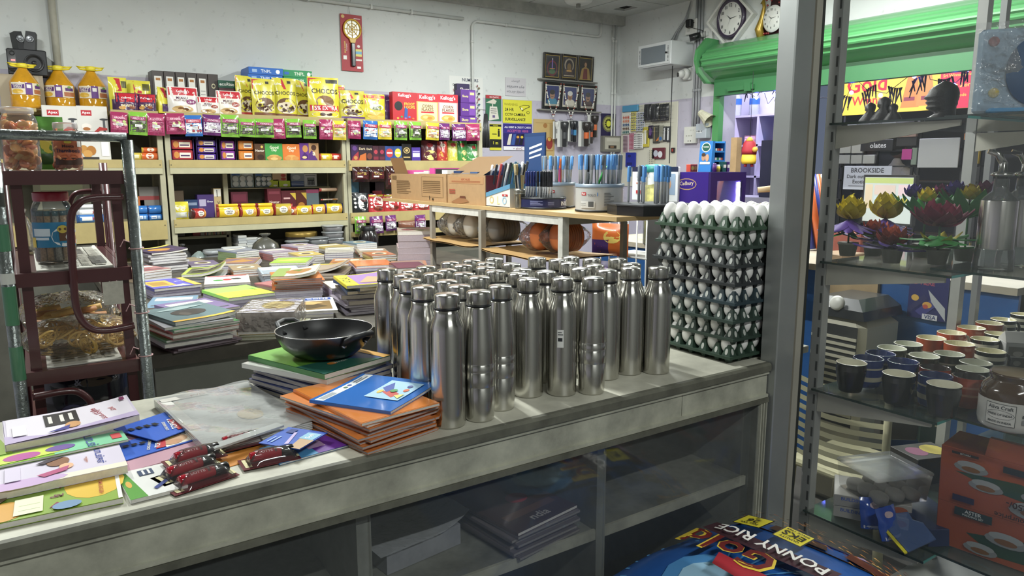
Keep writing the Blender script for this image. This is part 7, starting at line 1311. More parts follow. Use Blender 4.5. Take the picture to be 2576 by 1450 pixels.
# clocks
cy, cz = onx(1838, 47, WX-.03).y, onx(1838, 47, WX-.03).z
ck = thing('wall_clock', 'round violet rimmed wall clock in its white diamond hung carton', 'clock', (WX-.001, cy, cz)); s = .245
for i in range(4):
    a = PI/2*i; c_, s_ = math.cos(a), math.sin(a); ring = lambda q, x_: [(x_, q*math.cos(a), q*math.sin(a))]
    p0, p1, p2, p3 = [( 0, q*math.cos(t_), q*math.sin(t_)) for q, t_ in ((s, a), (s, a+PI/2), (s*.9, a+PI/2), (s*.9, a))]
    MB().loft([[p0, p1, p2, p3], [(-.05, p[1], p[2]) for p in (p0, p1, p2, p3)]], M('dcdcd6', .4)).build('carton_edge', ck)
MB().loft([[(-.002, s*.9*math.cos(PI/2*i), s*.9*math.sin(PI/2*i)) for i in range(4)], [(-.008, s*.9*math.cos(PI/2*i), s*.9*math.sin(PI/2*i)) for i in range(4)]], M('c6c7c4', .4)).build('carton_back', ck)
def dial(t, r, rim, x0, sx=1.0):
    MB().lathe([(r*1.22, 0), (r*1.24, .02), (r*1.12, .03), (r, .026), (r, .018)], M(rim, .3, coat=.4), 36, cap=False, sx=sx, sy=1).build('rim', t, (x0, 0, 0), (0, -PI/2, 0)) if rim else None
    MB().lathe([(r*1.22, .0), (r, .019), (0, .019)], M('e9e9e4', .4), 36, cap=False, sx=sx).build('dial', t, (x0, 0, 0), (0, -PI/2, 0))
    f = lambda u, v, o: (x0-.0195-o, -(u-.5)*2*r, (v-.5)*2*r*sx)
    it = [('t', str(k), .5+.41*math.sin(PI*k/6), .5+.41*math.cos(PI*k/6), .12, .1, '33343a') for k in range(1, 13)]
    for a, l_, w_ in ((R(-52), .22, .018), (R(82), .32, .014), (R(205), .3, .005)): it.append(('p', [(.5-w_*math.cos(a), .5+w_*math.sin(a)), (.5+l_*math.sin(a), .5+l_*math.cos(a)), (.5+w_*math.cos(a), .5-w_*math.sin(a))], '2a2b30'))
    decals(f, (2*r, 2*r), it, grid=1).build('numerals_and_hands', t)
dial(ck, .118, '3c3048', -.012, 1.12)
cy, cz = onx(1945, 47, WX-.03).y, onx(1945, 47, WX-.03).z
ck = thing('wall_clock', 'ornate dark red clock shaped like a bird with a golden neck', 'clock', (WX-.001, cy, cz))
MB().prism([(-.1, -.2), (-.02, -.17), (.07, -.19), (.13, -.08), (.14, .1), (.12, .26), (.02, .27), (-.04, .2), (-.06, .06), (-.12, -.05)], 0, .03, M('3a161c', .3, coat=.5, noise=.6, nscale=40)).build('carved_body', ck, (0, 0, 0), (0, 0, -PI/2))
MB().tube([(-.03, .10, -.14), (-.035, .125, -.06), (-.035, .10, .02), (-.035, .085, .1), (-.035, .095, .15), (-.035, .12, .13)], [.03, .034, .02, .013, .016, .004], M('a8882c', .3, .4), 10).build('golden_neck', ck)
dial(ck, .076, None, -.032, 1.1)
for i in range(26): MB().ball((-.032, random.uniform(-.13, .1), random.choice((-1, 1))*random.uniform(.1, .18)), .009, M('8a1c24', .25, coat=.5), 8).build('red_gem', ck)
# pegboard and its goods
pb_ = plate('pegboard', (1562,262,1702,470), WX, .008, 'cfccba', [('e', .04+.96*i/34, .98-.045*j, .006, .006, '77756c') for i in range(34) for j in range(8)], 'cream pegboard hung with stationery packs', 'pegboard')
def pegp(r, col, items, lab, cat='pack', th=.006, X=None): return plate('hanging_pack', r, (X or WX-.012), th, col, items, lab, cat)
st = [('p', [(.2+.2*i, .82-.16*j), (.23+.2*i, .76-.16*j), (.3+.2*i, .76-.16*j), (.25+.2*i, .71-.16*j), (.27+.2*i, .64-.16*j), (.2+.2*i, .69-.16*j), (.13+.2*i, .64-.16*j), (.15+.2*i, .71-.16*j), (.1+.2*i, .76-.16*j), (.17+.2*i, .76-.16*j)], ['c8584a', 'd87a5a', '3a5a8a', '6a4a3a', '2f6a6a'][j % 5]) for i in range(4) for j in range(5)]
pegp((1564,280,1586,338), 'dcdad0', st, 'long sticker sheet of coloured stars', 'sticker sheet')
pegp((1565,265,1604,281), '4a94c0', [], 'blue plastic pouch above the star stickers', 'pouch', .02)
dots = lambda a, b, cs, n_=5, m_=8: [('e', .1+.8*i/(n_-1), .08+.84*j/(m_-1), .05, .03, cs[(i+j*2) % len(cs)]) for i in range(n_) for j in range(m_)]
pegp((1587,281,1600,330), 'd8cf6a', dots(0, 0, ['c85a8a', '3a6aa8', '4a8a4a']), 'narrow sticker sheet with yellow ends', 'sticker sheet')
pegp((1600,282,1622,330), 'c6c8d0', dots(0, 0, ['3a4a8a', '2a2a3a', '5a7a5a']), 'sticker sheet of dark blue insects', 'sticker sheet')
pegp((1567,340,1582,384), 'd0bcc4', dots(0, 0, ['4a3a4a', '8a4a6a'], 6, 12), 'pale pink sheet of tiny stickers', 'sticker sheet')
pegp((1582,334,1599,377), 'dcb8c4', dots(0, 0, ['c04a6a', 'a83a5a'], 6, 12), 'rose sheet of tiny stickers', 'sticker sheet')
pegp((1594,336,1617,374), 'e0e0dc', dots(0, 0, ['1c1c1e'], 6, 7), 'white sheet of black heart stickers', 'sticker sheet', X=WX-.03)
for r, lab in (((1621,262,1640,304), 'black mesh pouch, first of three at the top of the pegboard'), ((1638,261,1658,306), 'black mesh pouch in the middle at the top of the pegboard'), ((1659,261,1683,304), 'black mesh pouch with a silver zip at the top of the pegboard')):
    cy, zb, L_, h = GX(r, WX-.04); pouch('zip_pouch', L_, h, .04, '26282c', [('r', .3, .1, .34, .9, '3f4248'), ('r', .62, .2, .66, .9, '55585e')], (WX-.042, cy, zb), lab, 'pouch', rot=(0, 0, -PI/2), rough=.4)
for r, c, it, lab in [((1616,320,1632,370), 'c9b83a', [('r', .2, .15, .35, .85, 'dcdcd8'), ('r', .45, .15, .6, .85, 'e6e6e2'), ('r', .7, .15, .8, .85, '3a3a3a')], 'yellow carded pen set on the pegboard'), ((1630,316,1642,348), '2c2440', [('e', .5, .5, .3, .3, '6a4a8a')], 'dark purple carded toy on the pegboard'), ((1642,316,1658,360), '4a4a44', [('r', .2, .1, .3, .9, 'b8a06a'), ('p', [(.5,.1),(.95,.35),(.95,.15)], 'd8742c')], 'clear pack of scissors with orange handles'), ((1656,316,1668,357), '8a8a7c', [('e', .5, .2, .3, .12, '3a6aa8')], 'clear pack of compasses on the pegboard'), ((1667,318,1675,356), '3a3c40', [('r', .3, .1, .7, .9, 'd8d8d8')], 'white divider pack on the pegboard'), ((1676,318,1685,357), '3a3c40', [('r', .3, .1, .7, .9, 'e0e0e0')], 'second white divider pack beside its twin'), ((1640,372,1672,400), '6a2a34', [('e', .3, .5, .18, .3, 'b9bcc8'), ('e', .65, .4, .18, .3, 'd8d8dc')], 'red and black packet of watches low on the pegboard'), ((1633,376,1645,420), 'c8c4a8', dots(0, 0, ['3a3a5a'], 3, 8), 'tall sticker strip low on the pegboard'), ((1573,384,1598,420), '1c2ca0', [('e', .4, .75, .16, .1, '10186a'), ('r', .15, .12, .7, .3, '10186a')], 'royal blue plastic pencil sharpener case on the pegboard'), ((1687,372,1696,384), '2a2020', [('r', .3, .2, .7, .8, 'b03a30')], 'tiny black and red card at the pegboard edge')]:
    pegp(r, c, it, lab, th=.014)
# switch boards near the shutter
plate('switch_board', (1720,319,1750,361), WX, .03, 'd2d2ca', [('e', .55+.12*i, .78, .035, .05, 'b8b8b0') for i in range(3)] + [('r', .2+.2*i, .42, .3+.2*i, .5, 'a8a89e') for i in range(3)] + [('e', .4, .15, .04, .03, '3a3a3a'), ('e', .6, .15, .04, .03, '3a3a3a')], 'cream switch board beside the green shutter', 'switch board')
plate('breaker_box', (1750,311,1776,348), WX, .07, 'a9b1ba', [('r', .05, .36, .6, .56, 'd0d4d8'), ('r', .1, .42, .16, .54, '1c1c1e'), ('r', .24, .42, .3, .54, '1c1c1e'), ('r', .38, .42, .44, .54, '1c1c1e'), ('r', .52, .42, .58, .54, '1c1c1e')], 'grey blue breaker box with a row of black switches', 'breaker box')
cn = thing('paper_cone', 'crumpled cream paper cone over the conduit ends', 'cone', (WX-.07, onx(1768, 295, WX-.07).y, onx(1777, 300, WX-.07).z))
MB().lathe([(.03, 0), (.034, .03), (.062, .14)], M('cfcbb0', .6, noise=.2, nscale=30, bump=.4), 12, cap=False, smooth=False).build('cone_wall', cn, (0, .03, .06), (R(125), 0, 0))
# ---------------------------------------------------------------- checkout side, seen past the eggs
dk = thing('checkout_desk', 'long checkout desk with a blue front panel behind the glass showcase', 'desk', (3.2, 2.2, 0)); BLU = M('2d62a8', .35, noise=.25, nscale=4)
MB().box(0, .75, -.98, 1.6, .98, 1.01, M('b3aa96', .5, noise=.2, nscale=5)).build('desk_top', dk)
MB().box(.02, .04, -.98, -.42, .0, .98, BLU).build('blue_panel', dk); MB().box(.0, .04, -.42, -.17, .0, .98, M('b59a70', .6, noise=.15, nscale=7)).build('plywood_panel', dk); MB().box(.0, .03, -.17, -.13, 0, .98, M('a9aeae', .4)).build('trim_strip', dk)
MB().box(.02, .04, -.13, 1.6, 0, .98, BLU).build('blue_panel', dk); MB().box(.7, .72, -.98, 1.6, 0, .98, M('6a655a', .6)).build('rear_panel', dk)
# small lit cooler
zc = 1.011
co = thing('counter_cooler', 'small purple chocolate cooler with a lit glass door on the desk', 'cooler', (3.3, 2.885, zc)); PV = M('33188a', .35, coat=.3); PVD = M('2a1660', .4)
cw, cdp, ch = .31, .26, 1.452-zc
cab = MB(); cab.box(0, .014, 0, cdp, 0, ch, PV).box(cw-.014, cw, 0, cdp, 0, ch, PV).box(.014, cw-.014, cdp-.012, cdp, .02, ch-.02, M('d3d6e2', .5)).box(.014, cw-.014, 0, cdp, ch-.02, ch, PVD).box(.014, cw-.014, 0, cdp, 0, .03, PVD); cab.build('cabinet', co)
for a in ((0, .055, 0, ch), (cw-.03, cw, 0, ch), (.055, cw-.03, ch-.05, ch), (.055, cw-.03, 0, .05)): MB().box(a[0], a[1], -.018, -.001, a[2], a[3], PVD).build('door_frame', co)
MB().box(.055, cw-.03, -.012, -.008, .05, ch-.05, clear('dfe6f2', .06, .8, .04)).build('door_glass', co)
MB().box(cw-.03, cw-.016, .004, .016, .06, ch-.06, M('f3f6ff', .5, emit=140)).build('light_strip', co)
for z in (.12, .24): MB().box(.016, cw-.032, .02, cdp-.02, z, z+.004, M('b9bfd0', .4)).build('wire_shelf', co)
for i in range(5): MB().bbox(.03+.045*i, .065+.045*i, .06, .2, .126, .14, M(['5a2a8c', 'c8485a', '7a4ab0', '3a1c5c', 'a8483a'][i], .4), .003).build('chocolate_bar', co)
decals(lambda u, v, o: (-o, cdp-u*cdp, v*ch), (cdp, ch), [('e', .36, .84, .3, .08, 'a8846a'), ('e', .36, .84, .27, .065, '33188a'), ('t', 'Cadbury', .36, .845, .42, .09, 'd8c4a4', .06), ('p', [(.1,.6),(.4,.62),(.5,.5),(.2,.46)], '5a3420') if 0 else ('p', [(.2,.05),(.35,.3),(.6,.36),(.75,.2),(.6,.05)], '6a4026'), ('p', [(.3,.1),(.42,.26),(.56,.18),(.5,.06)], '8a5a36'), ('p', [(.55,.12),(.66,.24),(.72,.14)], '4a2c1a')], grid=1).build('side_print', co)
ZC = 1.4535
# medicine display and small packs on the cooler
vk = thing('medicine_display', 'blue tiered VICKS medicine display on the purple cooler', 'display', (3.42, 2.985, ZC)); vk.scale = (.78, .8, .6); VB = M('2f7fd0', .35)
a0, a1 = .13, .11
MB().prism([(-.06, 0), (-.02, 0), (-.02, .3), (-.045, .3)], -.06, .06, VB).build('side_panel', vk, (0, 0, 0), (0, 0, 0))
MB().box(-.02, .11, .05, .06, 0, .30, VB).build('back_panel', vk); MB().box(.10, .11, -.05, .05, 0, .3, VB).build('side_panel', vk)
for z in (.005, .1, .19, .28):
    MB().box(-.02, .10, -.05, .05, z, z+.006, VB).build('tier', vk)
    if z < .2:
        MB().box(-.02, .10, -.056, -.05, z, z+.016, VB).build('tier_lip', vk)
        for i in range(5): MB().box(-.012+.022*i, .006+.022*i, -.04, -.01, z+.0065, z+.04, M(['3a9a5a', 'dcdcd8', 'd8643a', 'c8383c', 'e6e6e2'][(i+int(z*30)) % 5], .4)).build('medicine_box', vk)
decals(lambda u, v, o: (-.06-o+.015*v, .06-.12*u, .3*v), (.12, .3), [('e', .5, .8, .36, .16, 'cfd8e0'), ('e', .5, .8, .3, .13, '1f5a4a'), ('t', 'VICKS', .5, .81, .44, .07, 'eef3f0'), ('e', .35, .48, .16, .12, 'b98a6a'), ('e', .65, .46, .14, .12, 'c89a78'), ('e', .35, .56, .16, .06, '4a3426'), ('r', .1, .25, .9, .33, 'd9e2ea')], grid=1).build('side_print', vk)
zz = ZC
def small(px, w, h, col, lab, lid=None, Y=2.92, box=True, items=None):
    x = ony(px, 430, Y).x
    if box: carton('small_carton', w, h, .035, col, items or [('r', .1, .4, .9, .7, 'e3e3de')], (x, Y, zz), lab, 'medicine')
    else:
        t = thing('pill_bottle', lab, 'medicine', (x, Y, zz)); MB().lathe([(0, 0), (w/2, 0), (w/2, h*.75), (w*.35, h*.8)], M(col, .4), 14, cap=False).build('body', t); MB().lathe([(w*.42, h*.78), (w*.42, h), (0, h)], M(lid or 'f0f0ee', .4), 14, cap=False).build('cap', t)
small(1740, .06, .045, 'c8402c', 'red and yellow picture pack on the cooler', Y=3.07, items=[('e', .3, .5, .2, .3, 'e6c040'), ('e', .7, .5, .2, .3, 'e09030')])
small(1797, .024, .05, '5a2a7c', 'purple capped pill bottle on the cooler', '5a2a7c', box=False)
small(1806, .026, .042, 'd8cc4a', 'small yellow bottle with a white cap on the cooler', box=False)
small(1817, .03, .06, '1f5a5a', 'dark teal carton beside the pill bottles'); small(1826, .022, .06, '4a2a7c', 'narrow purple carton beside the pill bottles'); small(1842, .026, .045, 'dcdccc', 'white pill bottle at the cooler corner', 'e6dca0', 3.0, False) if 0 else None
t = thing('sweets_jar', 'clear jar with a teal lid and yellow sweets beside the cooler', 'jar', (3.22, 3.24, zc))
MB().lathe([(0, 0), (.06, 0), (.062, .01), (.062, .42), (.045, .45)], clear('e6eeea', .12, .9, .06), 24, cap=False).build('jar_body', t); MB().lathe([(.055, .44), (.058, .445), (.058, .485), (0, .49)], M('2f8f8a', .35), 24, cap=False).build('lid', t); MB().lathe([(0, .006), (.055, .006), (.055, .36), (0, .37)], M('c8c04a', .5, noise=.5, nscale=40), 20, cap=False).build('sweets', t)
# screen and cards left of the cooler
plate('price_screen', (1590,420,1705,506), 3.3, .02, 'dfe4ea', [('r', 0, .86, 1, 1, '22284a'), ('t', 'PAY LATER', .35, .93, .3, .07, 'f0f0f4'), ('r', .1, .7, .4, .8, 'c8ccd8'), ('r', .1, .5, .35, .53, 'd8643a'), ('r', .55, .2, .95, .8, '8fa8c8'), ('e', .75, .5, .12, .2, 'c89a78'), ('r', .1, .2, .4, .3, 'c8383c')], 'pale display board with a dark blue header behind the pens', 'board')
# toy doll in pink on a bag of nuts
t = thing('nut_tray', 'shallow tray of brown nuts behind the egg trays', 'tray', (3.05, 2.28, zc)); MB().box(-.12, .14, -.14, .14, 0, .26, M('9a8a68', .6, noise=.3)).build('tray_box', t)
for i in range(40): MB().ball((random.uniform(-.1, .12), random.uniform(-.12, .12), .268+random.random()*.01), .017, M(['b08a5a', '8a6238', 'c6a06a'][i % 3], .5), 8).build('nut', t)
dl = thing('toy_doll', 'cloth doll with a pink hood and straw hair sitting on the nut tray', 'doll', (3.1, 2.19, zc+.29))
PK = M('e06a94', .6, noise=.1, nscale=60); SKN = M('d8b98a', .6)
MB().lathe([(0, 0), (.05, 0), (.055, .02), (.045, .07), (.03, .1)], PK, 16, cap=False).build('dress', dl); MB().ball((0, 0, .135), .045, SKN, 16).build('head', dl); MB().lathe([(.048, .0), (.054, .03), (.048, .06), (.03, .085), (0, .1)], PK, 16, cap=False).build('hood', dl, (.01, -.005, .11), (0, .2, 0))
MB().tube([(-.02, .02, .08), (-.07, .08, .075), (-.1, .12, .07)], [.018, .016, .014], SKN, 10).build('arm', dl)
for i in range(16): a = random.uniform(1.6, 3.6); MB().tube([(.04*math.cos(a), .04*math.sin(a), .15), (.075*math.cos(a), .075*math.sin(a), .13+random.uniform(-.03, .04))], .0015, M('c9b06a', .6), 4).build('straw_hair', dl)
# orange and blue tube packs leaning
for i in range(6): tag(MB().tube([(0, 0, 0), (.0, .1, .42)], .018, M(['d8642c', '3a4aa8', 'd8642c', 'e08a5c', '3a4aa8', 'd87a4c'][i], .35, coat=.4), 10).build('candy_tube', None, (3.72+.037*(i % 4)-.0, 2.42+.05*(i//4)+.0, zc+.006)), ['orange', 'blue', 'orange', 'pale orange', 'blue', 'pale orange'][i] + ' wrapped candy tube leaning beside the lit cooler', 'candy tube', 'leaning candy tubes')
# hanging jersey
y_, z_ = onx(1883, 420, 4.7).y, onx(1883, 420, 4.7).z
js = thing('cloth_toy', 'red and yellow cloth puppet hanging in the shutter opening', 'puppet', (4.7, y_, z_), (0, 0, R(-50)))
def ell(rx, ry, z): return [(rx*math.cos(2*PI*j/18)*(1+.05*math.sin(5*j)), ry*math.sin(2*PI*j/18), z) for j in range(18)]
h_ = onx(1883, 345, 4.7).z-z_
MB().loft([ell(.05, .03, h_*.10), ell(.056, .035, h_*.2), ell(.052, .03, h_*.42)], M('e0b428', .6), True, True).build('yellow_shorts', js); MB().loft([ell(.054, .033, h_*.42), ell(.056, .035, h_*.55), ell(.045, .03, h_*.8), ell(.028, .02, h_*.9)], M('b02432', .6), True, True).build('red_shirt', js)
MB().loft([ell(.034, .025, h_*.86), ell(.02, .02, h_*.94), ell(.01, .01, h_)], M('d8a83a', .6), True, True).build('yellow_collar', js); MB().ball((.04, -.035, h_*.58), .022, M('d8a83a', .6), 12).build('mitten', js)
for s in (-1, 1): MB().tube([(s*.022, 0, h_*.12), (s*.026, 0, 0)], .012, M('b02432', .6), 10).build('leg', js)
MB().tube([(0, 0, h_), (0, 0, 2.2-z_)], .002, M('2a2a2c', .5), 5).build('hanging_cord', js)
wp = tag(MB().box(-.03, .03, -.03, .03, 0, 1.72, M('b8966a', .6, noise=.2, nscale=8)).build('wooden_post', None, (4.9, onx(1853, 350, 4.9).y, 0)), 'pale wooden post standing in the shutter opening', 'post')
# cubby shelves beyond, with water bottles
cyb, zbb, Lb, hb = GX((1845,288,1966,440), 6.3); cyb -= 0
cu = thing('cubby_shelf', 'lavender cubby shelf standing against the far wall of the passage', 'shelf', (6.3, cyb, 0)); LV = M('c3bbd4', .6)
zt = zbb+hb
for y in (-Lb/2, .0, Lb/2): MB().box(0, .28, y-.012, y+.012, 0, zt-.021, LV).build('upright', cu)
for z in (zt, zt-.30, zt-.62, zt-.95): MB().box(0, .28, -Lb/2-.012, Lb/2+.012, z-.02, z, LV).build('shelf_board', cu)
MB().box(.282, .292, -Lb/2, Lb/2, 0, zt, LV).build('back_board', cu)
carton('blue_book_box', .22, .035, .12, '3a7ac0', [('r', .1, .2, .9, .8, '6aa0dc')], (6.4, cyb-Lb/4, zt-.299), 'flat blue box lying in the cubby shelf', 'box', (0, 0, -PI/2))
for k, px in enumerate((1863, 1882)):
    y = onx(px, 260, 6.42).y; t = thing('water_bottle', 'large clear water bottle with a blue label on the cubby shelf', 'water bottle', (6.38+.12*k, y+.02-.04*k, zt+.001), group='water bottles on the cubby shelf'); q = .054; hh = .30
    MB().lathe([(0, 0), (q, 0), (q, .02), (q*.96, .05), (q, .08), (q, .19), (q*.4, .26), (q*.22, .275), (q*.22, .285)], clear('dfe8f4', .25, .8, .08), 20, cap=False).build('bottle_body', t)
    MB().lathe([(q*1.01, .12), (q*1.01, .18)], M('2c62c0', .4), 20, cap=False).build('label', t); MB().lathe([(q*.26, .28), (q*.26, .305), (0, .308)], M('2a55b8', .4), 14, cap=False).build('cap', t)
pouch('pink_bag', .18, .1, .08, 'd8a0b4', [('e', .5, .5, .3, .3, 'e6c0cc')], (6.4, cyb+Lb/4, zt-.299), 'pink and white bag inside the cubby shelf', 'bag', rot=(0, 0, -PI/2))
# fairy lights and fringe across the opening
fl = thing('fairy_lights', 'string of blue fairy lights hanging across the shutter opening', 'fairy lights', (5.14, 4.2, 2.1))
pts = []
for px, py in [(1852,215),(1868,222),(1880,232),(1903,246),(1915,225),(1922,230),(1932,262),(1950,240),(1955,205),(1972,205),(1980,222),(1992,247),(2130,245),(2150,195),(2180,225),(2230,235),(2330,158),(2340,200),(2400,212),(2440,175)]: p = onx(px, py, 5.14); pts.append(p)
pts = [Vector((5.14, 4.33, pts[0].z+.02))]+pts+[Vector((5.14, 1.18, 2.15))]
MB().tube([tuple(p-Vector((5.14, 4.2, 2.1))) for p in pts], .0025, M('1a1d30', .5), 5).build('cable', fl)
BL = M('5a6aff', .4, emit=14)
for px, py in [(1922,230),(1903,246),(1950,240),(1955,205),(1992,222),(1932,266),(2150,195),(2330,158),(2300,192),(2215,240),(2436,174),(2142,233),(2400,215)]:
    p = onx(px, py, 5.13)-Vector((5.14, 4.2, 2.1)); MB().ball(tuple(p), .015, BL, 8).build('bulb', fl)
for k, (px0, px1) in enumerate(((1865, 1998), (2120, 2450))):
    fr = thing('fringe_garland', 'dark paper fringe strung ' + ('above the water bottles' if k == 0 else 'across the yellow banner'), 'garland', (5.16+.03*k, onx((px0+px1)/2, 215, 5.16).y, 2.12)); n_ = 34 if k == 0 else 60
    MB().tube([(0, 4.33-fr.location.y, .035), (0, 1.18-fr.location.y, .02)], .0015, M('1c1a2c', .5), 5).build('cord', fr)
    for i in range(n_):
        px = px0+(px1-px0)*i/n_; py = 205+12*math.sin(i*.35) if k == 0 else 238-(px-2120)*.19+10*math.sin(i*.3)
        if math.sin(i*.55+k) < -.35: continue
        p = onx(px, py, 5.16); l_ = random.uniform(.06, .13); d_ = random.uniform(-.04, .04); q = p-Vector(fr.location)
        MB().add([(q.x, q.y-.008, q.z), (q.x, q.y+.008, q.z), (q.x-.01, q.y+.004+d_, q.z-l_), (q.x-.01, q.y-.004+d_, q.z-l_)], [(0, 1, 2, 3), (3, 2, 1, 0)], M('2a1c50' if i % 3 else '1c1a2c', .5)).build('paper_strip', fr)
tag(MB().box(0, .04, -.2, .2, 0, .5, M('1a2030', .2, coat=.5)).build('black_screen', None, (5.5, onx(1962, 400, 5.5).y, onx(1962, 440, 5.5).z-.2)), 'black flat screen standing on the passage table', 'screen')
tag(MB().box(5.42, 5.85, 4.0, 5.0, 0, onx(1962, 440, 5.5).z-.201, M('8a8798', .6)).build('passage_table'), 'grey lavender table block in the passage beyond the shutter', 'table')
# banner and stall beyond
bx = 7.2; cy, zb, L_, h = GX((2100,180,2484,284), bx); zb, h = 2.01, .45
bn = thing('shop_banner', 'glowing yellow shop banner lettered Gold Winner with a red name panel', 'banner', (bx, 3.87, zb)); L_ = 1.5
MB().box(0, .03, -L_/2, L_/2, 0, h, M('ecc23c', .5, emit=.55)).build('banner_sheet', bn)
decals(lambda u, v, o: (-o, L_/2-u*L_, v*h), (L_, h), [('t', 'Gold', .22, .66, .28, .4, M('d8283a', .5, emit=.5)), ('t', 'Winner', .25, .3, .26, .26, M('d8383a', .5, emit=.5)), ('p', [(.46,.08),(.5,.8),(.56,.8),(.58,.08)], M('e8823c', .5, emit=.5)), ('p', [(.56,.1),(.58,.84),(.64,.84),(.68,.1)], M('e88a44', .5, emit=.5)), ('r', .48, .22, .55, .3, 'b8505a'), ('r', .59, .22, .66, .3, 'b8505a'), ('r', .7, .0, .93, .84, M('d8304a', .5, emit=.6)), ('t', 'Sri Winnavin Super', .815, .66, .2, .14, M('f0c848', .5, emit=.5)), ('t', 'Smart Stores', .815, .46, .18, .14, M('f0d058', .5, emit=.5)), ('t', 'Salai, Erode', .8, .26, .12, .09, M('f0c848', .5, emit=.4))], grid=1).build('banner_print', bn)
MB().box(.01, .03, -L_/2+.1, -L_/2+.12, -zb, 0, M('3a3c40', .5)).build('banner_pole', bn); MB().box(.01, .03, L_/2-.12, L_/2-.1, -zb, 0, M('3a3c40', .5)).build('banner_pole', bn)
tag(MB().box(6.9, 9.2, 2.2, 5.5, 2.62, 2.68, M('4f5a66', .6)).build('awning_sheet'), 'grey metal awning sheet above the yellow banner', 'awning')
BKM = M('17181c', .45)
rk2 = thing('wire_stand', 'black wire display stand full of packets beyond the shutter opening', 'display stand', (5.95, 3.35, 0))
yl, yr = onx(2095, 450, 5.95).y, onx(2460, 450, 5.95).y
for f in (0, .07, .16, .24, .33, .58, .62, .9, 1): y = yl+(yr-yl)*f-3.35; MB().box(-.008, .008, y-.01, y+.01, 0, 1.8, BKM).build('upright', rk2)
for z in (.95, 1.2, 1.37, 1.49, 1.62, 1.8): MB().box(-.008, .2, yr-3.35, yl-3.35, z-.012, z, BKM).build('cross_shelf', rk2)
def back(r, X, col, items, lab, cat='packet', th=.03): return plate('stall_packet', r, X, th, col, items, lab, cat)
plate('stall_poster', (2122,418,2242,478), 5.9, .006, 'd9dde6', [('t', 'BROOKSIDE', .5, .82, .86, .2, '4a4a52'), ('t', 'Dark outside.', .35, .56, .55, .17, '55555c'), ('t', 'Exotic inside.', .48, .34, .55, .17, '55555c'), ('r', .12, .14, .6, .17, '8a8a92')], 'white BROOKSIDE poster on the black wire stand', 'poster')
plate('stall_sign', (2165,352,2246,380), 5.9, .006, '1c1c20', [('t', 'olates', .55, .5, .5, .5, 'f0f0ee')], 'black sign with white script lettering on the wire stand', 'sign')
plate('white_board', (2310,348,2412,422), 5.88, .01, 'c9cac6', [], 'blank pale grey board fixed on the black wire stand', 'board')
for r, c, it, lab in [((2110,362,2140,386), 'b5b5a8', [], 'silver packet hanging on the upper stand row'), ((2142,360,2170,386), 'bdbcae', [], 'pale packet with a gold mark on the upper stand row'), ((2108,390,2138,412), 'a9aaa2', [], 'dull silver packet on the second stand row'), ((2140,390,2168,412), 'b0b0a6', [], 'crumpled silver packet on the second stand row'), ((2170,390,2200,412), 'b9bab0', [], 'wide silver packet on the second stand row'), ((2268,375,2296,402), 'd83a9c', [], 'bright pink packet on the wire stand'), ((2292,372,2306,415), '8a9a86', [], 'grey green packet beside the pink one'), ((2432,380,2462,412), 'e6bc24', [], 'yellow packet at the end of the wire stand'), ((2425,335,2462,352), 'd88a4a', [], 'orange packet high at the end of the wire stand'), ((2250,325,2305,345), 'd8b09a', [], 'peach carton on top of the wire stand'), ((2255,346,2306,368), '2c2a28', [], 'black carton on the wire stand')]:
    back(r, 5.93, c, it, lab)
# person standing beyond the stall, back turned
def person_mesh():
    V = [(0,0,0), (0,0,.28), (.02,0,.48), (.03,0,.57), (.03,0,.64), (.02,.18,.46), (-.02,.25,.2), (-.14,.22,.02), (.02,-.18,.46), (-.02,-.25,.2), (-.14,-.22,.02), (0,.09,-.08), (-.01,.1,-.48), (.02,.1,-.87), (0,-.09,-.08), (-.01,-.1,-.48), (.02,-.1,-.87), (-.12,.11,-.9), (-.12,-.11,-.9)]
    E = [(0,1),(1,2),(2,3),(3,4),(2,5),(5,6),(6,7),(2,8),(8,9),(9,10),(0,11),(11,12),(12,13),(0,14),(14,15),(15,16),(13,17),(16,18)]
    Rr = [.14,.15,.12,.055,.05,.07,.05,.035,.07,.05,.035,.09,.065,.045,.09,.065,.045,.035,.035]
    me = bpy.data.meshes.new('body'); me.from_pydata(V, E, []); o = bpy.data.objects.new('body', me); COL.objects.link(o)
    o.modifiers.new('skin', 'SKIN')
    for i, r in enumerate(Rr): me.skin_vertices[0].data[i].radius = (r, r*.85); me.skin_vertices[0].data[i].use_root = (i == 0)
    o.modifiers.new('sub', 'SUBSURF').levels = 2; o.modifiers['sub'].render_levels = 2; return o
pcx = 8.2; p = onx(2262, 395, pcx)
pe = thing('person', 'person in a white shirt with dark hair standing beyond the wire stand', 'person', (pcx, p.y, .945), (0, 0, PI-.3))
b_ = person_mesh(); b_.parent = pe; b_.data.materials.append(M('e6e8ec', .7)); SKD = M('7a5440', .6)
MB().ball((.02, 0, .74), .095, SKD, 20, 1.22, 1.0, .86).build('head', pe); MB().ball((.04, 0, .76), .102, M('1c1a1a', .7, noise=.3, nscale=80), 20, 1.14, 1.0, .9).build('hair', pe)
for s in (-1, 1): MB().ball((.01, s*.086, .72), .022, SKD, 10, 1.4, .7, .5).build('ear', pe)
MB().ball((-.085, 0, .72), .018, SKD, 10, 1.5).build('nose', pe)
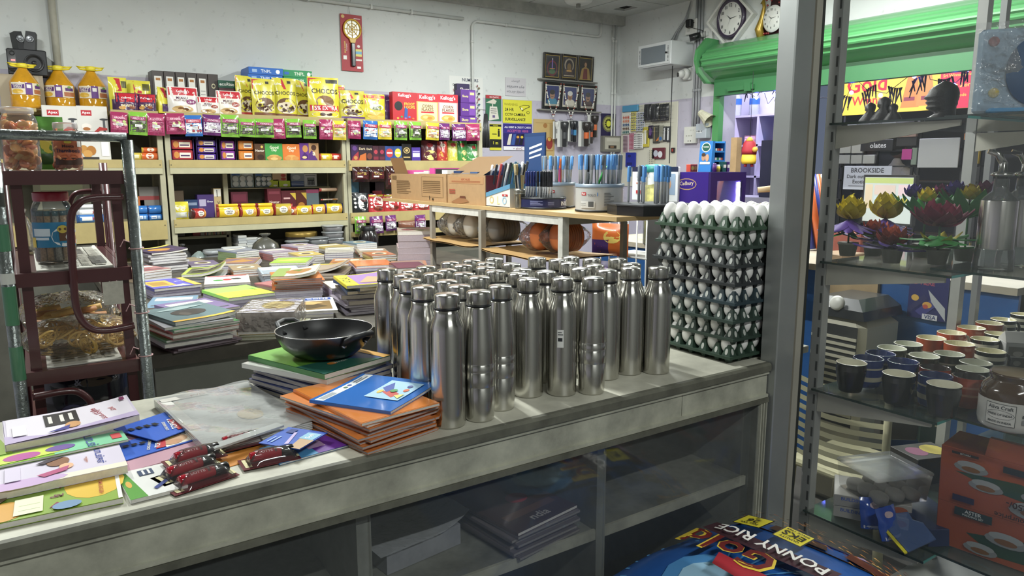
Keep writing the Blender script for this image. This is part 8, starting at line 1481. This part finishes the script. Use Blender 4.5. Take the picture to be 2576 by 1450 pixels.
# till screen, papers and packets on the desk
def onplane(px, X, z): return (X, onx(px, 600, X).y, z)
mo = thing('till_monitor', 'open till monitor with a pale lit screen on the checkout desk', 'monitor', onplane(2228, 3.5, 1.011), (0, 0, R(-8)))
mh = onx(2228, 440, 3.5).z-1.011
MB().box(-.012, .012, -.14, .14, mh-.24, mh, M('2b2d31', .4)).build('screen_case', mo); MB().box(-.0135, -.012, -.13, .13, mh-.23, mh-.012, M('aeb8b4', .3, emit=.5)).build('screen', mo)
decals(lambda u, v, o: (-.0136-o, .13-.26*u, mh-.23+.215*v), (.26, .215), [('r', 0, .88, 1, 1, M('a8b86a', .4, emit=.4)), ('r', .02, .3, .18, .85, M('c8b89a', .4, emit=.4)), ('r', .22, .62, .66, .84, M('c6b4a8', .4, emit=.4)), ('r', .22, .4, .95, .58, M('b0c4cc', .4, emit=.4)), ('r', .72, .62, .96, .85, M('d0b8bc', .4, emit=.4))], grid=1).build('screen_image', mo)
MB().tube([(.02, 0, mh-.24), (.03, 0, .01)], .02, M('2b2d31', .4), 10).build('stand', mo); MB().box(-.07, .1, -.1, .1, 0, .012, M('2b2d31', .4)).build('foot', mo)
for k, (px, X, w, l, t_, c, lab) in enumerate(((2120, 3.35, .24, .2, .05, 'a98a6a', 'brown pile of papers on the desk corner'), (2190, 3.3, .28, .16, .03, 'd8d2c4', 'white sheaf of papers near the till monitor'), (2300, 3.36, .3, .24, .04, 'e0dccf', 'broad pile of white papers on the desk'), (2345, 3.62, .2, .16, .06, '8a5a44', 'rust brown account book on the desk'), (2372, 3.62, .22, .18, .10, 'cfc6b0', 'pile of cream ledgers behind the paper flowers'), (2150, 3.75, .26, .2, .12, '9a4a3c', 'red brown packet pile at the back of the desk'))):
    w *= .75; l *= .75; tag(MB().bbox(-w/2, w/2, -l/2, l/2, 0, t_, M(c, .6, noise=.2, nscale=30), .004).build('paper_pile', None, onplane(px, X, 1.012), (0, 0, random.uniform(-.3, .3))), lab, 'papers')
plate('card_poster', (2285,690,2386,805), 3.199, .002, '2a2c6a', [('t', 'CARDS', .6, .93, .5, .08, 'e3e3ee'), ('t', 'ED HERE', .35, .8, .6, .1, 'c85a6c'), ('p', [(.0,.2),(.4,.55),(.5,.45),(.05,.1)], '3a3a6a'), ('e', .18, .45, .1, .07, 'e0b04a'), ('p', [(.2,.15),(.65,.5),(.78,.36),(.4,.05)], '4a4a90'), ('e', .5, .32, .12, .07, 'e0a84a'), ('e', .46, .28, .07, .05, 'c8584a'), ('p', [(.5,.66),(.95,.3),(.98,.02),(.6,.4)], 'b9bcc0'), ('r', .4, .0, .78, .12, 'dcdce0'), ('t', 'VISA', .6, .06, .3, .1, '2a3a7a')], 'dark blue card payment poster with VISA on the blue desk panel', 'poster')
# air cooler standing before the desk
acx, acy = 2.86, onx(2105, 900, 2.86).y
ac = thing('air_cooler', 'beige tower air cooler with a black top and slatted grille', 'air cooler', (acx, acy, 0)); AB = M('c6c2ac', .4)
ah = onx(2110, 800, acx).z; at_ = onx(2105, 752, acx).z
MB().bbox(0, .3, -.11, .13, 0.0, ah, AB, .03).build('body', ac)
MB().loft([[(0, -.11, ah+.001), (.3, -.11, ah+.001), (.3, .13, ah+.001), (0, .13, ah+.001)], [(.0, -.10, ah+.04), (.3, -.10, ah+.04), (.3, .13, ah+.04), (0, .13, ah+.04)], [(.05, -.05, at_), (.28, -.05, at_), (.28, .12, at_), (.05, .12, at_)]], M('33363a', .3, coat=.4)).build('top_panel', ac)
MB().lathe([(0, 0), (.032, 0), (.032, .012), (.022, .018), (0, .018)], M('d0d0c8', .35), 20, cap=False).build('dial', ac, (.012, .02, ah+.06), (0, -PI/2+.3, 0))
MB().box(-.002, .0, -.085, .11, .35, ah-.03, M('2a2c2c', .6)).build('grille_recess', ac)
n_ = int((ah-.4)/.028)
for i in range(n_): MB().box(-.008, -.002, -.085, .11, .36+.028*i, .372+.028*i, AB).build('slat', ac)
ch_ = thing('plastic_chair', 'cream moulded plastic chair with a slatted back behind the showcase', 'chair', (2.45, onx(2105, 1100, 2.45).y, 0)); PC = M('cfcaa2', .4)
cz = onx(2110, 1190, 2.45).z
MB().bbox(-.02, .34, -.2, .2, cz-.03, cz, PC, .012).build('seat', ch_)
for x, y in ((0, -.18), (0, .18), (.34, -.18), (.34, .18)): MB().tube([(x, y, cz-.03), (x, y*1.08, 0)], .018, PC, 8).build('leg', ch_)
for i in range(9): MB().surf(lambda u, v: (-.03-.03*math.sin(PI*u), -.2+.4*u, cz+.05+.036*i+.02*v-.015*math.sin(PI*u)), 8, 1, PC).build('back_slat', ch_)
for s in (-1, 1): MB().tube([(-.02, s*.2, cz-.01), (-.03, s*.2, cz+.4)], .014, PC, 8).build('back_post', ch_)
# ---------------------------------------------------------------- glass showcase
KX, KY = 1.86, 1.2
SZ = (1.595, 1.215, .842, .465)
cs = thing('glass_showcase', 'aluminium framed glass showcase with bracketed glass shelves', 'showcase', (KX, KY, 0)); UP = M('b9bbb6', .4, .3, noise=.08, nscale=12); BRK = M('c6c4b4', .45, noise=.12, nscale=10)
for x, w in ((0, .03), (.80, .035), (1.55, .035)):
    MB().box(x, x+w, -.01, .02, 0, 2.75, UP).build('upright', cs)
    for i in range(52): MB().box(x-.0006, x, -.006, .0, .1+.05*i, .128+.05*i, M('3a3c3a', .6)).build('slot', cs) if x < .1 else None
for x in (.84, 1.0): MB().box(x, x+.03, .02, .04, 0, 2.75, M('9a9d9c', .35, .4)).build('frame_member', cs)
GLS = clear('9fc4b8', .10, .9, .03); GED = M('14332c', .25, coat=.6); GTQ = M('3aa89c', .3, coat=.6)
for k, z in enumerate(SZ):
    for x in (.004, .803, 1.553): MB().loft([[(x_, y_, z_+z-.001) for y_, z_ in ((-.33, -.014), (-.012, -.062), (-.012, -.001), (-.33, -.001))] for x_ in (x, x+.007)], BRK).build('bracket', cs)
    def pane(x0, x1, y0, y1, zb):
        MB().box(x0+.002, x1, y0+.002, y1, zb, zb+.006, GLS).build('glass_shelf', cs)
        MB().box(x0, x0+.002, y0, y1, zb, zb+.006, GED).build('glass_edge', cs); MB().box(x0+.002, x1, y0, y0+.002, zb, zb+.006, GTQ).build('glass_edge', cs)
    pane(-.012, 1.6, -.352, .0, z); pane(.05, 1.6, -.9, -.27, z+.0066)
MB().box(-.03, -.026, -.9, .0, .05, 2.7, clear('dfe8e6', .035, .35, .04)).build('end_pane', cs)
MB().box(-.03, 1.6, -.905, -.9, .05, 2.7, clear('dfe8e6', .03, .25, .04)).build('front_pane', cs); MB().box(-.03, 1.6, -.9, .02, 2.7, 2.76, UP).build('head_rail', cs); MB().box(-.03, 1.6, -.9, .02, 0, .05, UP).build('base_rail', cs)
S1, S2, S3, S4 = [z+.0068 for z in SZ]
def at(px, X, z, py=None): p = onx(px, 600, X); return (X, p.y, z)
def onshelf(px, X, z): y = onx(px, 500, X).y; return Vector((X, y, z+(.0067 if y < KY-.24 else 0)))
# carved busts in profile
DKS = M('211f20', .45, noise=.3, nscale=40, bump=.3)
def bust(px, X, h, prof, lab, w=.05, z=S1):
    t = thing('carved_bust', lab, 'statue', tuple(onshelf(px, X, z)), (0, 0, R(26)))
    n = 14; rs = []
    for zz, f, b in prof:
        c, r = (f+b)/2, (b-f)/2; rs.append([(w*.8*max(.25, (1-zz**5))**.5*math.sin(2*PI*j/n), -(c+r*math.cos(2*PI*j/n))*h*1.15, zz*h) for j in range(n)])
    MB().loft(rs, DKS, True, True).build('carving', t); return t
face = [(0, -.3, .38), (.06, -.28, .38), (.14, -.12, .38), (.22, -.03, .38), (.28, -.1, .38), (.33, -.2, .38), (.38, -.21, .38), (.42, -.18, .4), (.47, -.22, .4), (.5, -.23, .4), (.54, -.2, .41), (.6, -.27, .42), (.64, -.25, .42), (.7, -.2, .42), (.8, -.17, .4), (.88, -.1, .36), (.95, .0, .28), (1, .08, .18)]
bust(2335, 2.06, .105, face, 'dark carved head in profile with a long headdress on the top glass shelf', .045)
bust(2462, 2.06, .10, face, 'dark carved head in profile beside the blue plastic frame', .045)
seat_ = [(0, -.45, .45), (.2, -.4, .4), (.45, -.25, .3), (.6, -.14, .16), (.66, -.2, .18), (.76, -.2, .2), (.86, -.2, .2), (.94, -.14, .16), (1, -.03, .05)]
for px, h, lab in ((2172, .062, 'small dark carved figure at the shelf end'), (2205, .075, 'tallest of three small dark carved figures'), (2228, .055, 'smallest dark carved figure beside the taller one')): bust(px, 2.04, h, seat_, lab, .03)
fr = thing('photo_holder', 'pale blue moulded picture frame in crinkled film on the top glass shelf', 'frame', tuple(onshelf(2540, 2.02, S1+.0005)), (0, 0, R(-55))); PBL = M('8fb4d0', .4)
MB().bbox(-.1, .1, -.012, .012, 0, .20, PBL, .012).build('frame_body', fr); MB().lathe([(0, 0), (.07, 0), (.07, .004), (0, .005)], M('3a5f8c', .35), 24, cap=False).build('oval_recess', fr, (.03, -.0135, .1), (PI/2, 0, 0), (1, 1.2, 1))
MB().surf(lambda u, v: (-.11+.22*u, -.018-.006*math.sin(9*u+4*v)*math.sin(7*v), -.0+.215*v), 14, 14, clear('f0f4f6', .2, 1.4, .08, .7, 40)).build('wrapping_film', fr); MB().bbox(-.075, .1, -.05, -.02, 0, .012, M('4f9ad0', .35), .004).build('blue_ledge', fr)
for u, v, c in ((-.07, .17, 'b03a44'), (-.06, .05, 'd8c04a'), (.07, .04, 'b03a34')): MB().ball((u, -.014, v), .012, M(c, .4), 10, 1, 1, .4).build('relief_button', fr)
# paper flowers in little pots
POT = M('8f8d82', .6, noise=.15, nscale=40)
def petal(l, w, bend=.2, curl=.3):
    return lambda u, v: ((u-.5)*w*math.sin(PI*min(1, v*.92+.06))**.8, l*v, bend*l*v*v-curl*w*abs(2*u-1)**2*.3)
def flower(px, X, z, kind, lab, h=.10, fs=1.0):
    sz = 1.0
    p = onshelf(px, X, z); t = thing('paper_flower', lab, 'paper flower', tuple(p))
    MB().lathe([(0, 0), (.021*sz, 0), (.027*sz, .034*sz), (.029*sz, .034*sz), (.029*sz, .040*sz), (.0, .036*sz)], POT, 20, cap=False).build('pot', t)
    MB().tube([(0, 0, .034*sz), (.003, .002, h)], .003, M('2f6a34', .5), 6).build('stem', t)
    rnd = random.Random(px)
    def ring(n, l, w, z_, tilt, col, nm, tw=0, bend=.2):
        for i in range(n):
            m_ = MB(); m_.surf(petal(l*rnd.uniform(.85, 1.1), w, bend), 4, 5, M(col, .6)); m_.build(nm, t, (0, 0, z_), (tilt+rnd.uniform(-.12, .12), rnd.uniform(-.15, .15), 2*PI*i/n+tw))
    g = '3a9a44'; sz = fs
    if kind == 'yp':
        ring(12, .06*sz, .024*sz, h-.015, -.65, '5a3a98', 'purple_leaf'); ring(5, .05*sz, .02, h-.045, -.5, g, 'green_leaf')
        for k in range(3): ring(9-k*2, .04*sz, .034*sz, h-.012, .35+.38*k, 'd8c62a', 'yellow_petal', k*.4, .5)
    elif kind == 'rp':
        ring(9, .075*sz, .02*sz, h-.03, -.1, '4a2f86', 'purple_leaf')
        for k in range(3): ring(9-k*2, .036*sz, .028*sz, h-.022, .2+.4*k, ['9a2c28', 'b03a2c', 'c8542c'][k], 'red_petal', k*.4, .4)
    elif kind == 'big':
        ring(7, .07*sz, .03*sz, h-.04, -.3, g, 'green_leaf'); ring(6, .06*sz, .03*sz, .05, -.1, g, 'green_leaf', .4); ring(5, .045*sz, .03, .05, .4, 'd8c83a', 'yellow_petal')
        for k in range(5): ring(11-k*2, (.05-.005*k)*sz, .038*sz, h-.01, .1+.3*k, ['8f1c44', 'a8244e', '9a2048', 'b02a58', '8a1a40'][k], 'magenta_petal', k*.4, .5)
    else:
        ring(8, .08*sz, .028*sz, h-.05, .5, g, 'green_leaf'); cols = ['d8c42a', '5a48a0', 'd8c42a', '8a3a6a']
        for q in range(4):
            a = 2*PI*q/4+.5
            for k in range(3):
                for i in range(7-k): m_ = MB(); m_.surf(petal(.026*sz, .022*sz, .5), 3, 4, M(cols[q], .6)); m_.build('petal', t, (.034*math.cos(a), .034*math.sin(a), h+.01*(q % 2)), (.3+.4*k, 0, 2*PI*i/(7-k)+k))
flower(2142, 2.02, S2, 'yp', 'yellow paper bloom with purple leaves at the shelf end', .125, 1.5)
flower(2206, 2.08, S2, 'rp', 'red paper bloom with purple leaves between the yellow blooms', .08, 1.35)
flower(2232, 2.13, S2, 'yp', 'yellow paper bloom facing sideways with spread purple leaves', .125, 1.6)
flower(2256, 1.97, S2, 'rp', 'red paper bloom with purple leaves in the foremost pot', .075, 1.4)
flower(2372, 1.99, S2, 'big', 'large magenta paper rose over green and yellow leaves', .115, 1.5)
flower(2332, 2.16, S2, 'mix', 'mixed yellow and violet paper bouquet behind the magenta rose', .165, 1.35)
flower(2440, 2.12, S2, 'mix', 'mixed yellow and magenta paper bouquet beside the oil bottle', .17, 1.35)
# oil dispensers
def dispenser(px, X, lab, s=1.0):
    p = onshelf(px, X, S2); t = thing('oil_dispenser', lab, 'oil dispenser', tuple(p), group=None)
    G2 = clear('e3ece8', .10, 1.3, .03)
    MB().lathe([(0, 0), (.045*s, 0), (.046*s, .004), (.043*s, .05*s), (.038*s, .06*s)], G2, 28, cap=False).build('glass_foot', t); MB().lathe([(.0405*s, .052*s), (.041*s, .055*s), (.041*s, .17*s), (.0405*s, .172*s)], ST, 32, cap=False).build('steel_sleeve', t)
    MB().lathe([(.04*s, .172*s), (.034*s, .18*s), (.018*s, .195*s), (.0165*s, .225*s)], G2, 24, cap=False).build('glass_neck', t); MB().lathe([(.0, .205*s), (.013*s, .205*s), (.013*s, .232*s)], M('1c1d20', .4), 18, cap=False).build('stopper', t)
    MB().lathe([(.013*s, .23*s), (.025*s, .232*s), (.025*s, .238*s), (.01*s, .242*s), (.009*s, .265*s)], ST, 24, cap=False).build('pourer_collar', t); MB().tube([(0, 0, .262*s), (-.006, .012, .285*s), (-.016, .03, .292*s)], [.009*s, .008*s, .006*s], ST, 12).build('spout', t); MB().box(-.007, .007, -.035, .012, .284*s, .290*s, M('1c1d20', .4)).build('flip_lid', t)
dispenser(2515, 2.0, 'steel sleeved glass oil dispenser with a flip spout'); dispenser(2572, 2.12, 'second steel sleeved oil dispenser behind the first')
# cups on the third shelf
CR_ = 'e0dcc4'
def cup_mesh(kind):
    r, h = .041, .082
    if kind == 'black': pf, bands, inn = [(.0, 0), (.029, 0), (.031, .003), (.038, .045), (.0405, .062), (.0385, .076), (.0405, .082)], [('17181b', 0, 9)], CR_
    elif kind == 'blue': pf, bands, inn = [(.0, 0), (.033, 0), (.036, .004), (.039, .02), (.0405, .034), (.0405, .04), (.0405, .055), (.0405, .06), (.0405, .074), (.041, .082)], [('263c7c', 0, 9), ('b9b49c', 3, 4), ('b9b49c', 6, 7)], '1f2f66'
    elif kind == 'red': pf, bands, inn = [(.0, 0), (.03, 0), (.034, .004), (.039, .02), (.041, .034), (.041, .04), (.0405, .055), (.0395, .06), (.0385, .074), (.039, .082)], [('a8462e', 0, 9), ('c48a6a', 4, 5), ('b8745a', 6, 7)], '2a1c1c'
    elif kind == 'stripe': pf, bands, inn = [(.0, 0), (.037, 0), (.04, .004), (.04, .015), (.04, .026), (.04, .037), (.04, .048), (.04, .059), (.04, .07), (.0405, .082)], [(CR_, 0, 9), ('1e1d1a', 2, 3), ('1e1d1a', 4, 5), ('1e1d1a', 6, 7), ('1e1d1a', 8, 9)], 'e6e0b8'
    elif kind == 'olive': pf, bands, inn = [(.0, 0), (.034, 0), (.037, .004), (.0395, .02), (.0405, .034), (.0405, .042), (.0405, .055), (.0405, .06), (.0405, .07), (.041, .082)], [('33352a', 0, 9), ('b9b49c', 3, 4), ('b9b49c', 6, 7)], 'd6d8c4'
    else: pf, bands, inn = [(.0, 0), (.04, 0), (.042, .004), (.042, .012), (.042, .022), (.042, .03), (.042, .044), (.042, .05), (.0425, .06), (.043, .082)], [('c04f28', 0, 9), (CR_, 0, 5), ('23211c', 2, 3), (CR_, 5, 6), ('c04f28', 6, 9), ('23211c', 4, 5)], 'e9e2bc'
    mb = MB(); n = 28
    for i in range(len(pf)-1):
        col = [b[0] for b in bands if b[1] <= i < b[2]]; mb.lathe([pf[i], pf[i+1]], M(col[-1] if col else bands[0][0], .18, coat=.7), n, cap=False)
    a = pf[-1][0]; me = mb.mesh('mug'); m2 = MB(); m2.lathe([(a, h), (a-.002, h+.001), (a-.0035, h-.001), (a-.005, .03), (.02, .008), (0, .008)], M(inn, .2, coat=.7), n, cap=False); m3 = None
    if kind in ('orange', 'stripe'): m3 = MB(); m3.tube([(.04, 0, .068), (.058, 0, .066), (.064, 0, .05), (.06, 0, .03), (.04, 0, .02)], .005, M(CR_ if kind == 'orange' else '23211c', .2, coat=.6), 8); m3 = m3.mesh('handle')
    return me, m2.mesh('inside'), m3
LBL = {'black': 'glossy black cup with a cream inside', 'blue': 'blue glazed cup with cream stripes', 'red': 'rust red glazed cup with a dark inside', 'stripe': 'black and cream striped cup', 'olive': 'dark olive cup with a pale inside', 'orange': 'orange banded mug with a cream inside'}
cups = [(2122,917,'black'),(2240,946,'black'),(2320,970,'black'),(2163,906,'blue'),(2205,893,'blue'),(2272,909,'blue'),(2354,955,'blue'),(2242,875,'olive'),(2285,865,'olive'),(2325,895,'olive'),(2388,890,'olive'),(2447,928,'olive'),(2455,912,'olive'),(2358,929,'red'),(2430,945,'red'),(2321,846,'orange'),(2377,834,'orange'),(2424,821,'orange'),(2467,809,'orange'),(2407,863,'orange'),(2478,853,'stripe'),(2492,883,'stripe'),(2513,802,'stripe'),(2553,788,'stripe'),(2512,840,'stripe')]
zc_ = SZ[2]+.0136; cp = [list(onz(a, b, zc_+.082))[:2] for a, b, k in cups]
for it_ in range(300):
    for i in range(len(cp)):
        for j in range(i):
            dx, dy_ = cp[i][0]-cp[j][0], cp[i][1]-cp[j][1]; d = math.hypot(dx, dy_); nd = .0885 if 'orange' in (cups[i][2], cups[j][2]) else .0835
            if d < nd: k = (nd-d)/max(d, 1e-5)/2; cp[i][0] += dx*k; cp[i][1] += dy_*k; cp[j][0] -= dx*k; cp[j][1] -= dy_*k
    for p in cp: p[0] = max(p[0], KX+.04); p[1] = min(p[1], KY-.06)
_cm = {}
for (a, b, k), p in zip(cups, cp):
    if k not in _cm: _cm[k] = cup_mesh(k)
    o = tag(put('mug', _cm[k][0], None, (p[0], p[1], zc_), (0, 0, R(-30))), LBL[k] + ' on the third glass shelf', 'mug', k + ' cups on the glass shelf'); put('inside', _cm[k][1], o)
    if _cm[k][2]: put('handle', _cm[k][2], o)
p = onz(2540, 1072, zc_)
j = thing('pickle_jar', 'white and brown glazed pickle jar with a printed PRIDE OF INDIA label', 'jar', (p.x, p.y, zc_)); JW = M('d3d1c8', .25, coat=.5)
MB().lathe([(0, 0), (.06, 0), (.068, .006), (.071, .02), (.071, .075)], JW, 36, cap=False).build('lower_body', j); MB().lathe([(.071, .075), (.0705, .09), (.064, .105), (.052, .116), (.05, .122), (.0535, .13), (.0535, .135), (.046, .136)], M('4a3018', .15, coat=.8), 36, cap=False).build('brown_shoulder', j); MB().lathe([(.05, .134), (.05, .1375), (0, .139)], M('8f7d60', .5), 28, cap=False).build('lid', j)
a0 = math.atan2(-p.y, -p.x)-.85
decals(lambda u, v, o_: ((.0712+o_)*math.cos(a0+u*1.5), (.0712+o_)*math.sin(a0+u*1.5), .016+v*.055), (.107, .055), [('r', .05, .02, .66, .98, '3a3a3a'), ('r', .062, .045, .648, .955, 'd6d4cc'), ('t', 'Aliva Craft', .36, .82, .5, .18, '33343a'), ('e', .36, .5, .28, .2, '3a3a3a'), ('e', .36, .5, .27, .185, 'd6d4cc'), ('t', 'PRIDE OF INDIA', .36, .5, .48, .14, '2a2b30'), ('t', 'MADE IN INDIA', .36, .18, .46, .11, '2a2b30'), ('r', .78, .5, .98, .62, '4a4a4c'), ('r', .78, .2, .98, .42, '8a8a8a')], grid=10).build('label', j)
p = onz(2556, 930, zc_); wb = carton('gift_box', .07, .085, .07, 'c3c2c0', [('r', .12, .5, .88, .86, '7a746c'), ('r', .12, .1, .88, .46, '4a4644'), ('e', .5, .6, .2, .1, 'b8b0a8'), ('e', .5, .25, .15, .1, '8a8680')], (p.x+.02, p.y+.02, zc_), 'white gable topped gift box with two photographs', 'box', (0, 0, R(-50)))
MB().loft([[(-.035, -.035, .0855), (.035, -.035, .0855), (.035, .035, .0855), (-.035, .035, .0855)], [(-.03, -.002, .115), (.03, -.002, .115), (.03, .002, .115), (-.03, .002, .115)]], M('b9b8b4', .5)).build('gable_top', wb)
# bottom shelf
zq = SZ[3]+.0136
def slab(name, px, py, z, w, l, h, col, lab, cat, items=None, rz=0, top=None):
    p = onz(px, py, z); return carton(name, w, h, l, col, items, (max(p.x, 1.985), p.y, z+.0005), lab, cat, (0, 0, rz), top=top)
B1 = [('t', 'BUILDING', .25, .7, .34, .3, '4a6ac0'), ('e', .6, .4, .1, .2, '4a4a4c'), ('e', .85, .5, .1, .3, 'b05a3a'), ('r', .4, .6, .55, .7, 'a8843a')]
slab('toy_box', 2120, 1325, zq, .2, .15, .034, 'b5b2aa', 'white toy box with blue lettering, lower of two on the bottom shelf', 'toy box', B1, R(-62)); slab('toy_box', 2125, 1290, zq+.035, .2, .15, .034, 'aaa7a0', 'white toy box with blue lettering under the clear container', 'toy box', B1, R(-58))
p = onz(2170, 1215, zq+.13); cb_ = thing('clear_container', 'large clear lidded container of white rolls on the toy boxes', 'container', (max(p.x, 1.985), p.y, zq+.0715), (0, 0, R(-20)))
cw_, cl_, chh = .19, .17, .075; CC = clear('d0d6d2', .07, .8, .08)
MB().loft([[(-cw_*.44, -cl_*.44, 0), (cw_*.44, -cl_*.44, 0), (cw_*.44, cl_*.44, 0), (-cw_*.44, cl_*.44, 0)], [(-cw_*.48, -cl_*.48, chh), (cw_*.48, -cl_*.48, chh), (cw_*.48, cl_*.48, chh), (-cw_*.48, cl_*.48, chh)]], CC).build('tub', cb_); MB().bbox(-cw_/2, cw_/2, -cl_/2, cl_/2, chh+.0005, chh+.012, clear('dfe4e0', .16, .7, .12), .005).build('lid', cb_)
for i in range(9): MB().lathe([(0, 0), (.024, 0), (.026, .006), (.026, .018), (.02, .022), (0, .022)], M('c9c6bc', .7, noise=.1, nscale=80), 18, cap=False).build('tape_roll', cb_, (-.052+.052*(i % 3), -.046+.046*(i//3), .003+.004*(i % 2)), (.15, .1*(i % 3), 0))
for px, py, rz, lab in ((2185, 1345, .4, 'blue foil pouch standing on the bottom shelf'), (2225, 1370, .9, 'blue foil pouch leaning forward on the bottom shelf')):
    p = onz(px, py, zq); pouch('blue_pouch', .075, .085, .03, '1f4fb8', [('e', .5, .75, .2, .1, 'c8b0b8'), ('r', .05, .03, .95, .12, 'd8dce6')], (p.x+.03, p.y, zq+.008), lab, 'pouch', (-.3, 0, R(-60)+rz), gus=1, rough=.15)
p = onz(2280, 1375, zq); bc_ = tag(MB().prismz([(-.04, -.055), (.04, -.055), (.045, .0), (.03, .02), (.035, .045), (.0, .06), (-.04, .05)], 0, .004, clear('5a7ab8', .5, 1.2, .1)).build('blister_toy', None, (p.x+.0, p.y, zq+.045), (R(20), R(-25), R(-30))), 'clear blue blister card with a yellow edge leaning on the bottom shelf', 'card')
MB().box(-.05, -.042, -.055, .05, .0, .005, M('d8cc2a', .4)).build('yellow_edge', bc_)
slab('blue_case', 2330, 1330, zq, .12, .2, .05, '1c2f5c', 'dark blue case with a silver cut-out corner on the bottom shelf', 'case', None, R(-30), [('r', .02, .8, .3, .98, 'c9b8a0'), ('e', .1, .9, .05, .05, '1c2030'), ('e', .22, .9, .05, .05, '1c2030'), ('r', .3, .84, .8, .86, 'd8c8b0')])
slab('open_carton', 2320, 1200, zq, .16, .12, .09, '3a3834', 'low grey carton with yellow packets behind the orange box', 'box', None, R(-20), [('e', .3, .5, .2, .3, '8a4a6a'), ('e', .7, .5, .25, .35, 'b8a83a')]); slab('dark_box', 2250, 1100, zq, .13, .06, .2, '33302a', 'dark box standing behind the clear container', 'box', None, R(-40)); slab('green_box', 2340, 1110, zq, .09, .06, .22, '16332c', 'dark green box with cream label patches', 'box', [('e', .5, .86, .16, .07, 'c8b0a0'), ('e', .5, .86, .1, .04, 'a83a3a')] + [('r', .12+.4*i, .3+.13*j, .42+.4*i, .38+.13*j, 'a8a88a') for i in range(2) for j in range(3)], R(-50))
p0 = onx(2385, 1110, 1.985); L_ = .36; hh = p0.z-zq-.0; 
ob = thing('pudding_set_box', 'tall orange pudding set carton with handwritten price standing upside down', 'box', (1.985, p0.y-L_/2, zq+.002), (0, -.08, R(6))); OC = 'b3502c'
MB().bbox(0, .12, -L_/2, L_/2, 0, hh, M(OC, .4), .002).build('carton', ob); MB().loft([[(.0, y, hh), (.012, y, hh), (.012, y*.9, hh+.05), (0, y*.9, hh+.05)] for y in (-.1, .08)], M('c05a34', .4)).build('carry_tab', ob)
W_ = '8f9494'
def bowl(u, v, s=1): return [('e', u, v, .11*s, .05*s, W_), ('e', u, v+.03*s, .09*s, .035*s, 'a9aeae'), ('e', u, v-.01, .06*s, .025*s, '8a5a30')]
it = [('p', [(.1,.78),(.5,.82),(.95,.7),(.95,.6),(.4,.68)], '24503c'), ('p', [(.2,.2),(.6,.3),(.9,.1),(.4,.06)], '24503c')] + bowl(.2, .84) + bowl(.3, .7) + bowl(.62, .72) + bowl(.6, .58, 1.4) + bowl(.45, .24, 1.2) + bowl(.3, .08) + bowl(.75, .08) + [('r', .1, .5, .24, .56, '2a2450'), ('r', .12, .36, .36, .44, '1f3a3c'), ('t', 'ASTER', .24, .415, .2, .035, 'dce0dc'), ('t', 'PUDDING SET', .24, .38, .2, .02, 'dce0dc'), ('r', .66, .36, .98, .48, '1f3a3c'), ('t', 'ASTER', .8, .39, .24, .035, 'dce0dc', PI), ('t', 'PUDDING SET', .8, .435, .26, .02, 'dce0dc', PI), ('r', .4, .9, .95, .96, '1f2a2c'), ('t', 'Dry Fruits, Desserts', .68, .93, .44, .025, 'c8ccc8', PI), ('t', '250/-', .5, .62, .3, .06, '3a1c14', PI), ('t', 'ourprice', .46, .5, .5, .06, '3a1c14', PI), ('r', .0, .465, 1, .468, '6a2c18'), ('r', .08, .96, .25, .985, '2a2020'), ('t', 'PSW1245', .165, .972, .14, .016, 'c8c0b8', PI)]
decals(lambda u, v, o: (-o, L_/2-u*L_, v*hh), (L_, hh), it, grid=1).build('print', ob)
